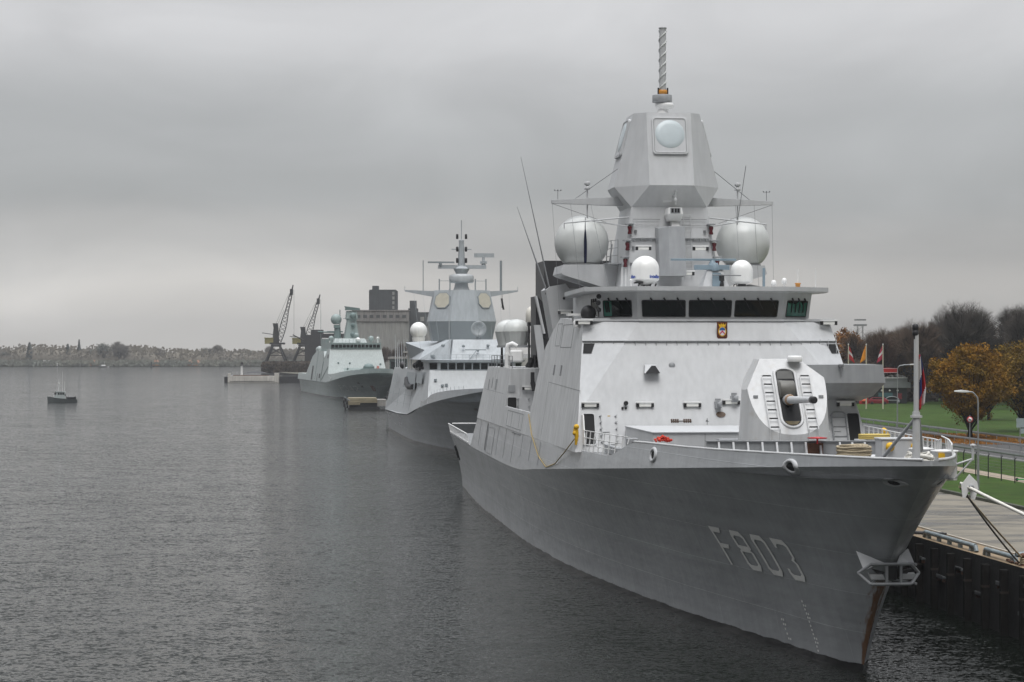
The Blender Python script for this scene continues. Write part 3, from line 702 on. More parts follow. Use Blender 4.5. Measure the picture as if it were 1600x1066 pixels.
mb = MB(); n = 20; mb.loft([[(.05+.3*math.cos(2*math.pi*i/n), fy(10.95+.17*math.sin(2*math.pi*i/n))-o, 10.95+.17*math.sin(2*math.pi*i/n)) for i in range(n)] for o in (0.,.06)]); mb.build('name_plate', mat('bronze_plate',(.09,.05,.025),.5,var=.4,scale=12), SUP)
mb = MB()
for i in range(10):
    if i in (4,5): continue
    for dz in (0,.13): mb.lathe([(.05,0),(.06,.05),(.02,.09)], (-3.05+i*.13, fy(10.55+dz), 10.5+dz), 8, axis='y')
mb.tube((-3.1,fy(10.55)-.05,10.56),(-1.8,fy(10.55)-.05,10.56),.02)
mb.build('hose_coupling', mat('brown_fitting',(.10,.06,.04),.5), SUP)
mb = MB(); mb.tube((-1.0,43.0,10.35),(-1.0,43.0,10.75),.02); mb.tube((-1.1,43.0,10.55),(-.9,43.0,10.55),.02); mb.lathe([(.06,0),(.06,.05),(.01,.06)],(-1.0,43.1,10.6),8,axis='y'); mb.build('tap', M_wire, SUP)
# square black openings where the front meets the sides
for s in (-1, 1):
    mb = MB(); pts = []
    for z, t in ((14.7,.04),(15.32,.04),(15.32,.3),(14.7,.27)):
        (ix,iy),(ox,oy) = facet(z); x, y = vlerp(ox,ix,t), vlerp(oy,iy,t); pts.append((s*x,y-.03,z+.01))
    mb.ext(pts,(0,-.012,0)); mb.build('side_opening', M_dark, SUP)
# sponson on the port front
mb = MB()
tp = [(5.0,41.6),(9.75,41.6),(9.75,46.5),(5.0,46.5)]
mb.loft([[(5.1,45.0,11.75),(9.1,44.9,11.75),(9.1,46.6,11.75),(5.1,46.6,11.75)], [(5.4,43.0,12.1),(9.35,42.8,12.1),(9.35,46.6,12.1),(5.4,46.6,12.1)], [(5.2,41.7,12.9),(9.8,41.7,12.9),(9.8,46.6,12.9),(5.2,46.6,12.9)], [(5.0,41.75,14.02),(9.65,41.75,14.02),(9.65,46.6,14.02),(5.0,46.6,14.02)]])
mb.build('side_sponson', M_grey2, SUP, bevel=.02)
mb = MB(); mb.tube((7.0,41.6,14.0),(7.0,41.55,13.5),.06); mb.bx(6.85,7.15,41.5,41.7,13.9,14.05); mb.build('sponson_hook', M_wire, SUP)
mb = MB()      # small rails on the port bridge wing
for x in (7.0,7.5,8.0): mb.tube((x,46.8-.2*abs(x-7),15.6),(x,46.6,14.6),.02,n=5)
for z in (14.9,15.3): mb.tube((6.8,46.6,z),(8.3,46.8,z),.018,n=5)
mb.build('wing_rail', M_ship, SUP)

# starboard side fittings: panel outlines, deck-edge locker, hose reel
def onside(y, z, o=.0): return (-(sx(z) + o), y, z)
mb = MB()
def outline(y0,y1,z0,z1,r=.025):
    tube_frame(mb, [onside(y0,z0,.0),onside(y1,z0,.0),onside(y1,z1,.0),onside(y0,z1,.0)], r, 4)
outline(73.5,84.5,8.9,10.1); mb.tube(onside(75.6,8.95),onside(75.6,10.05),.02,n=4); mb.tube(onside(81,8.95),onside(81,10.05),.02,n=4)
outline(52,57.5,15.1,16.6,.02); outline(58.2,60.5,15.2,16.7,.02)
mb.tube(onside(44.6,12.4),onside(61,12.7),.015,n=4); mb.tube(onside(61,12.7),onside(61,9),.012,n=4); mb.tube(onside(90,11.3),onside(107,11.4),.012,n=4); mb.tube(onside(97,13.3),onside(97,9),.012,n=4)
mb.build('panel_seam', M_wire, SUP)
mb = MB()
for y in (55.2,58.8): mb.tube(onside(y,13.2,.05),onside(y,13.9,.05),.05,n=6)
for y, z in ((100.5,11.6),(97.4,11.5),(96.6,11.5),(103.5,11.4)): mb.ext([onside(y,z,.01),onside(y+.5,z,.01),onside(y+.5,z+.9,.01),onside(y,z+.9,.01)],(-.02,0,0))
mb.build('side_grille', M_grey2, SUP)
mb = MB(); mb.tube((-8.35,50.,16.65),(-8.35,50.,17.2),.05); mb.bx(-8.7,-7.9,49.6,50.6,17.1,17.25); mb.lathe([(.18,0),(.2,.1),(.2,.4),(.1,.5),(.01,.52)],(-8.2,49.4,16.35),14); mb.build('wing_light', M_white, SUP)
mb = MB(); mb.sph((-7.45,49.3,17.25),.5,18,sz=1.05); mb.tube((-7.45,49.3,16.8),(-7.45,49.3,17),.25); mb.build('covered_searchlight', M_black, SUP)
mb = MB(); mb.lathe([(.45,0),(.45,.45),(.35,.58),(.02,.6)],(-6.2,51.3,16.85),16); mb.build('peloris_cover', M_grey2, SUP)
mb = MB()
for (x,y,z) in ((-6.95,48.3,18.3),(-7.0,48.2,17.9),(-6.95,48.3,17.45)): mb.lathe([(.14,0),(.16,.2),(.05,.3)],(x,y,z),12,axis='y')
mb.build('signal_lamp', M_black, WH)
# side hull door below the deck edge
mb = MB()
def hs(y,z,o=.012): return (-(H.hb(y,z)+o),y,z)
tube_frame(mb,[hs(93.2,6.15),hs(98.5,6.15),hs(98.5,8.3),hs(93.2,8.3)],.02,4); mb.tube(hs(99.4,6.2),hs(99.4,8.5),.07,n=5); mb.tube(hs(73.8,8.55),hs(80,8.55),.05,n=5)
for y in (60,66,72,78,84,90,100,106): mb.tube(hs(y,6.3 if y>75 else 7.0),hs(y,8.6),.012,n=4)
mb.build('hull_panel_seam', M_wire, HULL)

# midships gap: front wall of the aft deckhouse
pl = lambda x, z, o: (x, 87.2 - o, z)
doorway(-8.72,-8.0,9.0,11.05,pl,AFT); closed_door(-7.85,-7.0,9.0,11.1,pl,AFT,4)
mb = MB(); mb.bx(-8.65,-8.1,87.12,87.2,11.5,12.05); mb.build('wall_grille', M_grey2, AFT)
mb = MB(); mb.tube((-6.75,86.6,12.2),(-6.75,86.6,13.1),.16); mb.tube((-6.75,86.6,12.3),(-6.6,86.5,11.6),.2); mb.build('hose_reel', M_black, AFT)
mb = MB(); mb.bx(-7.1,-6.7,86.6,87.1,8.9,9.5); mb.build('fire_pump', M_black, AFT)
mb = MB(); mb.bx(-5.0,5.0,86.4,87.2,11.2,13.4); mb.build('midship_casing', M_grey2, AFT)
mb = MB(); rail_line(mb, [(-8.25,y,13.4) for y in (88,90.5,93,95.5,98,100.5,103,105.5)], 1.0, r=.03); mb.build('guard_rail', M_wire, AFT)
# boat davit, platform, radomes aft
mb = MB(); mb.path([(-8.3,91.5,13.4),(-8.3,91.5,15.0),(-8.25,91.5,15.3),(-7.9,91.5,15.42),(-7.5,91.5,15.2)],.2,10); mb.bx(-8.5,-8.1,91.2,91.8,13.4,14.6); mb.build('davit', M_white, AFT)
mb = MB(); mb.bx(-7.9,-6.8,93,95,13.9,14.9); mb.build('boat_cover', M_white, AFT, bevel=.15)
mb = MB(); mb.bx(-8.3,-4.6,93.6,100.5,15.1,15.3)
PLT = mb.build('radome_platform', M_grey2, AFT)
mb = MB()
for x, y in ((-7.9,94),(-4.9,94),(-7.9,100),(-4.9,100)): mb.tube((x,y,13.4),(x,y,15.1),.1,n=6)
mb.tube((-6.3,94,13.4),(-5.2,94.3,15.1),.28,n=8); mb.tube((-5.4,94,13.4),(-5.0,94.3,15.1),.22,n=8); mb.bx(-5.6,-4.7,95,97,13.4,14.6)
mb.build('platform_leg', M_black, PLT)
def facet_dome(x,y,z,name='radome',m=M_dome):
    mb = MB(); mb.lathe([(.9,0),(1.18,1.15)],(x,y,z),14,smooth=False); k=[(1.18*math.cos(R(a))**.9, 1.15+1.05*math.sin(R(a))) for a in (0,15,30,45,60,75,88)]; mb.lathe(k,(x,y,z),28); return mb.build(name,m,SHIP)
facet_dome(-7.15,95.0,15.3); facet_dome(-7.5,98.2,15.3)
mb = MB(); mb.lathe([(.62,0),(.66,.05),(.66,.75),(.62,.98),(.48,1.2),(.28,1.33),(.02,1.38)],(-6.0,92.5,17.2),24); D4 = mb.build('radome', M_domec, SHIP)
mb = MB(); mb.add([(-6.25,91.80,17.3),(-5.95,91.80,17.3),(-6.1,91.80,17.56)],[(0,1,2)]); mb.build('warning_triangle', M_orange, D4)
mb = MB(); mb.bx(-6.5,-5.4,92,93,16.9,17.2)
for x in (-6.4,-5.9,-5.5): mb.tube((x,92.3,13.4),(x,92.3,17.),.09,n=6)
mb.bx(-6.0,-5.0,93,94.5,14.2,16.9); mb.build('radome_stand', M_black, D4)

# upper block, dome sponsons, funnel screens
mb = MB()
blk = [(-7.3,14.6),(-8.1,19.2),(-7.8,19.45),(-6.7,19.65),(-6.4,19.3),(6.4,19.3),(6.7,19.65),(7.8,19.45),(8.1,19.2),(7.3,14.6)]
mb.loft([[(x,66.4,z) for x,z in blk],[(x,69.6,z) for x,z in blk]]); UB = mb.build('upper_deckhouse', M_ship, SHIP)
mb = MB()
for x in (-6.8,-5.9): mb.lathe([(.01,.03),(.09,.03),(.1,0)],(x,66.4,18.6),10,axis='y')
mb.build('scuttle', M_dark, UB)
for s in (-1,1):
    mb = MB(); pr = [(s*3.0,19.3),(s*4.2,19.28),(s*7.1,20.15),(s*7.35,20.3),(s*7.2,20.9),(s*3.0,20.95)]
    mb.loft([[(x,63.6,z) for x,z in pr],[(x,68.5,z) for x,z in pr]]); o = mb.build('dome_sponson', M_ship, UB, bevel=.02)
    x = s*5.7 + (.25 if s > 0 else 0)
    mb = MB(); mb.lathe([(1.1,-.1),(1.15,.1)]+[(1.93*math.cos(R(a)),1.58+1.93*math.sin(R(a))) for a in range(-48,90,6)]+[(.02,3.51)],(x,65.2,20.95),40); mb.build('satellite_radome', M_dome, SHIP)
    mb = MB(); mb.lathe([(1.3,0),(1.3,.12),(1.12,.14)],(x,65.2,20.9),28); mb.build('radome_base', M_grey2, o)
mb = MB()
fn = [(-5.3,14),(5.3,14),(5.3,22.3),(-5.3,22.3)]
mb.loft([[(x,90 if z<20 else 91,z) for x,z in fn],[(x,97,z) for x,z in fn]]); FU = mb.build('funnel', M_black, SHIP, bevel=.03)
mb = MB(); mb.loft([[(x,y,z) for x,z in ((-6.7,14.5),(-5.0,14.5),(-5.0,17.4),(-6.6,19.2),(-6.75,19.2))] for y in (84.5,88)]); mb.build('exhaust_screen', M_black, FU, bevel=.03)
mb = MB(); mb.tube((-6.75,84.4,19.2),(-6.1,84.2,16.2),.12,n=6); mb.ext([(-6.9,84.3,16.9),(-6.3,84.3,16.9),(-5.9,84.3,13.4),(-6.5,84.3,13.4)],(0,.2,0)); mb.build('exhaust_frame', M_ship, FU)

# ---------------------------------------------------------------- mast
MY = 64.4
def sq(h, z, c=0.): # octagon with chamfer c
    return [(-h+c,MY-h,z),(h-c,MY-h,z),(h,MY-h+c,z),(h,MY+h-c,z),(h-c,MY+h,z),(-h+c,MY+h,z),(-h,MY+h-c,z),(-h,MY-h+c,z)]
mb = MB(); mb.loft([sq(3.7,18.4,.5), sq(2.67,24.87,.02)])
MAST = mb.build('mast', M_ship, SHIP, bevel=.015)
mb = MB(); mb.loft([sq(2.67,24.87,.02), sq(3.72,26.32,2.15), sq(2.36,31.5,.79)])
HOUSE = mb.build('radar_house', M_ship, MAST, bevel=.015)
def radar_panel(rz):
    t = math.atan2(3.72-2.36, 31.5-26.32)
    # built facing -y at the tower axis, then turned
    def P(x, q, o): # q metres up the face from its foot
        y = -3.72 + math.sin(t)*q - math.cos(t)*o; return (x, y, 26.32 + math.cos(t)*q + math.sin(t)*o)
    mb = MB(); a = rounded(-1.24,1.24,2.25,4.98,.22,.22); b = rounded(-1.12,1.12,2.37,4.86,.18,.18); c = rounded(-1.06,1.06,2.43,4.8,.16,.16)
    mb.loft([[P(x,q,-.05) for x,q in a],[P(x,q,.16) for x,q in a],[P(x,q,.17) for x,q in b],[P(x,q,.14) for x,q in c]], cap=False); mb.poly([P(x,q,.14) for x,q in c])
    o = mb.build('radar_panel', M_ship, MAST, loc=(0,MY,0), rot=(0,0,rz), bevel=.01)
    n = 36; mb = MB(); mb.loft([[P(r*math.cos(2*math.pi*i/n), 3.72+r*math.sin(2*math.pi*i/n), o_) for i in range(n)] for r, o_ in ((1.04,.14),(1.0,.17),(.7,.2),(.02,.21))], cap=False, smooth=True); mb.build('radar_disc', M_radar, o)
    mb = MB(); tube_frame(mb,[P(x,q,.165) for x,q in b],.018,4); mb.build('panel_gasket', M_wire, o)
for k in range(4): radar_panel(k*math.pi/2)
mb = MB(); mb.lathe([(.55,0),(.42,.12),(.36,.5),(.36,.62)],(0,MY,31.5),20); mb.build('antenna_foot', M_white, MAST)
mb = MB(); mb.lathe([(.4,0),(.62,.1),(.66,.25),(.62,.42),(.3,.44)],(.12,MY,32.0),24); mb.build('antenna_drum', M_white, MAST)
mb = MB(); mb.lathe([(.5,0),(.68,.03),(.7,.06),(.7,.52),(.66,.56),(.2,.58)],(-.04,MY,32.44),24); mb.build('antenna_drum', M_grey2, MAST)
for i in range(3): pass
mb = MB(); mb.lathe([(.3,0),(.34,.05),(.34,.25),(.3,.3)],(0,MY,33.05),18)
HEL = mb.build('helical_antenna', M_orange, MAST)
mb = MB(); mb.tube((0,MY,33.2),(0,MY,37.75),.245,.24,20); mb.lathe([(.26,0),(.29,.03),(.29,.1),(.1,.12)],(0,MY,37.7),18)
mb.build('antenna_rod', M_ship, HEL)
mb = MB()
for ph in (0, math.pi): mb.path([(.25*math.cos(ph+t*.19),MY+.25*math.sin(ph+t*.19),33.35+t*.043) for t in range(100)],.05,6)
mb.build('antenna_helix', M_dome, HEL)
mb = MB()
for dx in (-.33,.33): mb.tube((dx,MY-.1,32.95),(dx,MY-.1,33.5),.06,n=6)
mb.build('antenna_clamp', M_black, HEL)
# yards
for s in (-1,1):
    mb = MB(); e = 7.95
    mb.loft([[(s*2.9,MY-.35,25.1),(s*2.9,MY+.35,25.1),(s*2.9,MY+.35,25.75),(s*2.9,MY-.35,25.75)],[(s*e,MY-.2,25.25),(s*e,MY+.2,25.25),(s*e,MY+.2,25.5),(s*e,MY-.2,25.5)]])
    Y = mb.build('yard', M_ship, MAST, bevel=.01)
    x = s*5.4
    mb = MB(); mb.tube((x,MY,25.5),(x,MY,26.3),.06); mb.lathe([(.2,0),(.22,.03),(.22,.2),(.1,.24),(.1,.3),(.2,.34),(.22,.37),(.22,.52),(.18,.56)],(x,MY,26.25),14); mb.tube((x,MY,25.2),(x,MY,23.6),.05); mb.tube((x-.25,MY,24.0),(x+.25,MY,24.0),.06); mb.build('yard_antenna', M_ship, Y)
    mb = MB(); x = s*7.5; mb.tube((x,MY,25.5),(x,MY,26.2),.02,n=5); mb.tube((x-.22,MY,26.15),(x+.22,MY,26.15),.015,n=4)
    for q in (-.22,0,.22): mb.sph((x+q,MY,26.2),.05,8)
    mb.build('wind_gauge', M_wire, Y)
    mb = MB(); mb.tube((s*3.3,MY-1,27.7),(s*6.4,MY,25.5),.025,n=4); mb.tube((s*7.9,MY,25.25),(s*4.0,MY-.2,23.9),.02,n=4); mb.tube((s*7.9,MY,25.3),(s*7.6,MY-2,17.2),.012,n=4); mb.tube((s*6.6,MY,25.3),(s*6.3,MY-3,18.9),.012,n=4); mb.tube((s*5.2,MY-.2,25.3),(s*4.6,MY-5,18.9),.012,n=4)
    mb.build('stay_wire', M_wire, Y)
    mb = MB(); mb.tube((s*2.5,MY-2.4,24.2),(s*7.2,MY-1.2,23.8),.05,n=6); mb.tube((s*2.7,MY-2.2,23.5),(s*5.5,MY-1.4,24.0),.04,n=6); mb.tube((s*7.2,MY-1.2,23.8),(s*7.2,MY-1.2,23.4),.04,n=5); mb.build('antenna_boom', M_ship, MAST)
mb = MB(); mb.tube((5.2,MY-.5,23.4),(5.9,MY-.5,28.0),.025,n=5); mb.build('whip_antenna', M_wire, MAST)
# front of the tower: platform mast, camera, ladder, lamps, shelves
def ty(z): return MY - vlerp(3.7,2.67,(z-18.4)/6.47)
mb = MB(); mb.add([(-1.05,59.6,20.0),(-.4,59.2,20.0),(.75,59.2,20.0),(.75,61.6,20.0),(-1.05,61.6,20.0),(-1.05,60.2,23.3),(-.4,59.9,23.45),(.75,59.9,23.45),(.75,61.9,23.45),(-1.05,61.9,23.45)],[(0,1,6,5),(1,2,7,6),(2,3,8,7),(3,4,9,8),(4,0,5,9),(5,6,7,8,9)])
mb.build('blast_screen', M_grey2, MAST, bevel=.02)
mb = MB(); mb.loft([[(-.05,60.6,23.4),(.55,60.6,23.4),(.5,61.6,23.4),(0,61.6,23.4)],[(0,60.8,23.85),(.5,60.8,23.85),(.5,61.6,23.85),(0,61.6,23.85)]])
mb.loft([[(-.25,60.6,23.85),(.6,60.6,23.85),(.6,61.6,23.85),(-.25,61.6,23.85)],[(-.4,60.2,24.3),(.7,60.2,24.3),(.7,61.6,24.3),(-.4,61.6,24.3)],[(-.3,60.2,24.75),(.6,60.2,24.75),(.6,61.6,24.75),(-.3,61.6,24.75)]])
EO = mb.build('camera_director', M_white, MAST, bevel=.02)
mb = MB(); mb.bx(-.2,.5,60.16,60.21,24.34,24.72); mb.build('director_face', M_grey2, EO)
mb = MB()
for x0,x1 in ((-.13,.02),(.1,.24),(.28,.43)): mb.bx(x0,x1,60.14,60.165,24.4,24.68)
mb.build('director_lens', M_dark, EO)
mb = MB()
for x in (.95,1.45): mb.tube((x,ty(19.9)-.15,19.9),(x,ty(24.4)-.15,24.4),.025,n=5)
for i in range(17): z = 20+i*.27; mb.tube((.95,ty(z)-.15,z),(1.45,ty(z)-.15,z),.018,n=5)
mb.build('mast_ladder', M_ship, MAST)
mb = MB(); mb.tube((.3,61.0,25.0),(.3,61.0,26.55),.06); mb.lathe([(.1,0),(.13,.05),(.13,.3),(.08,.35)],(.3,61,25.9),12); mb.lathe([(.08,0),(.12,.05),(.12,.2),(.05,.3)],(.3,61,25.2),12); mb.tube((.3,61.,25.6),(-.3,62.6,25.5),.1); mb.bx(-.5,.1,61.4,62.4,25.2,25.5); mb.build('stick_antenna', M_ship, MAST)
for s in (-1,1):
    for k, z in enumerate((23.5,22.35,21.2)):
        xe = vlerp(3.7,2.67,(z-18.4)/6.47)
        mb = MB(); mb.bx(min(s*(xe-.3),s*(xe+.25)),max(s*(xe-.3),s*(xe+.25)),ty(z)-.5,ty(z)+.3,z+.12,z+.2); o = mb.build('lamp_shelf', M_grey2, MAST)
        mb = MB(); mb.lathe([(.12,0),(.16,.05),(.1,.25),(.16,.42),(.16,.55),(.05,.6)],(s*(xe-.02),ty(z)-.25,z-.55),12); mb.build('red_lamp', M_dkred, o)
        mb = MB(); mb.bx(s*(xe-.45)-.08,s*(xe-.45)+.08,ty(z)-.2,ty(z)+.05,z-.45,z-.25); mb.build('lamp_box', M_wire, o)
    mb = MB(); z = 22.7
    mb.bx(min(s*1.0,s*2.75),max(s*1.0,s*2.75),ty(z)-.25,ty(z)+.2,z-.03,z+.02)
    for q in range(4): x = s*(1.25+q*.42); mb.ext([(x,ty(z)-.2,z-.03),(x,ty(z)+.1,z-.03),(x,ty(z),z-.35)],(.05,0,0))
    mb.build('mast_shelf', M_ship, MAST)
    mb = MB(); z = 24.0; mb.tube((s*.7,ty(z)-.12,z),(s*2.6,ty(z)-.12,z),.02,n=5); mb.tube((s*.8,ty(23.6)-.1,23.6),(s*2.7,ty(23.6)-.1,23.6),.015,n=5); mb.build('grab_rail', M_wire, MAST)
mb = MB(); mb.tube((-3.6,64.6,22.4),(-3.9,64.8,20),.05); rail_line(mb,[(-3.55,MY-2.2,21.0),(-3.85,MY-1.0,21.0),(-3.9,MY+.8,21.0)],1.6,r=.03); mb.bx(-4.3,-3.0,MY-2.4,MY+1.5,20.9,21.0); mb.build('mast_platform', M_grey2, MAST)

# equipment on the bridge roof
def text_ring(parent, txt, r, c, z, size, a0, m):
    cu = bpy.data.curves.new('lettering','FONT'); cu.body = txt; cu.size = size; cu.extrude = .0; cu.resolution_u = 3; cu.offset = .012
    o = bpy.data.objects.new('lettering', cu); COL.objects.link(o)
    dg = bpy.context.evaluated_depsgraph_get(); me = bpy.data.meshes.new_from_object(o.evaluated_get(dg)); bpy.data.objects.remove(o)
    b = bmesh.new(); b.from_mesh(me); bmesh.ops.subdivide_edges(b, edges=[e for e in b.edges if e.calc_length()>.06], cuts=2); 
    for v in b.verts:
        a = a0 + v.co.x / r; zz = v.co.y
        v.co = (c[0]+r*math.sin(a), c[1]-r*math.cos(a), z+zz)
    b.to_mesh(me); b.free(); me.materials.append(m)
    t = bpy.data.objects.new('dome_lettering', me); COL.objects.link(t); t.parent = parent
M_logo = mat('logo_blue', (.02,.07,.35), .4)
mb = MB(); mb.lathe([(.25,.0),(.3,.02),(.86,.38),(.9,.4),(.91,.45),(.91,1.1)]+[(.91*math.cos(R(a)),1.1+.86*math.sin(R(a))) for a in range(8,90,9)]+[(.01,1.96)],(-3.5,51,19.05),36)
DM1 = mb.build('satcom_dome', M_domew, SHIP)
for k in range(3): text_ring(DM1,'intellian',.918,(-3.5,51),19.55,.3,R(-112+k*120+1),M_logo)
mb = MB(); mb.bx(-4.2,-2.9,50.4,51.2,18.9,18.98); mb.bx(-4.3,-3.75,50.3,50.7,19.2,19.3)
for x in (-4.05,-3.7,-3.3,-2.95): mb.tube((x,50.6,18.9),(x+.12,50.7,19.2),.05,n=6)
mb.build('dome_cradle', M_black, DM1)
mb = MB(); mb.lathe([(.25,.0),(.27,.15),(.6,.24),(.7,.28),(.72,.34),(.72,1.0)]+[(.72*math.cos(R(a)),1.0+.72*math.sin(R(a))) for a in range(9,90,9)]+[(.01,1.72)],(2.85,51,19.05),32)
DM2 = mb.build('satcom_dome', M_domew, SHIP)
mb = MB(); mb.tube((2.85,51,18.9),(2.85,51,19.2),.28,n=14); mb.path([(2.2,50.6,18.95),(2.25,50.5,19.15),(2.4,50.5,19.18),(2.45,50.6,19.0)],.035,6); mb.build('dome_cradle', M_black, DM2)
mb = MB(); mb.loft([[(.1,50.2,18.9),(1.9,50.2,18.9),(1.9,51.8,18.9),(.1,51.8,18.9)],[(.5,50.6,20.1),(1.5,50.6,20.1),(1.5,51.4,20.1),(.5,51.4,20.1)]]); RP = mb.build('radar_pedestal', M_ship, SHIP)
mb = MB(); mb.bx(.75,1.3,50.1,50.25,18.95,19.9); mb.lathe([(.3,0),(.3,.3),(.2,.5)],(1.0,50.7,20.05),16); mb.build('radar_gearbox', M_blue, RP)
mb = MB(); mb.bx(-.35,1.95,50.5,50.8,20.1,20.42); mb.build('radar_antenna', M_blue, RP, bevel=.02)
mb = MB(); mb.bx(-1.75,2.55,51.3,51.5,20.72,20.86); mb.tube((1.0,51.4,20.4),(1.0,51.4,20.75),.3,.15,12); mb.build('radar_antenna', M_blue, RP, bevel=.02)
mb = MB(); mb.tube((.7,50,19.75),(2.6,50,19.72),.035,n=6); mb.build('cable_arm', M_wire, RP)
mb = MB(); mb.lathe([(.16,0),(.18,.1),(.13,.35),(.2,.4),(.2,.75),(.05,.8)],(1.35,50.2,19.0),12); mb.build('small_camera', M_black, RP)
mb = MB(); mb.bx(4.25,4.4,51,51.15,18.9,20.25); mb.build('blue_post', M_blue, SHIP)
for x, r, h in ((4.85,.18,.28),(5.55,.17,.42)):
    mb = MB(); mb.tube((x,50.5,18.9),(x,50.5,19.0+h-.2),.05); mb.lathe([(r*.8,0),(r,.04),(r,.2),(r*.75,.33),(.01,.38)],(x,50.5,18.8+h),16); mb.build('small_antenna_dome', M_white, SHIP)
mb = MB(); mb.tube((6.45,50.5,19.25),(6.45,50.5,20.2),.03,n=6); WA = mb.build('whip_antenna', M_white, SHIP)
mb = MB(); mb.lathe([(.14,0),(.16,.03),(.16,.28),(.2,.3),(.2,.36),(.1,.37)],(6.45,50.5,18.9),14); mb.build('antenna_foot', M_orange, WA)
for x,h in ((7.3,1.25),(-5.05,1.2),(-5.3,1.3)):
    mb = MB(); mb.tube((x,49.2,18.9),(x,49.2,18.9+h),.025,n=6); mb.build('whip_antenna', M_white, SHIP)
mb = MB(); mb.tube((-4.75,49.0,18.9),(-4.75,49,19.3),.035,n=6); mb.sph((-4.75,49,19.36),.09,10); mb.build('roof_lamp', M_white, SHIP)
# long whips on the starboard side
for (a,b,r) in (((-7.2,70,18.4),(-9.3,72,29.2),.05),((-7.9,67.,18.9),(-9.9,69,25.3),.06)):
    mb = MB(); A0, B0 = Vector(a), Vector(b); mb.tube(a, A0.lerp(B0,.35), r*1.4, r, 7); mb.tube(A0.lerp(B0,.35), b, r*.9, .012, 6); o = mb.build('whip_antenna', M_wire, SHIP)
    mb = MB(); mb.lathe([(.2,0),(.16,.3),(.1,.6)],a,10); mb.build('antenna_foot', M_black, o)
# flight deck nets at the stern
mb = MB()
for s in (-1,1):
    n = 15
    for i in range(n): y = 114.5 + i*2.0; x = s*(H.hb(y,5.95)+.05); mb.tube((x,y,6.0),(x+s*.25,y,7.05),.045,n=5)
    mb.tube((s*(H.hb(114.5,5.95)+.3),114.5,7.05),(s*(H.hb(143,5.95)+.3),143,7.05),.06,n=5); mb.tube((s*(H.hb(114.5,5.95)+.1),114.5,6.2),(s*(H.hb(143,5.95)+.1),143,6.2),.06,n=5)
mb.tube((-8.9,143,7.05),(8.9,143,7.05),.06,n=5)
mb.build('flight_deck_net', M_white, SHIP)
mb = MB(); tube_frame(mb,[hs(141.5,3.3),hs(143.2,3.3),hs(143.2,4.7),hs(141.5,4.7)],.12,5); mb.build('stern_opening', M_black, SHIP)

# ---------------------------------------------------------------- loose things on the frigate
ROT = Matrix.Translation((17.42,90.4,0)) @ Matrix.Rotation(TH,4,'Z')
def onship(p): return tuple(ROT @ Vector(p))
def loose(name, mb, m, p, label, cat, group=None, bevel=0):
    o = mb.build(name, m, None, loc=onship(p), rot=(0,0,TH), bevel=bevel); return tag(o, label, cat, group)
mb = MB(); rr = random.Random(2)
for k in range(7): r = .62-.03*(k%2); mb.path([(r*1.25*math.cos(a)+rr.uniform(-.02,.02), r*math.sin(a)+rr.uniform(-.02,.02), .06+k*.085+.02*math.sin(3*a+k)) for a in [2*math.pi*i/28 for i in range(29)]],.052,6)
for k in range(3): r = .5-.12*k; mb.path([(r*1.25*math.cos(a), r*math.sin(a), .64+.02*math.sin(2*a)) for a in [2*math.pi*i/24 for i in range(25)]],.05,6)
loose('rope_coil', mb, M_rope, (-1.1,8.2,9.98), 'tall coil of tan rope stacked on the bow deck beside the flag staff brace', 'rope')
mb = MB()
for k in range(5): r = .62-.03*k; mb.path([(r*1.4*math.cos(a), r*math.sin(a), .06+k*.08+.02*math.sin(3*a+k)) for a in [2*math.pi*i/28 for i in range(29)]],.052,6)
loose('rope_coil', mb, M_rope, (-2.0,11.2,9.1), 'second tan rope coil on the bow deck, further aft and partly hidden by the bulwark', 'rope')
mb = MB(); rr = random.Random(7)
for k in range(9):
    r = .5-.05*(k%5); mb.path([(r*1.2*math.cos(a)+rr.uniform(-.05,.05), r*math.sin(a)+rr.uniform(-.05,.05), .1+.06*(k//2)+.07*math.sin(2*a+k)) for a in [2*math.pi*i/20 for i in range(21)]],.06,6)
loose('rope_pile', mb, M_ropew, (.0,1.75,10.2), 'loose heap of white rope at the foot of the bow flag staff', 'rope')
mb = MB(); rr = random.Random(5)
for k in range(40): x_ = rr.gauss(0,.22); mb.sph((x_, rr.uniform(-.2,.2), rr.uniform(.03,.34*max(.2,1-abs(x_)*1.6))), rr.uniform(.05,.11), 8, sz=rr.uniform(.5,1.1))
loose('lifejacket_pile', mb, mat('orange_red_fabric',(.6,.045,.02),.8,var=.2,scale=8), (-5.75,31.5,9.82), 'bright orange bundle of lifejackets lying on the bulwark edge', 'lifejackets')
mb = MB(); mb.path([(0,0,-.1),(.05,0,.4),(0,.05,.8),(-.02,0,1.1)],.2,8,rr=[.06,.13,.17,.08]); mb.sph((.03,-.05,1.0),.17,12); mb.sph((-.06,0,.62),.15,10)
loose('yellow_cover', mb, M_yellow, (-9.1,43.0,9.25), 'yellow fabric cover tied to the starboard rail where the yellow hose ends', 'cover')
mb = MB(); mb.path([(0,0,0),(.12,0,.4),(.0,.05,.85),(-.1,0,1.15)],.2,8,rr=[.12,.2,.22,.08]); mb.sph((-.05,-.05,.95),.2,12)
loose('yellow_cover', mb, M_yellow, (8.3,36.5,9.2), 'yellow fabric cover hanging at the port rail beside the open black doorway', 'cover')
mb = MB()
for k in range(3): mb.path([(.85*math.cos(a), .5*math.sin(a), .06+k*.09) for a in [2*math.pi*i/26 for i in range(27)]],.06,6)
loose('fire_hose', mb, mat('pale_hose',(.55,.42,.12),.7), (6.0,30.5,9.95), 'pale yellow coiled hose on a deck box before the port doorway', 'hose')
mb = MB(); mb.bx(5.0,7.1,30.1,31.1,8.8,9.95); mb.build('deck_box', M_ship, SHIP, bevel=.03)
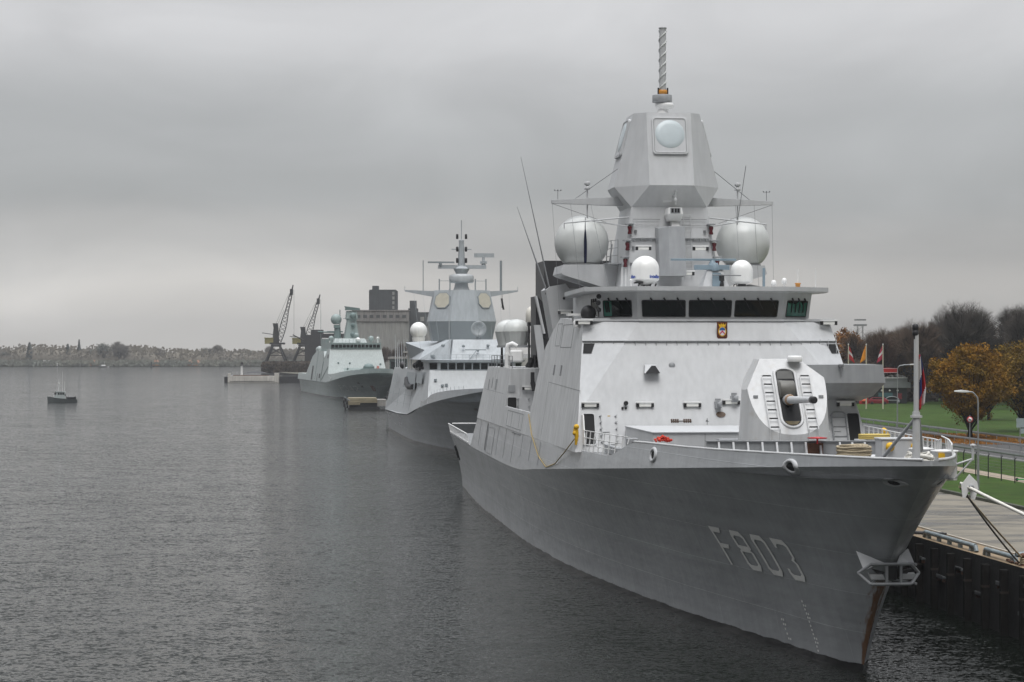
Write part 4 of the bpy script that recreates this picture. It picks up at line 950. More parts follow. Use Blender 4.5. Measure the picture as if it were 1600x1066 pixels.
mb = MB(); P0 = [(-9.0,69.5,10.2),(-9.18,66,8.9),(-9.3,60,7.7),(-9.4,55,7.15),(-9.38,51,7.6),(-9.3,47,8.5),(-9.15,43.3,9.5)]
T0 = [Vector(p) for p in P0]; pts=[]
for i in range(60):
    t = i/59*(len(T0)-1); k = min(int(t),len(T0)-2); f = t-k; pts.append(tuple(T0[k].lerp(T0[k+1],f*f*(3-2*f)*.4+f*.6)))
pts = [(min(p[0],-(max(sx(p[2]) if p[2]>8.7 else 0, H.hb(p[1],p[2]))+.07)),p[1],p[2]) for p in pts]
mb.path(pts,.038,6)
loose('water_hose', mb, mat('yellow_hose',(.36,.26,.09),.6,var=.2,scale=.4), (0,0,0), 'yellow hose hanging in a long loop down the starboard side of the near frigate', 'hose')
def cloth(name, pts_fn, nu, nv, mats, mfn, label, cat, loc, rot=(0,0,0), group=None, parent=None):
    mb = MB(); 
    vs = [pts_fn(i/nu, j/nv) for j in range(nv+1) for i in range(nu+1)]; fs = [(j*(nu+1)+i,j*(nu+1)+i+1,(j+1)*(nu+1)+i+1,(j+1)*(nu+1)+i) for j in range(nv) for i in range(nu)]
    mb.add(vs, fs, True); mb.mi = [mfn((k%nu+.5)/nu, (k//nu+.5)/nv) for k in range(nu*nv)]
    o = mb.build(name, mats, parent, loc=loc, rot=rot); w = o.modifiers.new('thick','SOLIDIFY'); w.thickness = .012
    return tag(o, label, cat, group) if label else o
M_fr, M_fw, M_fb = mat('flag_red',(.42,.02,.025),.75), mat('flag_white',(.62,.6,.6),.75), mat('flag_blue',(.015,.03,.12),.75)
# hanging jack: the fly droops, so the bands run nearly straight down
def jack(u,v):    # u across the folds, v down
    w = .1 + .75*v**1.4 if v < .82 else .85 - 1.2*(v-.82)
    return ((u*.30)*min(1,.12+v*1.3)*(1 if v<.8 else 1.25-1.1*(v-.3)*.5), .12*math.sin(11*u+3*v), -2.35*v + .35*u*v)
def jackm(u,v):
    t = (u*1.3 + v*2.2) % 1.0
    k = int((u*2.2 + v*3.4))
    return (0,1,2,0,1,0,2,1)[k % 8]
cloth('jack_flag', jack, 14, 26, [M_fr,M_fw,M_fb], jackm, 'red white and blue flag hanging limp from the bow flag staff', 'flag', onship((JX+.12,JY,14.75)), (0,0,TH))
cloth('signal_flag', lambda u,v: ((u-.5)*(.03+.5*max(0,v-.25)*(1.25-v)*1.6), .1*math.sin(6*v+9*u), -3.2*v), 6, 20, [mat('navy_cloth',(.006,.01,.045),.8)], lambda u,v:0, 'furled navy blue flag hanging before the left grey radome', 'flag', onship((-5.75,62.9,24.2)), (0,0,TH))
# ------------------------------------------------------------------ second frigate
SB = thing('frigate', 'blue-grey frigate with a faceted octagonal mast, moored behind the near one', 'warship', (-.64, 284, 0), math.atan(.12), 'warships moored along the quay')
M_b = mat('frigate_blue_grey', (.42,.45,.47), .45, var=.06, scale=.6, streak=.1); M_bd = mat('frigate_mid_grey', (.27,.30,.315), .45, var=.06, scale=.6)
M_bl = mat('frigate_light', (.46,.48,.49), .45, var=.05, scale=.6, streak=.06); M_spy = mat('cream_array', (.56,.53,.44), .45, var=.08)
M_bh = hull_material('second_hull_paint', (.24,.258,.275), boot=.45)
HB = Hull(133, 9.5, 1.0, [(0,9.75),(14,8.6),(37,6.8),(66,4.4),(90,3.9),(133,3.4)],
  [(0,0),(.6,.8),(3,2.0),(8,3.6),(16,5.4),(26,6.9),(40,8.0),(60,8.4),(100,8.4),(133,7.6)], [(0,0),(8,1.6),(20,3.6),(40,6.4),(60,7.7),(100,7.9),(124,7.2)], tumble=.16)
mb = MB(); HB.outer(mb, 60)
zb = lambda y: interp([(0,9.9),(20,9.2),(34,8.3),(40,7.2),(50,7.0)], y)
for s in (-1,1): HB.band(mb, zb, 0, 44, s, 24)
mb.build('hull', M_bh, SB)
def bsx(z): return 8.4 - .16*(z-5.)
mb = MB()
for s in (-1,1):
    ed = [(36,7.0),(39.5,11.8),(118,11.6),(122,8.4),(128,5.3),(133,5.2),(133,3.5),(90,4.0),(66,4.5),(44,6.3)]
    mb.poly([(s*min(bsx(z), HB.hb(y,max(z,HB.zk(y)))+.0), y, z) for y,z in ed])
top = [(36,7.0),(39.5,11.8),(118,11.6),(122,8.4),(128,5.3),(133,5.2)]
mb.loft([[(-min(bsx(z),HB.hb(y,max(z,HB.zk(y)))),y,z),(min(bsx(z),HB.hb(y,max(z,HB.zk(y)))),y,z)] for y,z in top], cap=False, closed=False)
SBS = mb.build('superstructure', M_bl, SB)
mb = MB(); HB.deck(mb, lambda y: 8.0-.02*y, .3, 40); mb.build('deck', M_bd, SB)
mb = MB(); mb.loft([[(-7.2,36.2,7.0),(7.2,36.2,7.0),(7.2,60,7.0),(-7.2,60,7.0)],[(-6.9,38.6,11.75),(6.9,38.6,11.75),(6.9,60,11.75),(-6.9,60,11.75)]]); mb.build('front_wall', M_bl, SBS)
def wr(z,o): return [(-6.9-o,50,z),(-6.9-o,40.6-o,z),(-5.6,38.7-o,z),(5.6,38.7-o,z),(6.9+o,40.6-o,z),(6.9+o,50,z)]
mb = MB(); mb.loft([wr(11.75,0),wr(13.0,.15)]); mb.loft([wr(13.0,.4),wr(13.35,.5)]); BW2 = mb.build('wheelhouse', M_b, SB)
for i in range(9):
    x = -5.35+i*1.2
    mb = MB(); mb.ext([(x,38.62,11.95),(x+1.0,38.62,11.95),(x+1.0,38.5,12.85),(x,38.5,12.85)],(0,-.03,0)); mb.build('window', M_glass, BW2)
for s in (-1,1):
    mb = MB(); mb.ext([(s*5.85,38.98,11.95),(s*6.8,40.38,11.95),(s*6.88,40.25,12.85),(s*5.85,38.85,12.85)],(0,-.04,0)); mb.build('window', M_glass, BW2)
mb = MB()
for x in range(-6,7): mb.tube((x,39,13.35),(x,39,14.1),.04,n=4)
mb.tube((-6.5,39,14.1),(6.5,39,14.1),.04,n=4); mb.tube((-6.5,39,13.75),(6.5,39,13.75),.03,n=4); mb.build('guard_rail', M_b, BW2)
mb = MB(); mb.loft([[(-3.1,46,13.3),(5.6,46,13.3),(5.6,70,13.3),(-3.1,70,13.3)],[(-2.6,48,16.4),(5.2,48,16.4),(5.2,70,16.4),(-2.6,70,16.4)]]); mb.loft([[(-7.6,52,13.3),(-3.1,48,13.3),(-3.1,70,13.3),(-7.6,70,13.3)],[(-6.5,54,14.8),(-2.8,49.5,16.4),(-2.8,70,16.4),(-8.4,70,16.0)]])
mb.build('deckhouse', M_b, SB)
mb = MB()
for (x,y,z,r) in ((-4.2,47.6,15.5,.3),(-1.2,46.6,15.4,.25),(2.6,47,15.5,.25),(-5.6,50,13.9,.35),(1.0,46.4,14.7,.2)): mb.sph((x,y,z),r,8)
mb.tube((-.2,46,13.5),(.8,46.2,14.8),.06,n=4); mb.bx(-1.0,2.2,45.8,45.9,14.75,14.9); mb.build('deckhouse_fitting', M_bd, SB)
MYB = 62.
def oct8(h,c,z): return [(-h+c,MYB-h,z),(h-c,MYB-h,z),(h,MYB-h+c,z),(h,MYB+h-c,z),(h-c,MYB+h,z),(-h+c,MYB+h,z),(-h,MYB+h-c,z),(-h,MYB-h+c,z)]
mb = MB(); mb.loft([oct8(4.7,2.7,16.2), oct8(5.3,3.1,19.3)]); MB2 = mb.build('mast_base', M_bd, SB)
mb = MB(); mb.loft([oct8(5.32,3.12,19.3), oct8(4.35,2.65,24.2)]); MH2 = mb.build('mast_house', M_b, SB)
for s in (-1,1):
    lo0,lo1,hi0,hi1 = [Vector(p) for p in (oct8(5.32,3.12,19.3)[1], oct8(5.32,3.12,19.3)[2], oct8(4.35,2.65,24.2)[1], oct8(4.35,2.65,24.2)[2])]
    nrm = (lo1-lo0).cross(hi0-lo0).normalized(); nrm = nrm if nrm.y < 0 else -nrm
    def PP(u,v,o): p = lo0.lerp(lo1,u).lerp(hi0.lerp(hi1,u),v) + nrm*o; return (s*p.x,p.y,p.z)
    oc = [(.3,.42),(.7,.42),(.9,.56),(.9,.8),(.7,.92),(.3,.92),(.1,.8),(.1,.56)]
    mb = MB(); mb.loft([[PP(u,v,.0) for u,v in oc],[PP(u,v,.12) for u,v in oc]]); o = mb.build('array_panel', M_bd, MH2)
    mb = MB(); mb.poly([PP(.5+(u-.5)*.9,.67+(v-.67)*.92,.13) for u,v in oc]); mb.build('array_face', M_spy, o)
mb = MB(); mb.lathe([(1.35,24.2),(1.1,24.9),(1.0,25.5)],(0,MYB,0),8,smooth=False); mb.lathe([(.6,25.6),(1.85,25.45),(1.98,25.7),(1.98,26.4),(1.85,26.7),(.9,26.9)],(0,MYB,0),28); mb.build('mast_drum', M_bl, SB)
mb = MB(); mb.lathe([(.8,26.8),(1.3,27.7),(.6,28.2)],(0,MYB,0),8,smooth=False); mb.bx(-3.7,3.9,MYB-.6,MYB+.6,27.7,28.25); mb.lathe([(.6,28.2),(.38,32.2),(.3,32.3)],(0,MYB,0),8,smooth=False); mb.lathe([(.4,31.6),(.42,32.2)],(0,MYB,0),10); mb.tube((0,MYB,32),(0,MYB,35.4),.07,n=5); mb.bx(-1.6,1.6,MYB-.1,MYB+.1,30.7,30.85)
PM = mb.build('pole_mast', M_b, SB)
for x,z in ((-.7,30.4),(.7,30.4),(-.7,32.4),(.7,32.4),(-.7,28.6),(.7,28.6)):
    mb = MB(); mb.lathe([(.16,0),(.2,.1),(.2,.7),(.1,.8)],(x,MYB-.3,z),8); mb.build('mast_lamp', M_black, PM)
mb = MB(); mb.bx(-5.4,-1.2,MYB-.8,MYB-.5,28.55,28.8); mb.tube((-3.4,MYB-.6,28.2),(-3.4,MYB-.6,28.6),.25,n=8); mb.build('radar_antenna', M_bd, PM)
mb = MB(); mb.bx(2.0,5.2,MYB-.4,MYB-.1,29.5,30.15); mb.tube((3.5,MYB-.2,28.2),(3.5,MYB-.2,29.5),.35,.2,8); mb.bx(3.0,4.0,MYB-.6,MYB+.2,28.5,28.9); mb.build('radar_antenna', M_b, PM)
for s in (-1,1):
    mb = MB(); mb.loft([[(s*3.9,MYB-.5,23.1),(s*3.9,MYB+.5,23.1),(s*3.9,MYB+.5,24.1),(s*3.9,MYB-.5,24.1)],[(s*9.0,MYB-.15,24.05),(s*9.0,MYB+.15,24.05),(s*9.0,MYB+.15,24.3),(s*9.0,MYB-.15,24.3)]]); mb.tube((s*9,MYB,24.2),(s*9,MYB,24.9),.05,n=4)
    Y2 = mb.build('yard', M_b, MH2)
    mb = MB(); x = -6.1 if s<0 else 6.3; mb.tube((x,MYB,24.1),(x,MYB,29.),.07 if s<0 else .2,n=7); mb.build('yard_antenna', M_bd, Y2)
    mb = MB()
    for q in (4.6,6.2,7.6): mb.tube((s*q,MYB,23.9),(s*(q-.6),MYB-8,14),.02,n=3)
    mb.build('stay_wire', M_bd, Y2)
    mb = MB()
    for q in (2.0,3.7): mb.tube((s*q,MYB-2,24.2),(s*q,MYB-2,26.0),.1,n=5)
    mb.tube((s*2.0,MYB-2,25.7),(s*3.7,MYB-2,25.7),.05,n=4); mb.build('mast_rail', M_bd, MH2)
mb = MB(); mb.tube((6.5,MYB,24.0),(6.4,MYB-.5,21.5),.05,n=4); mb.path([(6.4,MYB-.3,23),(6.5,MYB-.3,22.2),(6.7,MYB-.3,21.2)],.16,5); mb.build('pennant', M_black, Y2)
mb = MB(); mb.sph((-5.6,78,18.0),1.42,24,-60,90); mb.lathe([(1.0,16.2),(1.1,16.9)],(-5.6,78,0),16); mb.build('radome', M_domew, SB)
mb = MB(); n=24; yy=48.2; mb.loft([[(1.3+r*math.cos(2*math.pi*i/n),yy+d,18.0+r*math.sin(2*math.pi*i/n)) for i in range(n)] for r,d in ((1.2,0),(1.15,-.1),(.8,.15),(.4,.3),(.02,.35))],cap=False,smooth=True); mb.tube((1.3,48.8,16.3),(1.3,48.6,17.2),.3,n=8); mb.bx(.9,1.7,48.5,49,16.3,16.8)
FD = mb.build('dish_director', M_b, SB)
mb = MB()
for a in (.5,2.6,4.7): mb.tube((1.3+1.1*math.cos(a),48.1,18+1.1*math.sin(a)),(1.3,47.3,18),.04,n=4)
mb.build('dish_strut', M_bd, FD)
mb = MB()
for x,y,h in ((-7.3,70,3.6),(-7.2,76,4.5),(-7.1,82,5),(-7.1,90,5),(-7.0,97,4.6),(-7.0,104,5),(-6.9,110,4.6),(-6.9,116,6)): mb.tube((x,y,11.6),(x-.1,y,11.6+h),.09,.05,5)
mb.build('whip_antenna', M_bl, SB)
mb = MB(); mb.tube((-3.6,44,13.2),(-3.6,44,24.0),.06,n=4); mb.build('whip_antenna', M_bl, SB)
mb = MB()
for x,y,z,r in ((-6.9,60,12.5,.7),(-7.0,66,12.3,.5),(-7,95,12.1,.6),(-6.9,98,12.3,.5)): mb.sph((x,y,z),r,8)
mb.bx(-7.2,-6.4,56,64,11.6,12.1); mb.build('covered_weapon', M_black, SB)
mb = MB(); mb.bx(-6.6,-3,66,90,11.6,14.3); mb.bx(-7.2,-2.4,64,92,14.3,14.55); mb.build('boat_deck_house', mat('cream_panel',(.55,.53,.47),.5), SB)
# opening in the starboard side with a boat inside, doors and fittings on the front wall
mb = MB(); fs = lambda y,z,o=.03: (-(bsx(z)+o),y,z)
mb.poly([fs(57,8.6),fs(84,8.6),fs(78,11.2),fs(60,11.2)]); mb.build('boat_bay', M_bd, SBS)
mb = MB(); mb.path([fs(60,9,.1),fs(66,8.9,.35),fs(72,9.3,.3),fs(76,10,.1)],.45,7); mb.build('rescue_boat', M_black, SBS)
mb = MB(); mb.poly([fs(45,9.7),fs(57,9.7),fs(57,11.4),fs(46,11.4)]); mb.build('bay_shutter', M_bd, SBS)
mb = MB()
for y in (100,104,108): mb.poly([fs(y,9.0),fs(y+1.2,9.0),fs(y+1.2,10.6),fs(y,10.6)])
mb.build('side_grille', M_bd, SBS)
mb = MB()
for z in (6.2,7.6): mb.tube(fs(62,z),fs(122,z-.6),.03,n=3)
for y in (62,75,90,104): mb.tube(fs(y,5.2),fs(y,8.3),.03,n=3)
mb.build('panel_seam', M_bd, SBS)
fw = lambda x,z: (x, 36.2+(z-7)*.505-.04, z)
for x,z,w,h in ((-5.1,8.3,.55,1.0),(-4.3,8.35,.5,.35),(.9,7.9,.5,.6)):
    mb = MB(); mb.ext([fw(x,z),fw(x+w,z),fw(x+w,z+h),fw(x,z+h)],(0,-.03,0)); mb.build('door' if h>.9 else 'opening', M_bl if h>.9 else M_black, SBS)
mb = MB(); mb.ext([fw(-2.6,7.9),fw(-1.3,7.9),fw(-1.3,9.2),fw(-2.6,9.2)],(0,-.12,0)); mb.build('wall_locker', M_bl, SBS)
mb = MB()
for x,z in ((-6.2,10.4),(-5.2,9.6),(-4.6,9.7),(3.2,10.6),(-.5,8.9)): p = fw(x,z); mb.bx(p[0]-.2,p[0]+.2,p[1]-.3,p[1],z-.15,z+.15)
mb.build('wall_lamp', M_bd, SBS)
mb = MB()
for y in (6,8.5,11): mb.ext([(-(HB.hb(y,6.6+.0*y)+.02),y,6.6),(-(HB.hb(y+1.3,6.6)+.02),y+1.3,6.6),(-(HB.hb(y+1.3,6.9)+.02),y+1.3,6.9),(-(HB.hb(y,6.9)+.02),y,6.9)],(-.05,0,0))
mb.build('mooring_port', M_black, SB)
mb = MB()
for i in range(10): y = 14+i*2.3; mb.tube((-(HB.hb(y,zb(y))-.2),y,zb(y)),(-(HB.hb(y,zb(y))-.2),y,zb(y)+.5),.04,n=4)
mb.build('guard_rail', M_b, SB)

# ------------------------------------------------------------------ third ship
SC = thing('support_ship', 'pale green-grey naval ship with a wide bridge, moored farthest along the quay', 'warship', (-38, 628, 0), math.atan(.205), 'warships moored along the quay')
M_c = mat('green_grey_paint', (.42,.465,.455), .5, var=.06, scale=.4, streak=.12); M_c2 = mat('dark_green_grey', (.16,.22,.215), .5, var=.1, scale=.5); M_c3 = mat('mid_green_grey', (.29,.355,.345), .5, var=.06, scale=.5)
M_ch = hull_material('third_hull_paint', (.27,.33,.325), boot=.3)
HC = Hull(137, 8, .8, [(0,8.0),(10,7.4),(30,5.9),(55,4.5),(80,4.4),(137,4.5)], [(0,0),(.5,1.5),(2,3.0),(6,5.0),(14,7.2),(26,8.9),(40,9.5),(100,9.6),(137,9.0)], [(0,0),(6,1.9),(20,5.2),(40,8.4),(70,9.2),(128,8.4)], tumble=.14)
mb = MB(); HC.outer(mb, 50); zc3 = lambda y: interp([(0,9.3),(20,8.3),(40,7.3),(60,7.0)], y)
for s in (-1,1): HC.band(mb, zc3, 0, 60, s, 24)
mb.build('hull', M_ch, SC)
mb = MB(); HC.deck(mb, lambda y: 7.0, .4, 56); mb.build('deck', M_c2, SC)
def csx(z): return 9.5 - .14*(z-5)
mb = MB(); fr = [(50,6.9),(54.5,14.8)]
for s in (-1,1):
    mb.poly([(s*csx(z),y,z) for y,z in ((50,6.9),(54.5,15.0),(60,15.0),(66,12.0),(68,4.5),(55,4.6),(45,5.0),(40,6.0))])
    mb.poly([(s*csx(z),y,z) for y,z in ((68,4.5),(66.5,11),(70,14.2),(90,14.2),(100,12.4),(113,6.4),(114,4.5))])
    mb.poly([(s*csx(z),y,z) for y,z in ((113,4.5),(112.8,6.6),(137,6.6),(137,4.55))])
mb.loft([[(-csx(z),y,z),(csx(z),y,z)] for y,z in ((40,6.0),(50,6.9),(54.5,15.0),(60,15.0),(66,12.0),(70,14.2),(90,14.2),(100,12.4),(113,6.4),(137,6.6),(137,4.5))],cap=False,closed=False)
CS = mb.build('superstructure', M_c, SC)
mb = MB(); p = lambda x,z: (x, 50+(z-6.9)*.57-.03, z); mb.poly([p(-4.2,7.5),p(3.4,7.5),p(3.4,14.6),p(-4.2,14.6)]); mb.build('front_panel', M_c3, CS)
mb = MB(); mb.loft([[(-8.0,54.2,15.0),(8.0,54.2,15.0),(8.0,66,15.0),(-8.0,66,15.0)],[(-8.0,54.0,16.9),(8.0,54.0,16.9),(8.0,66,16.9),(-8.0,66,16.9)]]); CW = mb.build('wheelhouse', M_c3, SC)
for i in range(13):
    mb = MB(); x = -7.7+i*1.19; mb.bx(x,x+.95,53.95,54.06,15.35,16.3); mb.build('window', M_glass, CW)
mb = MB(); rail_line(mb,[(x,54.5,16.9) for x in range(-8,9,2)],1.0,r=.05); mb.build('guard_rail', M_c, CW)
mb = MB(); mb.loft([[(-2.4,64,16.5),(2.6,64,16.5),(2.6,69,16.5),(-2.4,69,16.5)],[(-1.2,65,24),(1.6,65,24),(1.6,68,24),(-1.2,68,24)],[(-1.6,64.6,24.6),(2.0,64.6,24.6),(2.0,68,24.6),(-1.6,68,24.6)],[(-1.4,65,27),(1.8,65,27),(1.8,68,27),(-1.4,68,27)]]); CM = mb.build('mast', M_c3, SC)
mb = MB(); mb.ext([(-2.0,64.6,27.2),(2.8,64.6,27.2),(2.6,64.6,27.9),(-2.2,64.6,28.5),(-1.9,64.6,28.0)],(0,1.2,0)); mb.build('search_radar', M_c2, CM)
mb = MB()
for z,w in ((25.5,1.9),(22.5,1.3),(19.5,1.6)): mb.sph((.4,64.4,z),w*.55,10); mb.bx(-w-.6,w+1,65.5,66,z-1,z-.85)
mb.build('mast_sensor', M_c2, CM)
mb = MB(); mb.sph((-4.6,67,24.3),1.75,20,-60,90); mb.build('radome', M_c3, SC)
mb = MB(); mb.lathe([(1.4,16.5),(.9,22.6)],(-4.2,67,0),8,smooth=False); mb.bx(-7.5,-2.5,66.4,67,20.2,20.6); mb.tube((-10.5,66.5,20.4),(-5,66.8,20.2),.25,n=5); mb.bx(-5.4,-3.4,65.8,67,21.6,22.6); mb.tube((-3.4,67,22),(-3.4,67,27.4),.15,n=5); mb.build('radome_mast', M_c2, SC)
for x,y,z,r,m in ((-6.8,62,18.2,.9,M_c3),(5.9,62,18.2,.9,M_c3),(1.2,58,17.7,.85,M_domew),(7.8,60,18.3,.5,M_domew),(1.0,60,19.2,.8,M_c3)):
    mb = MB(); mb.sph((x,y,z),r,14); mb.tube((x,y,16.8),(x,y,z),.3,n=6); mb.build('small_radome', m, SC)
mb = MB(); mb.loft([[(-6.5,57.5,16.9),(4,57.5,16.9),(4,66,16.9),(-6.5,66,16.9)],[(-6,59,18.2),(3.5,59,18.2),(3.5,66,18.2),(-6,66,18.2)]]); mb.build('upper_deckhouse', M_c, SC)
mb = MB()
for i in range(14): x = -7.5+i*1.15; mb.tube((x,56+.5*(i%3),16.9),(x,56+.5*(i%3),17.8+.5*((i*7)%4)),.06,n=4)
mb.build('whip_antenna', M_c3, SC)
mb = MB(); mb.bx(-7.4,-6.2,72,84,12,18.2); mb.tube((-8.0,80,14),(-8.0,80,27.5),.06,n=4); mb.build('funnel', M_c3, SC)
mb = MB()
for y,z in ((86,14.2),(90,14.4),(93,14.2)): mb.sph((-7.2,y,z+.5),1.0,8)
mb.bx(-8,-6,84,94,13.8,14.6); mb.build('deck_gear', M_c, SC)
cs = lambda y,z,o=.05: (-(csx(z)+o),y,z)
mb = MB()
for y0,y1,z0,z1 in ((92,96,4.8,9.4),(70.5,74,5.6,7.0),(78,79,4.6,7),(55,57.5,12,13.2)): mb.poly([cs(y0,z0),cs(y1,z0),cs(y1,z1),cs(y0,z1)])
mb.build('side_opening', M_black, CS)
mb = MB(); mb.tube(cs(66.5,11),cs(68,4.6),.12,n=4); mb.tube(cs(52,9.5),cs(66,5),.08,n=3); mb.tube(cs(84,5),cs(84,14),.06,n=3); mb.build('panel_seam', M_c2, CS)
mb = MB(); mb.lathe([(1.6,8.9),(1.8,9.3),(1.2,10.2),(.3,10.5)],(1.6,36,0),10); mb.ext([(-1.5,34,8.6),(4.5,34,8.2),(3.0,34,9.0),(-.2,34,9.1)],(0,2,0)); mb.bx(2.2,3.4,33.8,34.5,6.9,8.6); mb.build('gun_mount', M_c2, SC)
q = lambda x,z: (x, 50+(z-6.9)*.57-.25, z)
mb = MB(); mb.ext([q(6.0,8.2),q(7.0,8.3),q(6.9,9.6),q(6.2,9.7)],(0,-.1,0)); mb.build('red_emblem', mat('faded_red',(.32,.10,.07),.6), CS)
mb = MB()
for x,z in ((-5.8,10.6),(-2.2,10.5),(-3.0,8.8),(7.4,10.2)): p_ = q(x,z); mb.bx(x-.25,x+.25,p_[1]-.1,p_[1]+.2,z-.2,z+.2)
mb.build('wall_fitting', M_c2, CS)
mb = MB(); hull_text(mb, HC, 'F342', 33.0, 2.3, 3.2, 1.7, 1.3, slant=.6, off=.05); mb.build('hull_number', mat('faded_number',(.42,.45,.44),.6), SC, fix=False)
mb = MB(); y=6.0; mb.ext([(-(HC.hb(y,3.9)+.1),y,4.2),(-(HC.hb(y+1.5,3.9)+.1),y+1.5,4.2),(-(HC.hb(y+1.2,2.6)+.1),y+1.2,2.6),(-(HC.hb(y+.4,2.6)+.1),y+.4,2.6)],(-.3,0,0)); mb.build('anchor', M_rust, SC)
mb = MB()
for y,z in ((13,4.6),(12.2,3.6)): mb.ext([(-(HC.hb(y,z)+.05),y,z),(-(HC.hb(y+1.3,z)+.05),y+1.3,z),(-(HC.hb(y+1.3,z+.5)+.05),y+1.3,z+.5),(-(HC.hb(y,z+.5)+.05),y,z+.5)],(-.1,0,0))
mb.build('mooring_port', M_black, SC)

# ------------------------------------------------------------------ patrol boat
BT = thing('patrol_boat', 'small grey motor boat under way on the open water at left', 'boat', (-129, 604, 0), R(-62)); BT.scale = (.66,.66,1.0)
mb = MB(); rows=[]
for x,hw,zt in ((-.0,.05,1.75),(1.2,.8,1.6),(3,1.35,1.4),(6,1.6,1.15),(10,1.6,.95),(12.5,1.5,.9)):
    rows.append([(-hw,x,zt),(-hw*.75,x+.15,-.2),(hw*.75,x+.15,-.2),(hw,x,zt)])
mb.loft(rows); mb.build('hull', mat('boat_dark_grey',(.085,.10,.10),.5), BT)
mb = MB(); mb.loft([[(-1.2,3.2,1.2),(1.2,3.2,1.2),(1.2,7.5,1.1),(-1.2,7.5,1.1)],[(-1.05,3.8,3.0),(1.05,3.8,3.0),(1.05,7.3,2.9),(-1.05,7.3,2.9)]]); mb.bx(-1.2,1.2,3.6,7.6,2.95,3.1); CB = mb.build('cabin', M_c, BT)
mb = MB()
for i in range(3): mb.bx(-.95+i*.65,-.4+i*.65,3.3,3.7,2.2,2.8)
for s in (-1,1):
    for y in (4.2,5.2,6.2): mb.bx(min(s*1.05,s*1.18),max(s*1.05,s*1.18),y,y+.7,2.2,2.75)
mb.build('window', M_glass, CB)
mb = MB()
for x,y,h in ((0,6.6,5.6),(.5,7.2,3.0),(-.6,5.0,2.6),(0,5.0,3.6)): mb.tube((x,y,3),(x,y,3+h),.07,.04,5)
mb.bx(-.8,.8,5.0,5.2,5.4,5.55); mb.sph((0,5,5.3),.3,8); mb.build('boat_mast', M_white, BT)
mb = MB(); mb.sph((.9,7.4,2.1),.35,8); mb.sph((-.9,7.4,2.1),.35,8); mb.bx(-1.2,1.2,8.5,11.5,.9,1.5); mb.bx(-.4,.4,11.6,12.3,.9,1.6); mb.build('deck_gear', M_black, BT)
mb = MB()
for y in range(1,12): mb.tube((-1.4,y,1.2),(-1.4,y,2.0),.03,n=3)
mb.build('guard_rail', M_white, BT)
# ------------------------------------------------------------------ water, quay, land
def qp(off, ly, z):      # point in quay coordinates: off metres inland from the quay edge
    c, s = math.cos(TH), math.sin(TH); x = 10.9 + off
    return (17.42 + x*c - ly*s, 90.4 + x*s + ly*c, z)
def water_material():
    """short wind ripples: wave slopes come straight from noise, so far water stays rough instead of turning to a mirror"""
    m = bpy.data.materials.new('river_water'); m.use_nodes = True; N, L = m.node_tree.nodes, m.node_tree.links
    b = N['Principled BSDF']; b.inputs['Base Color'].default_value = (.004,.006,.004,1); b.inputs['Specular Tint'].default_value = (.93,1.,.96,1); b.inputs['Roughness'].default_value = .08; b.inputs['IOR'].default_value = 1.333; b.inputs['Specular IOR Level'].default_value = .4
    tc = N.new('ShaderNodeTexCoord'); tot = None
    def vec(o, a, c=None):
        q = N.new('ShaderNodeVectorMath'); q.operation = o
        for i, x in enumerate((a, c)):
            if x is None: continue
            if isinstance(x, tuple): q.inputs[i].default_value = x
            else: L.new(x, q.inputs[i])
        return q
    for sx_, sy_, sc_, amp, rot in ((.45,1.0,.42,.32,10),(.65,1.0,2.4,.85,-6),(.75,1.0,6.5,1.35,14)):
        mp = N.new('ShaderNodeMapping'); mp.inputs['Scale'].default_value = (sx_, sy_, 1); mp.inputs['Rotation'].default_value = (0,0,R(rot)); L.new(tc.outputs['Object'], mp.inputs['Vector'])
        n = N.new('ShaderNodeTexNoise'); n.inputs['Scale'].default_value = sc_; n.inputs['Detail'].default_value = 2.5; n.inputs['Roughness'].default_value = .5; n.inputs['Distortion'].default_value = .4; L.new(mp.outputs[0], n.inputs['Vector'])
        v = vec('MULTIPLY', vec('SUBTRACT', n.outputs['Color'], (.5,.5,.5)).outputs[0], (amp*.7, amp, 0)).outputs[0]
        tot = v if tot is None else vec('ADD', tot, v).outputs[0]
    # calmer and rougher patches
    n = N.new('ShaderNodeTexNoise'); n.inputs['Scale'].default_value = .018; n.inputs['Detail'].default_value = 3; L.new(tc.outputs['Object'], n.inputs['Vector'])
    r = N.new('ShaderNodeMapRange'); r.inputs['From Min'].default_value = .35; r.inputs['From Max'].default_value = .65; r.inputs['To Min'].default_value = .8; r.inputs['To Max'].default_value = 1.12; L.new(n.outputs['Fac'], r.inputs['Value'])
    sc_ = N.new('ShaderNodeVectorMath'); sc_.operation = 'SCALE'; L.new(tot, sc_.inputs[0]); L.new(r.outputs[0], sc_.inputs['Scale'])
    nn = vec('NORMALIZE', vec('ADD', sc_.outputs[0], (0,0,1)).outputs[0]).outputs[0]
    L.new(nn, b.inputs['Normal']); return m
mb = MB(); mb.poly([(-3000,-200,0),(1200,-200,0),(1200,6000,0),(-3000,6000,0)]); tag(mb.build('water', water_material()), kind='structure')

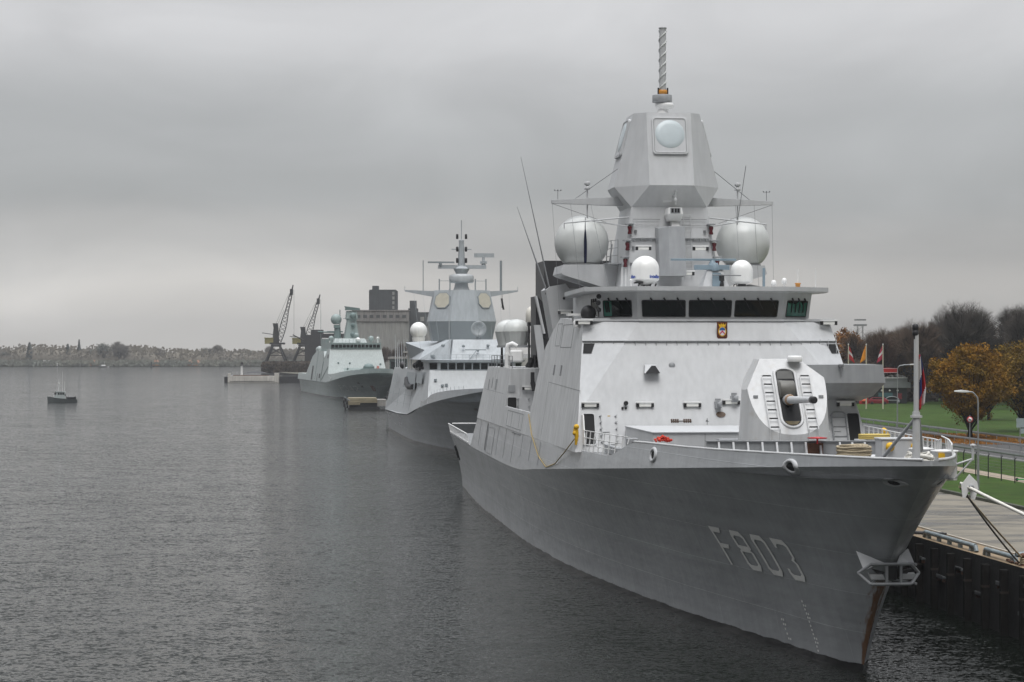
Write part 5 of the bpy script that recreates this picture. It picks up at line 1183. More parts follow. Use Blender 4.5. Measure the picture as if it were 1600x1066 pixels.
M_wall = mat('dark_quay_wall', (.006,.0055,.005), .7, var=.4, scale=.8, streak=.5, bump=.4, bscale=3)
M_cop = mat('quay_coping', (.23,.165,.095), .7, var=.25, scale=.5, dirt=(.09,.085,.075,.7), bump=.2, bscale=6)
def apron_material():
    m = mat('wet_concrete', (.19,.168,.13), .55, var=.15, scale=.6, bump=.1, bscale=6)
    N, L = m.node_tree.nodes, m.node_tree.links; b = N['Principled BSDF']; src = b.inputs['Base Color'].links[0].from_socket
    tc = N.new('ShaderNodeTexCoord'); mp = N.new('ShaderNodeMapping'); mp.inputs['Scale'].default_value = (.10,.42,1); mp.inputs['Rotation'].default_value = (0,0,R(4)); L.new(tc.outputs['Object'], mp.inputs['Vector'])
    n = N.new('ShaderNodeTexNoise'); n.inputs['Scale'].default_value = 1.; n.inputs['Detail'].default_value = 7; n.inputs['Roughness'].default_value = .62; L.new(mp.outputs[0], n.inputs['Vector'])
    r = N.new('ShaderNodeMapRange'); r.inputs['From Min'].default_value = .48; r.inputs['From Max'].default_value = .6; L.new(n.outputs['Fac'], r.inputs['Value'])
    q = N.new('ShaderNodeMix'); q.data_type = 'RGBA'; L.new(r.outputs[0], q.inputs['Factor']); L.new(src, q.inputs['A']); q.inputs['B'].default_value = (.065,.06,.05,1); L.new(q.outputs['Result'], b.inputs['Base Color'])
    r2 = N.new('ShaderNodeMapRange'); r2.inputs['From Min'].default_value = .5; r2.inputs['From Max'].default_value = .62; r2.inputs['To Min'].default_value = .6; r2.inputs['To Max'].default_value = .22; L.new(n.outputs['Fac'], r2.inputs['Value']); L.new(r2.outputs[0], b.inputs['Roughness'])
    return m
M_apron = apron_material()
M_grass = mat('lawn', (.033,.066,.009), .9, var=.3, scale=.5, dirt=(.075,.065,.022,.75), bump=.5, bscale=40, big=.15, spec=.15)
M_grass2 = mat('lawn_with_leaves', (.062,.08,.022), .9, var=.3, scale=.6, dirt=(.16,.085,.03,.9), bump=.5, bscale=40, spec=.15)
M_leaf = mat('fallen_leaves', (.14,.075,.04), .9, var=.4, scale=1.2, bump=.4, bscale=30, spec=.1)
M_path = mat('path_gravel', (.27,.22,.165), .85, var=.15, scale=2)
M_road = mat('asphalt', (.05,.049,.048), .6, var=.2, scale=.7, streak=0)
M_mark = mat('road_marking', (.5,.49,.47), .7, var=.2, scale=2)
M_conc = mat('concrete', (.30,.29,.27), .8, var=.2, scale=.8, streak=.25, bump=.15, bscale=8)
Zq = 3.75
edge = [qp(0,-150,0)[:2], qp(0,540,0)[:2], (-38,690), (-60,860), (-97,975), (-106,1010), (-118,1075), (-150,1300), (-240,2600)]
far = [(900,2600),(900,-120)]
mb = MB(); mb.poly([(x,y,Zq) for x,y in edge+far]); tag(mb.build('ground', mat('bare_ground',(.10,.095,.07),.9,var=.3,scale=.1)), kind='structure')
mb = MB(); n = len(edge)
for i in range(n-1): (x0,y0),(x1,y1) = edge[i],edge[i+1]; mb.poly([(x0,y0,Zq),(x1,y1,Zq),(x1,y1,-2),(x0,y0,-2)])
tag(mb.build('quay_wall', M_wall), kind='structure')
def strip(name, o0, o1, z, m, l0=-80, l1=330, kind='structure'):
    mb = MB(); mb.poly([qp(o0,l0,z),qp(o1,l0,z),qp(o1,l1,z),qp(o0,l1,z)]); return tag(mb.build(name, m), kind=kind)
strip('quay_edge', .0, 2.0, Zq+.012, M_cop, -80, 520); strip('quay_apron', 2.12, 13.6, Zq+.008, M_apron, -80, 300)
mb = MB(); mb.add([qp(o,l,z) for l in (-80,330) for o,z in ((2.0,Zq),(2.0,Zq+.10),(2.14,Zq+.10),(2.14,Zq))],[(0,1,5,4),(1,2,6,5),(2,3,7,6)]); tag(mb.build('quay_kerb', mat('kerb_stone',(.42,.38,.32),.7,var=.15)), kind='structure')
mb = MB(); mb.add([qp(o,l,z) for l in (-80,330) for o,z in ((13.6,Zq),(13.6,Zq+.22),(14.0,Zq+.22),(14.0,Zq))],[(0,1,5,4),(1,2,6,5),(2,3,7,6)]); tag(mb.build('lawn_kerb', mat('mossy_kerb',(.06,.065,.045),.9,var=.3)), kind='structure')
strip('lawn', 14.0, 34.5, Zq+.16, M_grass, -80, 420); strip('path', 23.2, 25.3, Zq+.17, M_path, -80, 420)
strip('road', 34.5, 49.5, Zq+.05, M_road, -100, 420)
strip('lawn', 49.5, 200, Zq+.10, M_grass, -80, 460); strip('leaf_strip', 54, 60, Zq+.13, M_leaf, -80, 150); strip('lawn', 60, 82, Zq+.12, M_grass2, 40, 190)
mb = MB()
for o in (36.0, 42.1, 47.9): mb.poly([qp(o,-90,Zq+.056),qp(o+.14,-90,Zq+.056),qp(o+.14,400,Zq+.056),qp(o,400,Zq+.056)])
tag(mb.build('road_marking', M_mark), kind='structure')
# far bank
mb = MB(); mb.poly([(-1800,1821,.6),(-1800,2600,3),(-120,2600,3),(-150,1835,.6)]); mb.poly([(-1800,1821,-1),(-150,1835,-1),(-150,1835,.6),(-1800,1821,.6)]); tag(mb.build('far_bank', mat('river_bank',(.07,.08,.045),.9,var=.3,scale=.05)), kind='structure')

# quay furniture
def edge_rail(l0, l1, label):
    t = thing('kerb_rail', label, 'quay rail', qp(.35,(l0+l1)/2,Zq), TH, 'tubular kerb rails along the quay edge'); h = (l1-l0)/2
    mb = MB(); mb.tube((0,-h,.34),(0,h,.34),.13,n=12); mb.tube((0,-h,.34),(0,-h-.22,.05),.13,.12,12); mb.tube((0,h,.34),(0,h+.22,.05),.13,.12,12); mb.build('rail_tube', M_pale, t, bevel=0)
    n = max(2, int(h*1.1))
    for i in range(n): mb = MB(); y = -h*.85+1.7*h*i/(n-1); mb.bx(-.1,.1,y-.14,y+.14,0,.28); mb.build('rail_post', M_pale, t)
    return t
M_pale = mat('pale_steel', (.22,.26,.275), .45, var=.3, dirt=(.1,.07,.05,.5), scale=1.5, streak=.15)
edge_rail(28.8,38.2,'long pale steel kerb rail on the quay edge right of the bow anchor frame'); edge_rail(22.2,27.0,'shorter pale steel kerb rail on the quay edge, nearest the mooring bollard')
BL = thing('mooring_bollard', 'steel mooring bollard on the quay edge holding the two bow ropes', 'bollard', qp(.55,21.2,Zq), TH)
mb = MB(); mb.lathe([(.34,0),(.34,.06),(.2,.1),(.19,.42),(.3,.5),(.32,.58),(.2,.66),(.01,.67)],(0,0,0),18); mb.build('post', M_rust, BL)
mb = MB(); mb.tube((-.4,.35,.55),(.5,.35,.6),.13,.17,12); mb.build('cross_arm', M_pale, BL)
mb = MB()
for k in range(4): mb.path([(.26*math.cos(a),.26*math.sin(a),.14+k*.08) for a in [2*math.pi*i/18 for i in range(19)]],.05,5)
tag(mb.build('rope_turns', M_rope, None, loc=qp(.55,21.2,Zq), rot=(0,0,TH)), 'rope wound several turns around the mooring bollard', 'rope')
mb = MB(); rr = random.Random(3); mb.path([(rr.uniform(-.1,.1), i*.14, .07+.05*(i%2)) for i in range(14)],.07,5)
tag(mb.build('chain', M_rust, None, loc=qp(.3,21.6,Zq), rot=(0,0,TH)), 'rusty chain lying along the quay edge beside the bollard', 'chain')
mb = MB(); mb.bx(-.5,.5,-.9,.9,.0,.12); mb.tube((-.3,-1.4,.1),(-.3,1.2,.1),.07,n=6)
tag(mb.build('timber_offcut', M_black, None, loc=qp(1.1,40.5,Zq+.01), rot=(0,0,TH+.9)), 'dark timber lying on the quay beside the stem of the near frigate', 'timber')
FP0 = None
spots = [(16,2.3),(19.5,1.4),(23,2.6),(26.5,1.7),(30,2.7),(33.5,1.9),(37.5,2.6),(19,2.9)]
for i,(l,z) in enumerate(spots):
    if FP0 is None:
        FP0 = thing('wall_step', 'pale steel step fixed to the dark quay wall below the edge', 'step', qp(-.02,l,z), TH, 'steel steps on the quay wall')
        mb = MB(); mb.bx(-.25,0,-.55,.55,-.05,.05); mb.bx(-.25,-.2,-.55,.55,-.05,.14); mb.build('step_plate', mat('wet_step_steel',(.11,.115,.12),.5,var=.3,scale=2), FP0)
        mb = MB(); mb.bx(-.2,0,-.45,-.4,-.25,-.05); mb.bx(-.2,0,.4,.45,-.25,-.05); mb.build('bracket', M_rust, FP0)
    else: c = copy_tree(FP0); c.location = qp(-.02,l,z)
pile = None
for i in range(12):
    l = 13.2+i*3.05
    if pile is None:
        pile = thing('fender_pile', 'dark timber fender pile standing against the quay wall', 'pile', qp(-.22,l,-1), TH, 'timber fender piles on the quay wall')
        mb = MB(); mb.bx(-.2,.2,-.17,.17,0,4.45); mb.build('timber', mat('tarred_timber',(.007,.006,.005),.9,spec=.2,var=.4,scale=2,bump=.4,bscale=6), pile, bevel=.03)
        mb = MB(); mb.bx(-.22,.22,-.19,.19,3.2,3.32); mb.build('iron_band', mat('dark_iron_band',(.02,.012,.008),.8), pile)
    else: c = copy_tree(pile); c.location = qp(-.22,l,-1)
mb = MB(); mb.lathe([(.5,-.5),(.55,-.4),(.55,.4),(.5,.5)],(0,0,0),16)
tag(mb.build('fender', M_black, None, loc=qp(-.6,15.6,2.9), rot=(0,0,TH)), 'black cylinder fender hanging on the quay wall at the right edge', 'fender')

# mooring ropes and rat guard
def line(a, b, sag, r, m, label, group=None, n=24):
    A0, B0 = Vector(a), Vector(b); mb = MB()
    mb.path([tuple(A0.lerp(B0,i/n) - Vector((0,0,sag*4*(i/n)*(1-i/n)))) for i in range(n+1)], r, 6)
    return tag(mb.build('mooring_rope', m), label, 'rope', group)
BOW = onship((1.75,1.55,9.25))
line((BOW[0],BOW[1],BOW[2]+.05),(33.6,55.2,4.2),1.0,.075,M_ropew,'thick white mooring rope running from the bow out of frame at right')
bp = qp(.55,21.2,Zq+.45)
line((BOW[0]-.05,BOW[1],BOW[2]-.1),(bp[0]-.2,bp[1],bp[2]),.06,.05,M_rope,'upper of two dark mooring ropes from the bow to the quay bollard')
line((BOW[0]+.05,BOW[1],BOW[2]-.15),(bp[0]-.3,bp[1]+.15,bp[2]-.3),.12,.045,mat('dark_rope',(.06,.055,.045),.9,var=.2),'lower of two dark mooring ropes from the bow to the quay bollard')
RG = thing('rat_guard', 'white six-sided rat guard plate fixed on the bow mooring rope', 'rat guard', (BOW[0]+.3,BOW[1]-.55,BOW[2]-.08), R(12))
mb = MB(); mb.ext([(-.42,0,.1),(-.05,0,.55),(.3,0,.22),(.36,0,-.05),(.2,0,-.52),(.02,0,-.5),(-.02,0,-.2),(-.1,0,-.2),(-.24,0,-.46),(-.36,0,-.42)],(0,.03,0)); mb.build('plate', M_white, RG)
mb = MB(); mb.lathe([(.12,-.05),(.12,.12),(.08,.14)],(0,0,0),12,axis='y'); mb.build('collar', M_grey2, RG)

# street lamps
def street_lamp(loc, h, arm, rz, label):
    t = thing('street_lamp', label, 'street lamp', loc, rz, 'street lamps by the road')
    mb = MB(); mb.tube((0,0,0),(0,0,h*.45),.11,.09,10); mb.path([(0,0,h*.45),(0,0,h-.9),(.05,0,h-.45),(.3,0,h-.14),(arm*.5,0,h-.03),(arm,0,h)],.06,8); mb.build('pole', M_steel, t)
    mb = MB(); mb.loft([[(arm-.15,-.1,h-.06),(arm-.15,.1,h-.06),(arm-.15,.1,h+.08),(arm-.15,-.1,h+.08)],[(arm+.4,-.17,h-.05),(arm+.4,.17,h-.05),(arm+.4,.12,h+.15),(arm+.4,-.12,h+.15)],[(arm+.95,-.08,h+.0),(arm+.95,.08,h+.0),(arm+.95,.05,h+.1),(arm+.95,-.05,h+.1)]],smooth=True); mb.build('lamp_head', mat('lamp_head_grey',(.62,.62,.6),.5), t, bevel=.02)
street_lamp((36.2,169,Zq),7.9,.9,math.pi,'nearer street lamp with its lamp head pointing left over the lawn'); street_lamp((54.2,306,Zq),9.0,1.9,0,'farther street lamp before the petrol station, lamp head pointing right')
# fence
FN = thing('fence', 'thin dark metal fence along the footpath behind the quay', 'fence', qp(22.3,75,Zq+.16), TH)
mb = MB()
for k in range(7): mb.tube((0,-75,.3+k*.25),(0,75,.3+k*.25),.009,n=3,cap=False)
mb.build('fence_wire', M_wire, FN)
p0 = None
for i in range(44):
    y = -74+i*3.4
    if p0 is None: mb = MB(); mb.tube((0,0,-.1),(0,0,1.95),.045,n=6); mb.tube((0,0,1.95),(.12,0,2.1),.04,n=5); p0 = mb.build('post', M_black, FN, loc=(0,y,0))
    else: place(p0, FN, (0,y,0))
# guard rails
def guard(o, label):
    t = thing('guard_rail', label, 'guard rail', qp(o,110,Zq+.05), TH, 'guard rails along the road')
    mb = MB(); mb.ext([(0,-140,.5),(.06,-140,.55),(.0,-140,.62),(.06,-140,.7),(0,-140,.78),(-.03,-140,.64)],(0,280,0)); mb.build('beam', M_steel, t)
    q = None
    for i in range(70):
        if q is None: mb = MB(); mb.bx(.05,.13,-.05,.05,-.05,.75); q = mb.build('post', M_steel, t, loc=(0,-139+i*4,0))
        else: place(q, t, (0,-139+i*4,0))
guard(34.9,'galvanised guard rail on the near side of the road'); guard(42.6,'galvanised guard rail in the middle of the road'); guard(49.2,'galvanised guard rail on the far side of the road')
# signs
SG = thing('road_sign', 'round red and white prohibition sign on a post before the autumn tree', 'road sign', (52.6,250,Zq), 0)
mb = MB(); mb.tube((0,0,0),(0,0,3.6),.05,n=6); mb.build('post', M_steel, SG)
mb = MB(); mb.lathe([(.36,0),(.36,.03),(.01,.03)],(0,-.06,3.1),24,axis='y'); SP = mb.build('sign_plate', M_red, SG)
mb = MB(); mb.lathe([(.26,0),(.26,.01),(.01,.01)],(0,-.095,3.1),24,axis='y'); mb.build('sign_field', M_white, SP)
mb = MB(); mb.path([(.1,-.115,2.95),(.1,-.115,3.12),(-.12,-.115,3.12)],.03,4); mb.add([(-.2,-.115,3.12),(-.08,-.115,3.21),(-.08,-.115,3.03)],[(0,1,2)]); mb.build('sign_arrow', M_black, SP)
mb = MB(); mb.ext([(-.22,-.12,3.28),(-.17,-.12,3.33),(.22,-.12,2.94),(.17,-.12,2.89)],(0,-.005,0)); mb.build('sign_bar', M_red, SP)
SG2 = thing('direction_sign', 'grey-green back of a rectangular road sign at the right edge', 'road sign', (55.6,236,Zq), 0)
mb = MB()
for x in (-.5,.5): mb.tube((x,0,0),(x,0,3.7),.05,n=6)
mb.build('post', M_steel, SG2)
mb = MB(); mb.bx(-.9,.9,-.08,-.03,2.7,3.7); mb.bx(-.45,.45,-.08,-.03,2.05,2.6); mb.build('sign_board', mat('sign_back',(.30,.36,.36),.5), SG2)
SCT = thing('electric_scooter', 'bright green electric scooter parked on the footpath by the fence', 'scooter', qp(23.6,88,Zq+.18), TH+.6)
mb = MB(); mb.bx(-.08,.08,-.45,.45,.12,.2); mb.tube((0,-.45,.15),(0,-.35,1.15),.045,n=8); mb.build('frame', mat('scooter_green',(.02,.42,.08),.4), SCT)
mb = MB(); mb.tube((-.25,-.35,1.15),(.25,-.35,1.15),.025,n=6); mb.build('handlebar', M_black, SCT)
for y in (-.52,.5): mb = MB(); mb.lathe([(.07,-.03),(.14,-.03),(.14,.03),(.07,.03)],(0,y,.14),14,axis='x'); mb.build('wheel', M_black, SCT)
# second scooter/kiosk board far right
KB = thing('info_board', 'blue information board among the trees at the right edge', 'board', (70.5,300,Zq), 0)
mb = MB(); mb.bx(-.7,.7,-.06,.06,1.2,5.2); mb.build('panel', mat('board_blue',(.10,.16,.2),.5), KB); mb = MB(); mb.bx(-.8,-.7,-.05,.05,0,5.3); mb.bx(.7,.8,-.05,.05,0,5.3); mb.build('post', M_steel, KB)

# petrol station
PS = thing('petrol_station', 'low grey petrol station shop with a red canopy fascia behind the lawn', 'petrol station', (76,442,Zq), 0)
M_sw = mat('station_dark_wall', (.022,.026,.03), .4, var=.2)
mb = MB(); mb.bx(-6.5,4.2,0,12,0,3.3); mb.build('wall', M_sw, PS)
mb = MB(); mb.bx(-7,4.9,-.4,12.3,3.3,4.4); mb.bx(-5.2,4.3,-.2,12,4.4,5.3); mb.build('roof', mat('station_fascia',(.22,.235,.24),.5,var=.08), PS)
mb = MB(); mb.bx(-4.2,4.2,-.6,-.45,5.3,5.4); mb.build('roof_edge', M_white, PS)
mb = MB(); mb.bx(-1.3,2.6,1.0,9,6.35,7.25); mb.build('canopy_fascia', mat('fascia_red',(.5,.02,.02),.4), PS)
mb = MB(); mb.bx(-2.45,-1.3,.9,9,6.15,7.4); mb.build('canopy_corner', mat('fascia_orange',(.75,.30,.01),.4), PS)
mb = MB(); mb.bx(-1.25,2.5,.95,.99,7.18,7.24); mb.bx(-1.25,2.5,.95,.99,6.36,6.42); mb.build('fascia_stripe', M_white, PS)
mb = MB(); mb.loft([[(-10,4,7.2),(-1.5,3,7.7),(-1.5,12,7.7),(-10,12,7.2)],[(-10,4,8.2),(-1.5,3,8.1),(-1.5,12,8.1),(-10,12,8.2)]]); mb.build('canopy', mat('canopy_grey',(.17,.18,.18),.5), PS)
mb = MB()
for x in (-8,-4.2): mb.bx(x-.2,x+.2,5,5.4,0,7.3)
mb.build('canopy_column', M_steel, PS)
mb = MB(); rr = random.Random(9)
for i in range(26): x = rr.uniform(-2,3.8); w = rr.uniform(.1,.4); mb.bx(x,x+w,1,3,5.4,5.5+rr.uniform(.1,.6))
mb.build('roof_unit', M_conc, PS)
mb = MB()
for x in (-.9,.7,2.3): mb.sph((x,-.12,2.75),.2,10)
mb.build('wall_lamp', M_lens, PS)
mb = MB(); mb.path([(1.2+1.35*math.cos(math.pi*i/14),-.08,.9+.62*math.sin(math.pi*i/14)) for i in range(15)],.09,5); mb.bx(-.1,2.5,-.08,-.04,.72,.85)
for x in (-2.2,3.2): mb.lathe([(.32,0),(.32,.05),(.05,.06)],(x*.62+.5,-.05,.55),14,axis='y')
WM = mb.build('wall_mural', mat('mural_pale',(.42,.45,.47),.5), PS)
mb = MB(); mb.bx(-1.6,1.3,-.05,-.02,1.5,2.3); mb.build('mural_panel', mat('mural_teal',(.05,.13,.14),.5), PS)
mb = MB(); mb.bx(2.2,3.2,-.05,-.02,1.0,2.2); mb.build('mural_panel', mat('mural_red',(.22,.03,.04),.5,var=.6,scale=4), PS)
PT = thing('price_totem', 'tall red price totem standing left of the petrol station shop', 'totem', (70.8,438,Zq), 0)
mb = MB(); mb.bx(-.9,.9,-.2,.2,0,3.9); mb.build('totem_body', mat('totem_red',(.42,.03,.03),.45,var=.3,scale=2), PT, bevel=.05)
mb = MB()
for z in (3.2,3.5): mb.bx(-.7,.7,-.24,-.2,z,z+.18)
for z in (1.4,1.9,2.4): mb.bx(-.45,.45,-.24,-.2,z,z+.25)
mb.build('totem_panel', mat('totem_pale',(.5,.33,.25),.5), PT)
mb = MB(); mb.sph((0,-.2,.8),.45,14,sz=.8); mb.build('totem_disc', mat('totem_orange',(.7,.13,.05),.5), PT)
CAR = thing('parked_car', 'small dark red car parked between the totem and the shop', 'car', (73.6,437,Zq), R(80))
mb = MB(); mb.loft([[(-.85,-2,.3),(.85,-2,.3),(.85,2,.3),(-.85,2,.3)],[(-.88,-2,.85),(.88,-2,.85),(.88,2,.85),(-.88,2,.85)],[(-.7,-1.1,1.45),(.7,-1.1,1.45),(.7,1.3,1.45),(-.7,1.3,1.45)]]); mb.build('body', mat('car_red',(.2,.012,.02),.3), CAR, bevel=.12)
mb = MB(); mb.ext([(-.82,-1.3,.92),(-.82,1.4,.92),(-.74,1.15,1.35),(-.74,-1.0,1.35)],(-.02,0,0)); mb.ext([(.82,-1.3,.92),(.82,1.4,.92),(.74,1.15,1.35),(.74,-1.0,1.35)],(.02,0,0)); mb.build('window', M_glass, CAR)
for x in (-.85,.85):
    for y in (-1.25,1.25): mb = MB(); mb.lathe([(.2,-.1),(.31,-.1),(.31,.1),(.2,.1)],(x,y,.31),16,axis='x'); mb.build('wheel', M_black, CAR)
# flagpoles
for x,m,lab in ((62.3,M_fr,'red and white flag on the left of the three flagpoles'),(65.6,mat('flag_orange',(.75,.28,.01),.7),'orange flag on the middle of the three flagpoles'),(68.7,mat('flag_crimson',(.4,.02,.06),.7),'crimson flag on the right of the three flagpoles')):
    FPL = thing('flagpole', {62.3:'left',65.6:'middle',68.7:'right'}[x]+' of three pale flagpoles before the petrol station', 'flagpole', (x,403,Zq), 0, 'flagpoles')
    mb = MB(); mb.tube((0,0,0),(0,0,12),.14,.08,8); mb.build('pole', mat('cream_pole',(.58,.54,.42),.5), FPL); mb = MB(); mb.sph((0,0,12.05),.12,8); mb.build('finial', M_white, FPL)
    sg = 1 if x < 64 else -1
    two = x != 65.6
    cloth('flag', lambda u,v: (sg*(.1+u*(.35+.75*v)), .16*math.sin(7*u+2*v), -2.5*v-u*.8), 8, 12, [m, M_fw], lambda u,v: 1 if two and .35 < v < .55 else 0, lab, 'flag', (x,402.9,Zq+11.8))
# distant lattice mast behind the trees
LM = thing('lattice_mast', 'thin distant floodlight mast with a ring top above the trees', 'mast', (96,600,Zq), 0)
mb = MB()
for x in (-.7,.7):
    for y in (-.7,.7): mb.tube((x,y,0),(x,y,17.5),.09,n=4)
for i in range(12): mb.tube((-.7,-.7,2+i*1.3),(.7,-.7,3.3+i*1.3),.05,n=3)
mb.build('lattice', M_steel, LM); mb = MB(); mb.bx(-1.6,1.6,-1.6,1.6,17.5,18.0); mb.bx(-1.4,1.4,-1.4,1.4,19.0,19.4); mb.build('lamp_ring', M_steel, LM)
# ------------------------------------------------------------------ harbour beyond the ships
PI_ = thing('breakwater_pier', 'low white concrete pier head in the water beyond the third ship', 'pier', (-127,962,0), R(-4))
mb = MB(); mb.bx(1.8,24,-1,10,-1,2.9); mb.bx(1.8,24,-1.3,-1,.6,3.0); mb.bx(1.6,2.6,-1.4,0,0,4.1); mb.bx(22.4,24.4,-1.4,0,0,4.3); mb.build('pier_wall', mat('pale_concrete',(.62,.59,.54),.8,var=.12,scale=.4,streak=.2), PI_, bevel=.1)
mb = MB(); mb.bx(0,1.7,-1.2,8,-1,2.6); mb.build('pier_fender', M_black, PI_); mb = MB(); mb.bx(24.5,34,-.5,12,-1,2.9); mb.build('pier_landing', M_black, PI_)
mb = MB(); mb.bx(4,20,-1.1,-.6,2.9,3.4); mb.build('pier_stones', M_rust, PI_)
BC = thing('harbour_light', 'small white light tower on the pier head', 'light tower', (-119.6,963,2.9), 0)
mb = MB(); mb.tube((0,0,0),(0,0,4.6),.5,.42,12); mb.build('tower', M_white, BC)
mb = MB(); mb.lathe([(.7,4.6),(.75,4.8),(.5,4.9),(.45,5.7),(.6,5.8),(.02,6.3)],(0,0,0),12); mb.build('lantern', M_black, BC)
M_crane = mat('crane_dark_steel', (.030,.030,.031), .7, var=.3, scale=.3); M_craney = mat('crane_yellow_cab', (.30,.27,.11), .6, var=.2)
def crane(loc, rz, jib_top, jib_foot, label, tw):
    t = thing('harbour_crane', label, 'crane', loc, rz, 'harbour cranes on the quay')
    mb = MB()
    for x,y in ((-5.6,-4),(5.6,-4),(-5.6,4),(5.6,4)):
        mb.tube((x,y,0),(x*.95,y,3.8),.55,n=6); mb.tube((x*.95,y,3.8),(x*.32,y*.4,12.5),.5,n=6)
    for y in (-4,4): mb.tube((-5.3,y,5),(5.3,y,5),.3,n=5); mb.tube((-4,y*.7,8),(4,y*.7,8),.22,n=5); mb.tube((-3.9,y*.8,8),(2.4,y*.5,11.5),.15,n=4); mb.tube((3.9,y*.8,8),(-2.4,y*.5,11.5),.15,n=4)
    mb.lathe([(2.4,12.2),(2.6,12.6),(2.6,13.2),(1.5,13.4)],(0,0,0),14); mb.build('portal', M_crane, t)
    mb = MB(); mb.bx(-3.0,4.2,-1.8,1.8,13.3,14.2); mb.loft([[(-1.8,-1.2,14.2),(1.4,-1.2,14.2),(1.4,1.2,14.2),(-1.8,1.2,14.2)],[(-1.2,-.9,tw-2),(1.0,-.9,tw-2),(1.0,.9,tw-2),(-1.2,.9,tw-2)],[(-1.6,-1,tw),(.8,-1,tw),(.8,1,tw),(-1.6,1,tw)]]); mb.tube((-1.2,0,tw-5.4),(-6.8,0,tw-4.6),.18,n=5); mb.build('turret', M_crane, t)
    mb = MB(); mb.bx(-5.4,-1.3,-1.6,1.6,13.6,16.2); mb.bx(-5.6,-1.1,-1.8,1.8,16.2,16.6); mb.build('cab', M_craney, t)
    mb = MB(); f0, f1 = Vector(jib_foot), Vector(jib_top); n = 14
    ax = (f1-f0).normalized(); up = ax.cross(Vector((0,1,0))).normalized(); prev = None
    for i in range(n+1):
        k = i/n; w = (1.0 + 1.2*math.sin(math.pi*min(k*1.6,1))*(1-k*.55))*.7*(1 if k<.9 else .7); c = f0.lerp(f1,k)
        ring = [c+up*w+Vector((0,.7,0)), c+up*w-Vector((0,.7,0)), c-up*w-Vector((0,.7,0)), c-up*w+Vector((0,.7,0))]
        if prev:
            for q in range(4): mb.tube(prev[q],ring[q],.17,n=4,cap=False); mb.tube(prev[q],ring[(q+1)%4],.09,n=3,cap=False); mb.tube(prev[q],ring[q-1],.07,n=3,cap=False)
        prev = ring
    mb.bx(f1.x-.9,f1.x+.5,-.8,.8,f1.z-2.2,f1.z+.6); mb.tube(f1,f1+ax*2.6,.4,.3,n=5); J = mb.build('jib', M_crane, t)
    mb = MB(); mb.tube((0,0,tw),f0.lerp(f1,.93)+up*1.0,.07,n=3); mb.tube((0,.5,tw-2),f0.lerp(f1,.6)+up*1.5,.07,n=3); mb.tube(f1+Vector((1.0,0,0)),(f1.x+1.0,0,4),.06,n=3); mb.build('cable', M_crane, J)
    return t
crane((-114,1052,Zq), 0, (7.6,0,39.5), (1.6,0,14.5), 'nearer dark harbour crane with its jib raised steeply, left of the third ship', 23.5)
crane((-103,1075,Zq), 0, (7.5,0,35.5), (1.4,0,14), 'second dark harbour crane with raised jib, right behind the first crane', 22)
EL = thing('ore_loader', 'dark steel loading tower with a horizontal conveyor bridge behind the third ship', 'loader', (-95,1060,Zq), 0)
mb = MB(); mb.bx(-6,1.8,0,8,4,18); mb.bx(-3,2.5,0,8,18,20.5)
for x in (-5.5,1.2): mb.bx(x-.4,x+.4,1,2,0,4)
mb.build('tower', M_crane, EL); mb = MB(); mb.bx(1.8,13,2,4.5,16.5,18.6); mb.build('conveyor_bridge', M_crane, EL); mb = MB(); mb.tube((12.5,3,0),(12.5,3,16.5),.4,n=6); mb.build('bridge_leg', M_crane, EL); mb = MB(); mb.tube((-4,2,14),(-12,2,18),.3,n=5); mb.build('loading_chute', M_crane, EL)
PL = thing('coal_heap', 'dark low heap of bulk cargo on the far quay below the cranes', 'heap', (-121,1030,Zq-.5), 0); PL.scale = (.45,.5,.28)
mb = MB(); rr = random.Random(1); n=16
mb.loft([[((9+rr.uniform(-1,1))*k*math.cos(2*math.pi*i/n)*1.6,6*k*math.sin(2*math.pi*i/n),h+rr.uniform(0,.7)) for i in range(n)] for k,h in ((1,0),(.75,1.2),(.45,2.6),(.1,3.2))]); mb.build('heap_mound', M_black, PL)
SH = thing('storage_dome', 'long cream storage hall with a rounded roof on the far quay', 'hall', (-97,1130,Zq), 0)
mb = MB(); n=14; mb.loft([[(x,y+7*math.cos(math.pi*i/n),6.5*math.sin(math.pi*i/n)) for i in range(n+1)] for x,y in ((-6,0),(16,0))],smooth=False); mb.build('shell', mat('cream_shell',(.6,.56,.5),.7), SH)
# grain silo
M_silo = mat('silo_concrete', (.31,.31,.295), .85, var=.12, scale=.15, streak=.2); M_silod = mat('silo_dark', (.07,.078,.082), .8, var=.25, scale=.2, streak=.2)
GS = thing('grain_silo', 'large concrete grain silo with a dark square tower on top', 'silo', (-73,1005,Zq), 0)
mb = MB()
for i in range(9): mb.lathe([(3.0,0),(3.0,23.8)],(3+i*2.45,0,0),16); mb.bx(1.4+i*2.45,2.0+i*2.45,-2.8,-2.4,0,23.8)
mb.bx(0,25,.5,18,0,23.8); mb.build('silo_cells', M_silo, GS)
mb = MB(); mb.bx(-.5,25.4,-3.4,18,23.8,28.6); mb.bx(-.8,25.7,-3.7,18.3,28.6,29.1); mb.build('gallery', mat('silo_gallery',(.25,.24,.23),.85,var=.2,scale=.2,streak=.3), GS)
mb = MB()
for i in range(8): mb.bx(1.5+i*3,3.2+i*3,-3.47,-3.38,25.4,26.8)
mb.build('gallery_window', M_silod, GS)
mb = MB(); mb.bx(6.8,19.6,2,14,28.6,38.2); mb.bx(8.2,11,4,10,38.2,40.4); mb.bx(7,19,2.4,13.6,38.2,38.6); mb.build('head_house', M_silod, GS)
mb = MB()
for i in range(4): mb.bx(17.6,18.6,1.93,2.0,29.6+i*2.2,31+i*2.2)
mb.build('tower_window', M_silo, GS)
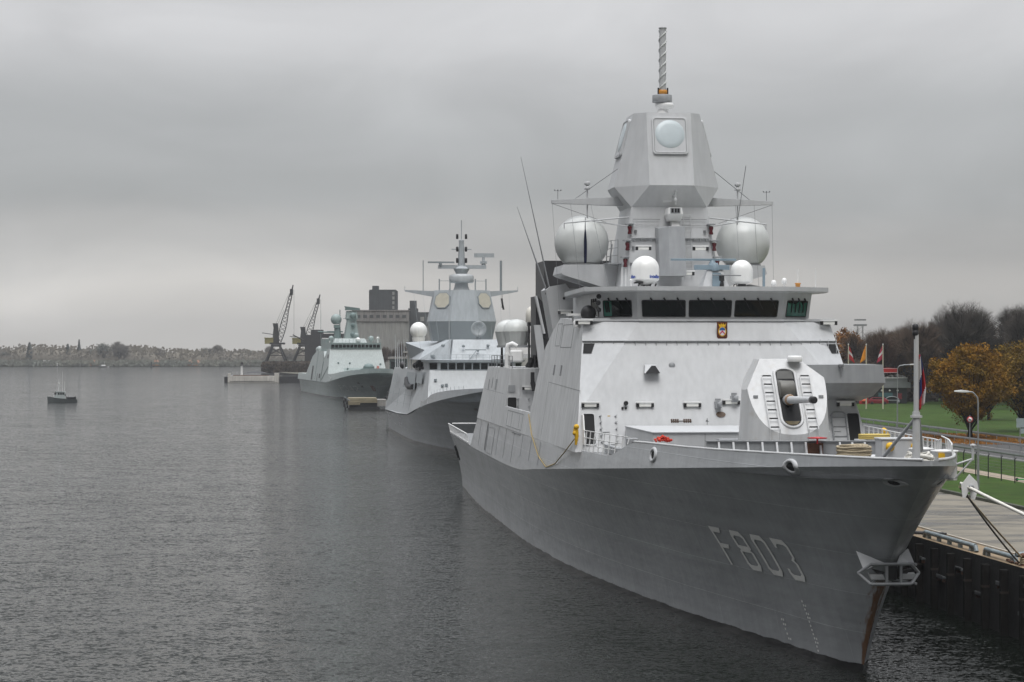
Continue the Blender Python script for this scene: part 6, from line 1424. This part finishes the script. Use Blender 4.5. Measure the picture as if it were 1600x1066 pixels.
GS2 = thing('grain_elevator', 'dark elevator tower and lower grey silo block right of the large silo', 'silo', (-50,1010,Zq), 0)
mb = MB(); mb.bx(1.8,6,0,12,0,30); mb.bx(2.4,5.4,2,9,30,33.6); mb.build('elevator_tower', M_silod, GS2)
mb = MB()
for i in range(5): mb.lathe([(2.4,0),(2.4,22)],(7.8+i*3.2,2,0),14)
mb.bx(6,23,2,14,0,22); mb.build('silo_cells', M_silo, GS2)
mb = MB(); mb.bx(5.8,23.4,-.6,14,22,28.2); mb.bx(17.2,19,2,6,28.2,32); mb.build('gallery', M_silod, GS2)
mb = MB()
for i in range(5): mb.bx(7.5+i*3.1,9.3+i*3.1,-.68,-.6,24,26)
mb.build('gallery_window', M_silo, GS2)
# low buildings between ships
M_gb = mat('green_glass_building', (.07,.11,.105), .3, var=.3, scale=.3)
TB = thing('terminal_building', 'low greenish terminal building between the second and third ships', 'building', (-40,800,Zq), 0)
mb = MB(); mb.bx(-5,14,0,18,0,7.5); mb.build('wall', M_gb, TB); mb = MB(); mb.bx(-5.6,14.6,-.6,18,7.5,8.2); mb.build('roof', M_conc, TB)
mb = MB()
for i in range(9): mb.bx(-4.6+i*2.1,-3.1+i*2.1,-.05,0,1.2,6.6)
mb.build('window', M_glass, TB)
DB = thing('dockside_house', 'white house with dark pitched roof behind the deck of the second ship', 'house', (-20,560,Zq), 0)
mb = MB(); mb.bx(-7,5,0,10,0,9.5); mb.build('wall', mat('cream_wall',(.55,.54,.5),.8), DB); mb = MB(); mb.ext([(-8,-.6,10.4),(6,-.6,9.2),(6,-.6,9.6),(-8,-.6,10.9)],(0,11.5,0)); mb.build('roof', M_silod, DB)
mb = MB()
for i in range(5): mb.bx(-6.4+i*2.2,-5.2+i*2.2,-.06,0,6.5,8.4)
mb.build('window', M_glass, DB)
for k,(x,y) in enumerate(((-37.5,668),(-37.2,676))):
    CN = thing('container', ('green container on the quay just right of the third ship bow','second green container behind the first on the quay')[k], 'container', (x,y,Zq), .1, 'green containers on the quay')
    mb = MB(); mb.bx(-1.2,1.2,-3,3,0,2.6)
    for i in range(14): mb.bx(-1.26,1.26,-2.9+i*.43,-2.7+i*.43,.1,2.5)
    mb.build('container_body', mat('container_green',(.01,.17,.07),.5,var=.15), CN); mb = MB(); mb.bx(-1.1,1.1,-3.06,-3.0,.1,2.5); mb.build('door', mat('container_green'), CN)
# concrete mooring platform standing in the water
MP = thing('mooring_platform', 'old concrete mooring platform with tyre fenders between the second and third ships', 'platform', (-36.6,533,0), math.atan(.10))
M_plat = mat('stained_concrete', (.25,.215,.14), .85, var=.25, scale=.5, dirt=(.09,.08,.05,.6))
mb = MB(); mb.bx(-3.5,3.6,0,9,1.7,2.6); mb.bx(-3.4,3.5,.1,9,2.6,2.9); mb.bx(-3.5,-.6,-.2,.2,1.2,2.1); mb.build('platform_cap', M_plat, MP, bevel=.06)
mb = MB(); mb.bx(-3.2,3.5,.4,9,-1,1.7); mb.bx(-3.5,4.2,-.1,9,-1,.5); mb.build('platform_base', M_black, MP)
mb = MB(); mb.bx(3.6,5.8,.5,9,.9,2.5); mb.build('platform_wing', M_conc, MP)
mb = MB(); mb.tube((-4.6,-.2,3.2),(-3.1,-.2,2.3),.12,n=5); mb.build('arm', M_pale, MP)
for z,x in ((.6,-4.2),(1.3,-4.5),(2.1,-4.6),(2.7,-4.2),(1.0,-3.7),(1.9,-3.8)):
    mb = MB(); n=14; mb.loft([[((.25+.2*math.cos(b))*0+x+.2*math.sin(b), .5-.55*0+(.45+.2*math.cos(b))*math.cos(a), z+(.45+.2*math.cos(b))*math.sin(a)) for b in [2*math.pi*i/8 for i in range(8)]] for a in [2*math.pi*i/n for i in range(n+1)]],cap=False,smooth=True); mb.build('tyre_fender', M_black, MP)
def buoy(loc, h, label, m):
    t = thing('buoy', label, 'buoy', loc, 0, 'buoys on the river'); mb = MB(); mb.lathe([(.9,-.3),(1.0,.4),(.8,.8),(.3,1.0)],(0,0,0),14); mb.build('float', M_black, t); mb = MB(); mb.lathe([(.42,.9),(.3,h-.6),(.5,h-.5),(.5,h),(.02,h+.3)],(0,0,0),12); mb.build('lantern_post', m, t)
buoy((-280,1690,0),4.8,'dark buoy with tall post near the far bank',M_black); buoy((-372,1780,0),2.6,'white buoy at the left near the far bank',M_white)
SB2 = thing('sailing_boat', 'tiny white boat lying before the far bank', 'boat', (-322,1740,0), R(80))
mb = MB(); mb.loft([[(-.2,0,1.5),(0,.3,0),(.2,0,1.5)],[(-1.4,4,1.1),(0,4,-.2),(1.4,4,1.1)],[(-1.2,9,1.1),(0,8.6,0),(1.2,9,1.1)]]); mb.bx(-.8,.8,3.5,6.5,1.1,2.2); mb.build('hull', M_white, SB2)
mb = MB(); mb.tube((0,4,1),(0,4,4.5),.08,n=4); mb.build('boat_mast', M_white, SB2)

# ------------------------------------------------------------------ trees
def foliage(name, c1, c2, seed_scale=.5, rough=.9):
    m = bpy.data.materials.new(name); m.use_nodes = True; N, L = m.node_tree.nodes, m.node_tree.links; b = N['Principled BSDF']; b.inputs['Roughness'].default_value = rough; b.inputs['Specular IOR Level'].default_value = .15
    tc = N.new('ShaderNodeTexCoord'); n = N.new('ShaderNodeTexNoise'); n.inputs['Scale'].default_value = seed_scale; n.inputs['Detail'].default_value = 5; n.inputs['Roughness'].default_value=.7; L.new(tc.outputs['Object'], n.inputs['Vector'])
    r = N.new('ShaderNodeMapRange'); r.inputs['From Min'].default_value = .38; r.inputs['From Max'].default_value = .62; L.new(n.outputs['Fac'], r.inputs['Value'])
    q = N.new('ShaderNodeMix'); q.data_type='RGBA'; L.new(r.outputs[0], q.inputs['Factor']); q.inputs['A'].default_value = (*c1,1); q.inputs['B'].default_value = (*c2,1); L.new(q.outputs['Result'], b.inputs['Base Color']); return m
M_bark = mat('bark', (.030,.025,.021), .95, var=.3, scale=3, spec=.1); M_twig = mat('bare_twigs', (.075,.066,.058), .95, var=.2, scale=.3, spec=.05); M_twigb = mat('brown_twigs', (.10,.07,.05), .95, var=.2, scale=.3, spec=.05)
F_aut = foliage('autumn_olive_foliage', (.12,.075,.009), (.25,.12,.011), .3); F_or = foliage('orange_foliage', (.24,.10,.018), (.15,.07,.018), .3); F_yel = foliage('yellow_brown_foliage', (.23,.13,.018), (.10,.07,.014), .3); F_dk = foliage('brown_thicket', (.034,.027,.021), (.055,.04,.026), .2)
F_far = foliage('hazed_wood_foliage', (.165,.15,.125), (.18,.16,.125), .012); F_farg = foliage('hazed_green_foliage', (.15,.165,.14), (.19,.19,.15), .02); F_con = foliage('hazed_conifer', (.12,.145,.14), (.14,.16,.15), .05)  # paler than near foliage: distance haze is mixed into these colours
def skeleton(rnd, h, spread, depth=4, first=.25, nb=(3,4), up=.45, trunk=.022):
    segs = []; tips = []
    def grow(p, d, l, r, k):
        n = 3; q = p; dd = d
        for i in range(n):
            dd = (dd + Vector((rnd.uniform(-.16,.16), rnd.uniform(-.16,.16), rnd.uniform(-.02,.10)))).normalized(); nq = q + dd*l/n
            segs.append((q, nq, r*(1-.22*i/n), r*(1-.22*(i+1)/n), k)); q = nq
            if k and i < n-1 and k < depth: 
                if rnd.random() < .8: branch(q, dd, l*.62, r*.55, k+1)
        if k >= depth: tips.append((q, dd)); return
        for _ in range(rnd.choice(nb)): branch(q, dd, l*rnd.uniform(.6,.85), r*.62, k+1)
    def branch(p, d, l, r, k):
        a = d.orthogonal().normalized(); a.rotate(Matrix.Rotation(rnd.uniform(0,6.28),3,d)); w = rnd.uniform(.5,1.0)*spread
        grow(p, (d + a*w + Vector((0,0,up*.4))).normalized(), l, r, k)
    grow(Vector((0,0,0)), Vector((0,0,1)), h*first, h*trunk, 0); return segs, tips
def tree_meshes(name, seed, h, spread, leaf=None, nleaf=0, lsize=.3, clump=.9, twigs=10, twl=1.2, mtw=None, depth=4, first=.25, squash=1., up=.45, r_w=None):
    """returns (trunk mesh, crown mesh) fitted to height h"""
    rnd = random.Random(seed); segs, tips = skeleton(rnd, h, spread, depth, first, up=up)
    top = max(max(s[1].z for s in segs), 1e-3); k = (h - (clump if nleaf else twl*.7)) / top
    wide = max(math.hypot(s[1].x, s[1].y) for s in segs) * k; kx = k if not r_w else k * (r_w - clump*.5) / wide
    S = lambda v: Vector((v.x*kx, v.y*kx, v.z*k))
    t = MB()
    for a,b,r0,r1,d in segs: t.tube(S(a), S(b), max(.02,r0), max(.015,r1), n=7 if d < 2 else 4, cap=False)
    c = MB()
    if nleaf:
        per = max(1, nleaf // len(tips))
        for p, d in tips:
            q = S(p); cs_ = clump*rnd.uniform(.65,1.35)
            for _ in range(per):
                v = Vector((rnd.gauss(0,1), rnd.gauss(0,1), rnd.gauss(0,1))); v = v.normalized()*cs_*rnd.random()**.45; v.z *= .75; o = q + v
                n = (v.normalized()*.6 + Vector((rnd.uniform(-1,1), rnd.uniform(-1,1), rnd.uniform(-.3,1)))).normalized(); a = n.orthogonal().normalized(); a.rotate(Matrix.Rotation(rnd.uniform(0,6.28),3,n)); b = n.cross(a); s = lsize*rnd.uniform(.6,1.3)
                c.add([o-a*s*.5, o+b*s*.34, o+a*s*.5, o-b*s*.34], [(0,1,2,3)])
    else:
        for p, d in tips:
            q = S(p)
            for _ in range(twigs):
                dd = (d + Vector((rnd.uniform(-.9,.9), rnd.uniform(-.9,.9), rnd.uniform(-.3,.8)))).normalized(); l = twl*rnd.uniform(.5,1.2); e = q + dd*l; w = dd.orthogonal().normalized()*lsize
                m_ = q.lerp(e,.5) + Vector((rnd.uniform(-.1,.1),)*3)
                c.add([q-w, q+w, m_+w*.7, e, m_-w*.7], [(0,1,2,3,4)])
                for _k in range(2):
                    e2 = m_ + (dd + Vector((rnd.uniform(-1,1), rnd.uniform(-1,1), rnd.uniform(-.2,.9)))).normalized()*l*.5; c.add([m_-w*.6, m_+w*.6, e2],[(0,1,2)])
    return t, c, leaf or mtw or M_twig
def round_tree(seed, h, rw, zb, leaf, nclump=150, per=105, lsize=.34, clump=1.15):
    """broad crown: limbs reaching to leaf clumps spread through the crown's volume"""
    rnd = random.Random(seed); t = MB(); c = MB(); zc = (h+zb)/2; hz = (h-zb)/2; cs_ = []
    for i in range(nclump):
        a = rnd.uniform(0,6.283); u = rnd.uniform(-1,1); k = rnd.uniform(.25,1)**.45; q = math.sqrt(1-u*u)
        lump = 1 + .22*mnoise.noise(Vector((math.cos(a)*1.3+seed, math.sin(a)*1.3, u*1.6)))
        low = 1 if u > -.3 else .82
        cs_.append(Vector((math.cos(a)*q*k*(rw-.7*clump)*lump*low, math.sin(a)*q*k*(rw-.7*clump)*lump*low, zc+u*k*(hz-.6*clump)*lump)))
    t.path([(0,0,-.1),(.05,0,zb*.6),(-.05,.1,zb*1.1),(.1,0,h*.5)], .3, 9, rr=[.38,.28,.24,.12])
    for p in cs_[::3]:
        z0 = min(zb*rnd.uniform(.45,1.3), p.z-.3); s0 = Vector((0,0,z0)); m = s0.lerp(p,.5)+Vector((rnd.uniform(-.4,.4),rnd.uniform(-.4,.4),rnd.uniform(-.1,.5)))
        t.path([tuple(s0),tuple(m),tuple(p)], .1, 5, rr=[.11,.07,.025])
    for p in cs_:
        r0 = clump*rnd.uniform(.6,1.35)
        for _ in range(per):
            v = Vector((rnd.gauss(0,1), rnd.gauss(0,1), rnd.gauss(0,1))).normalized(); v = v*r0*rnd.random()**.4; v.z *= .72; o = p+v
            n = (v.normalized()*.5+Vector((rnd.uniform(-1,1),rnd.uniform(-1,1),rnd.uniform(-.3,1)))).normalized(); a = n.orthogonal().normalized(); a.rotate(Matrix.Rotation(rnd.uniform(0,6.28),3,n)); b = n.cross(a); s = lsize*rnd.uniform(.55,1.3)
            c.add([o-a*s*.5, o+b*s*.36, o+a*s*.5, o-b*s*.36],[(0,1,2,3)])
    return t, c, leaf
def tree(kind, label, loc, spec, group, rz=0.):
    t, c, m = spec; o = thing(kind, label, 'tree', loc, rz, group); t.build('trunk', M_bark, o, fix=False); c.build('crown', m, o, fix=False); return o
def tree_copy(src, label, loc, rz, s=1., sx=None):
    c = copy_tree(src); c.location = loc; c.rotation_euler = (0,0,rz); c.scale = (sx or s, sx or s, s); c['label'] = label; return c
G1 = 'autumn trees on the lawn'
T1 = tree('autumn_tree', 'round olive and orange autumn tree on the lawn right of the flag staff', (56.6,269,Zq), round_tree(3,12.6,5.8,1.8,F_aut,190,140,.27), G1)
T2 = tree('autumn_tree', 'golden orange autumn tree cut by the right edge of the view', (68.6,292,Zq), round_tree(11,12.8,5.8,2.0,F_yel,170,120,.28), G1, 1.)
T3 = tree('autumn_tree', 'orange autumn tree behind the flagpoles and the port side of the frigate', (73.5,480,Zq), round_tree(5,16,6.0,3,F_or,120,75,.5,1.5), G1)
tree_copy(T3,'smaller orange tree behind the canopy of the petrol station',(64.5,500,Zq),2.,.82)
tree_copy(T2,'low yellow-brown tree behind the petrol station shop',(85,462,Zq),.7,.82)
tree_copy(T3,'rust coloured tree at the foot of the bare wood, behind the autumn lawn tree',(90.5,440,Zq),4.,.86)
tree_copy(T2,'yellow-brown tree half hidden between the two lawn trees',(74.5,340,Zq),4.,.8)
G2 = 'bare trees behind the park'
B1 = tree('bare_tree', 'tall bare dark tree with a rounded crown, highest on the skyline behind the flag staff', (83.2,405,Zq), tree_meshes('d',21,20.5,.75,None,0,.015,.9,6,1.9,first=.24,r_w=7.5,depth=5), G2)
B2 = tree('bare_tree', 'tall bare dark tree at the right edge of the skyline', (98,412,Zq), tree_meshes('e',33,20.5,.7,None,0,.016,.9,6,1.9,first=.22,r_w=7.2,depth=5), G2)
B3 = tree('bare_tree', 'bare brownish tree left of the tall ones on the skyline', (82,440,Zq), tree_meshes('f',8,17.5,.8,None,0,.017,.9,6,1.9,mtw=M_twigb,first=.22,r_w=7,depth=5), G2)
rr = random.Random(12)
for i,(x,y,s,src) in enumerate(((93,432,.90,B1),(101,430,.98,B2),(108,425,.96,B1),(77,470,.92,B3),(83.5,480,.92,B3),(91,470,.86,B2),(79.5,455,.9,B3),(97.5,440,.72,B1),(106,450,1.0,B2),(115,460,1.02,B1),(88.5,430,.84,B2),(71,500,.62,B3),(66,520,.5,B3),(92,398,.6,B3),(101,392,.66,B3),(91.5,452,.95,B1),(95.5,444,1.0,B3),(104,436,.92,B2),(86,452,.96,B3))):
    place_ = ('just right of the tallest crown','against the right edge, behind','far right with a broad crown','low on the left of the bare wood','behind the red canopy fascia','deep behind the tallest crown','in the dip left of the tall crowns','behind the gap between the tall crowns','far back at the right edge','farthest right in the back row','slender one under the tallest crown','short one far left behind the orange tree','shortest, next to the distant lattice mast','brown one before the tall dark crowns','brown one low at the right edge','filling the gap right of the tallest crown','brown one in the gap before the right edge','one touching the right edge, in the middle row','brown one against the left of the tallest crown')[i]
    tree_copy(src, 'bare tree of the dark wood, '+place_, (x,y,Zq), rr.uniform(0,6.28), s)
def leaf_mass(name, m, n, pos, size, seed, kind='stuff', label=None, cat=None, up=1., core=None):
    rnd = random.Random(seed); mb = MB()
    if core: mb.loft(core, smooth=True)
    for _ in range(n):
        o, s = pos(rnd); o = Vector(o); nrm = Vector((rnd.uniform(-.7,.7)*up, rnd.uniform(-1,-.3), rnd.uniform(-.2,1)*up)).normalized(); a = nrm.orthogonal().normalized(); a.rotate(Matrix.Rotation(rnd.uniform(0,6.28),3,nrm)); b = nrm.cross(a); s *= size*rnd.uniform(.5,1.4)
        mb.add([o-a*s*.5, o+b*s*.38, o+a*s*.5, o-b*s*.38],[(0,1,2,3)])
    o = mb.build(name, m, None, fix=False); tag(o, label, cat, None, kind); return o
def thicket(rnd):
    x = rnd.uniform(58,125); h = 6.5+2.5*mnoise.noise(Vector((x*.13,3.3,0)))+2*max(0,(x-80)/40); return (x, 452+rnd.uniform(0,26)+(x-58)*.1, Zq+h*rnd.random()**.8*1.25), 1.
leaf_mass('thicket', F_dk, 9000, thicket, 1.1, 5, label='dense brown undergrowth below the bare trees', cat='undergrowth')
leaf_mass('fallen_leaf_scatter', F_or, 5000, lambda r: ((lambda a,q:(56.6+q*math.cos(a)*8, 269+q*math.sin(a)*16, Zq+.16))(r.uniform(0,6.28), r.random()**.6), 1.), .22, 8, label='orange leaves fallen on the lawn round the autumn tree', cat='fallen leaves')
# reddish bushes and dark scrub by the silo, scrub at the crane
G3 = 'bare trees by the silo'
for i,(x,y,s) in enumerate(((-54.5,930,.72),(-50.5,925,.68),(-47,930,.8),(-57,940,.6),(-39,900,.62),(-34,880,.6))): 
    c = tree_copy(B3, 'bare reddish tree before the grain silo, '+('tallest of the row','low one at the left','broad one at the right','farthest left of the row','behind the terminal building','rightmost beside the second ship')[i], (x,y,Zq), i*1.3, s, s*.62); c['group'] = G3
leaf_mass('scrub', F_dk, 1500, lambda r: ((r.uniform(-120,-88), 1040+r.uniform(0,12), Zq+r.random()*5.), 1.), 1.4, 6, label='dark scrub on the far quay below the cranes', cat='scrub')
# far bank: wood reading as one mass, and the trees one can tell apart
def farpos(x, rnd, lo, hi): return (x, 1835+rnd.uniform(0,60), .6+lo+(hi-lo)*rnd.random()**.9)
def wood_h(x): return 13.5+5.*mnoise.noise(Vector((x*.012,1.7,0)))+3.2*mnoise.noise(Vector((x*.045,9,0)))+1.8*mnoise.noise(Vector((x*.15,4,0)))
def fw_pos(rnd):
    x = rnd.uniform(-900,-150); h = max(4.5, wood_h(x)*(1.12 if x>-360 and x<-300 else 1)); return farpos(x, rnd, .5, h*rnd.uniform(.75,1.15)), 1.
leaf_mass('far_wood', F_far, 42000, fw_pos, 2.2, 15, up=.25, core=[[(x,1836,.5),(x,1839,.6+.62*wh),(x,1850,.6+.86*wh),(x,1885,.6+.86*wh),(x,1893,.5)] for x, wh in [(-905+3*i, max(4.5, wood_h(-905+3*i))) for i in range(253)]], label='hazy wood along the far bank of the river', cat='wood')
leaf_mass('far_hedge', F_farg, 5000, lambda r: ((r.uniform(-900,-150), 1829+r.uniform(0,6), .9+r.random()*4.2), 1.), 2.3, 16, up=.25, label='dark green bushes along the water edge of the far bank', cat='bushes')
def conifer(seed, h, r):
    rnd = random.Random(seed); t = MB(); t.tube((0,0,0),(0,0,h),.3,.05,6); c = MB()
    for _ in range(700):
        k = rnd.random()**.8; z = h*(.08+.9*k); a = rnd.uniform(0,6.28); q = r*(1-k)*rnd.uniform(.5,1.1)+.15; o = Vector((q*math.cos(a),q*math.sin(a),z)); d = Vector((math.cos(a),math.sin(a),-.4)); w = Vector((-math.sin(a),math.cos(a),.3))*.8; c.add([o-d*1.1, o+w, o+d*.9, o-w],[(0,1,2,3)])
    return t, c, F_con
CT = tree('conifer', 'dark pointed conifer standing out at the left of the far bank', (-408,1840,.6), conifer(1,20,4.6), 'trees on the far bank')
tree_copy(CT,'second dark conifer on the far bank, above the motor boat',(-376,1842,.6),1.,.93)
tree_copy(CT,'slender far conifer right of the motor boat',(-368,1850,.6),2.,1.12,.7)
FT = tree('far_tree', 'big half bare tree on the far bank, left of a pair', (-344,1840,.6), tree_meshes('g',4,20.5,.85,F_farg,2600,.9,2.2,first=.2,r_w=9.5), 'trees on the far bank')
FB = tree('far_tree', 'big bare tree on the far bank, right of a pair', (-332,1838,.6), tree_meshes('h',14,20.5,.9,None,0,.09,.9,8,3.2,mtw=mat('hazed_twigs',(.22,.205,.18),.95,spec=.05),first=.2,r_w=9,depth=4), 'trees on the far bank')  # twig colour lightened to carry distance haze
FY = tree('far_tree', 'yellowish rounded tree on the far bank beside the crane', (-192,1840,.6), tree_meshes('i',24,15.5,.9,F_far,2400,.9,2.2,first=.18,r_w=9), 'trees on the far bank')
for i,(src,x,s,l) in enumerate(((FT,-428,.66,'low spreading far tree at the left edge'),(FY,-418,.72,'pale far tree by the first conifer'),(FB,-446,.8,'bare far tree at the very left'),(FY,-392,.62,'low pale far tree between the conifers'),(FT,-356,.72,'dark far tree left of the big pair'),(FB,-300,.72,'bare far tree right of the big pair'),(FY,-285,.7,'orange tinged far tree before the buoy'),(FT,-262,.8,'leafy far tree halfway along the bank'),(FB,-250,.86,'bare far tree halfway along the bank'),(FY,-236,.84,'broad far tree above the pier'),(FT,-222,.7,'low far tree left of the pier'),(FB,-206,.82,'bare far tree left of the crane'),(FT,-180,.76,'leafy far tree behind the crane'),(FY,-172,.7,'far tree between the two cranes'))):
    tree_copy(src, l+' of the river' if 'bank' in l else l+' on the far bank', (x,1842+i,.6), i*1.1, s)
for i,(x,w,l) in enumerate(((-392,9,'pale low house on the far bank below the conifers'),(-352,7,'orange roofed house on the far bank by the big trees'),(-268,10,'long orange house on the far bank'),(-300,6,'small red roofed house on the far bank'),(-436,10,'pale blue shed at the left of the far bank'))):
    t = thing('far_house', l, 'house', (x,1832,.6), 0, 'houses on the far bank'); mb = MB(); mb.bx(-w/2,w/2,0,6,0,2.8); mb.build('wall', M_conc if i in (0,4) else mat('ochre_wall',(.42,.22,.10),.8), t); mb = MB(); mb.ext([(-w/2-.3,-.3,2.8),(w/2+.3,-.3,2.8),(w/2-1,3,4.8),(-w/2+1,3,4.8)],(0,.15,.1)); mb.ext([(-w/2-.3,6.3,2.8),(w/2+.3,6.3,2.8),(w/2-1,3,4.8),(-w/2+1,3,4.8)],(0,-.1,.1)); mb.build('roof', mat('roof_tile',(.28,.14,.085),.8) if i in (1,2,3) else M_conc, t)

# ------------------------------------------------------------------ air, sky, light, camera
def haze():
    m = bpy.data.materials.new('river_haze'); m.use_nodes = True; N, L = m.node_tree.nodes, m.node_tree.links; N.remove(N['Principled BSDF'])
    v = N.new('ShaderNodeVolumePrincipled'); v.inputs['Color'].default_value = (.6,.61,.63,1); v.inputs['Density'].default_value = HAZE; v.inputs['Anisotropy'].default_value = .0
    L.new(v.outputs[0], N['Material Output'].inputs['Volume'])
    mb = MB(); mb.bx(-2950,1150,-190,2900,-3.,52); return tag(mb.build('haze', m), kind='stuff')
HAZE = .00018
haze()
W = bpy.data.worlds.new('World'); sc.world = W; W.use_nodes = True; N, L = W.node_tree.nodes, W.node_tree.links; BG = N['Background']
SUN_EL, SUN_AZ = R(60), R(180)
sky = N.new('ShaderNodeTexSky'); sky.sky_type = 'NISHITA'; sky.sun_disc = False; sky.sun_elevation = SUN_EL; sky.sun_rotation = SUN_AZ; sky.dust_density = 4
def nmath(o, a, b=None, clamp=False):
    q = N.new('ShaderNodeMath'); q.operation = o; q.use_clamp = clamp
    for i, x in enumerate((a, b)):
        if x is None: continue
        if isinstance(x, (int, float)): q.inputs[i].default_value = x
        else: L.new(x, q.inputs[i])
    return q.outputs[0]
tc = N.new('ShaderNodeTexCoord'); sp = N.new('ShaderNodeSeparateXYZ'); L.new(tc.outputs['Generated'], sp.inputs[0]); z = sp.outputs['Z']
def wnoise(sx_, sy_, sz_, sc_, det=5, dist=.3):
    mp = N.new('ShaderNodeMapping'); mp.inputs['Scale'].default_value = (sx_,sy_,sz_); L.new(tc.outputs['Generated'], mp.inputs['Vector']); n = N.new('ShaderNodeTexNoise'); n.inputs['Scale'].default_value = sc_; n.inputs['Detail'].default_value = det; n.inputs['Roughness'].default_value = .5; n.inputs['Distortion'].default_value = dist; L.new(mp.outputs[0], n.inputs['Vector']); return n.outputs['Fac']
n1 = wnoise(1,1,4.5,3.2); n2 = wnoise(1,1,2.6,7.,7,.9)
zz = nmath('ADD', z, nmath('MULTIPLY', nmath('SUBTRACT', n1, .5), .045))
ramp = N.new('ShaderNodeValToRGB'); L.new(zz, ramp.inputs['Fac']); cr = ramp.color_ramp; cr.interpolation = 'EASE'
SKYSTOPS = [(0,(.63,.615,.59)),(.026,(.67,.655,.63)),(.046,(.51,.51,.505)),(.07,(.435,.447,.452)),(.10,(.475,.487,.495)),(.155,(.68,.683,.695)),(.23,(.34,.34,.345)),(.45,(.30,.30,.31)),(.65,(.82,.85,.89)),(.8,(1.95,2.0,2.08)),(1,(4.2,4.3,4.5))]
cr.elements[0].position, cr.elements[0].color = 0, (*SKYSTOPS[0][1],1); cr.elements[1].position, cr.elements[1].color = 1, (*SKYSTOPS[-1][1],1)
for p_, c_ in SKYSTOPS[1:-1]: e_ = cr.elements.new(p_); e_.color = (*c_,1)
# the bright gap under the cloud lies to the left
lefty = N.new('ShaderNodeMapRange'); L.new(sp.outputs['X'], lefty.inputs['Value']); lefty.inputs['From Min'].default_value = -.22; lefty.inputs['From Max'].default_value = .2; lefty.inputs['To Min'].default_value = 1.14; lefty.inputs['To Max'].default_value = .80
low = N.new('ShaderNodeMapRange'); L.new(z, low.inputs['Value']); low.inputs['From Min'].default_value = .03; low.inputs['From Max'].default_value = .07; low.inputs['To Min'].default_value = 1; low.inputs['To Max'].default_value = 0
gain = nmath('ADD', 1., nmath('MULTIPLY', nmath('SUBTRACT', lefty.outputs[0], 1.), low.outputs[0]))
# unseen sky behind the camera dimmed on purpose, darkening hull and undersides
back = N.new('ShaderNodeMapRange'); L.new(sp.outputs['Y'], back.inputs['Value']); back.inputs['From Min'].default_value = -.6; back.inputs['From Max'].default_value = .3; back.inputs['To Min'].default_value = .42; back.inputs['To Max'].default_value = 1
gain = nmath('MULTIPLY', gain, back.outputs[0])
gain = nmath('MULTIPLY', gain, nmath('ADD', 1., nmath('MULTIPLY', nmath('SUBTRACT', n2, .5), .42)))
vm = N.new('ShaderNodeVectorMath'); vm.operation = 'SCALE'; L.new(ramp.outputs['Color'], vm.inputs[0]); L.new(gain, vm.inputs['Scale'])
vs = N.new('ShaderNodeVectorMath'); vs.operation = 'SCALE'; vs.inputs['Scale'].default_value = 9.0; L.new(vm.outputs[0], vs.inputs[0])
mx = N.new('ShaderNodeMix'); mx.data_type = 'RGBA'; mx.inputs['Factor'].default_value = .95; L.new(sky.outputs[0], mx.inputs['A']); L.new(vs.outputs[0], mx.inputs['B']); L.new(mx.outputs['Result'], BG.inputs['Color']); BG.inputs['Strength'].default_value = .11
sun = bpy.data.lights.new('sun','SUN'); sun.energy = 1.8; sun.angle = R(36); sun.color = (1,.985,.965); so = bpy.data.objects.new('sun', sun); COL.objects.link(so)
d = Vector((math.sin(SUN_AZ)*math.cos(SUN_EL), math.cos(SUN_AZ)*math.cos(SUN_EL), math.sin(SUN_EL))); so.rotation_euler = (-d).to_track_quat('-Z','Y').to_euler(); so.location = (0,-50,120)
cam = bpy.data.cameras.new('camera'); cam.sensor_width = 36; cam.lens = 3400/1600*36; cam.shift_y = 12/1600; cam.clip_end = 12000; cam.clip_start = 1
co = bpy.data.objects.new('camera', cam); COL.objects.link(co); co.location = (0,0,15); co.rotation_euler = (R(90),0,0); sc.camera = co
sc.view_settings.view_transform = 'Standard'; sc.view_settings.look = 'None'; sc.view_settings.exposure = 0; sc.view_settings.gamma = 1
sc.render.engine = 'CYCLES'; sc.cycles.volume_step_rate = 1; sc.cycles.use_denoising = True; sc.cycles.max_bounces = 6

# no deeper than thing > part > sub-part: a part that has pieces of its own hangs on the thing itself
for o in list(COL.objects):
    p = o.parent
    if p and p.parent and o.children and p.parent.parent is None:
        o.parent = p.parent
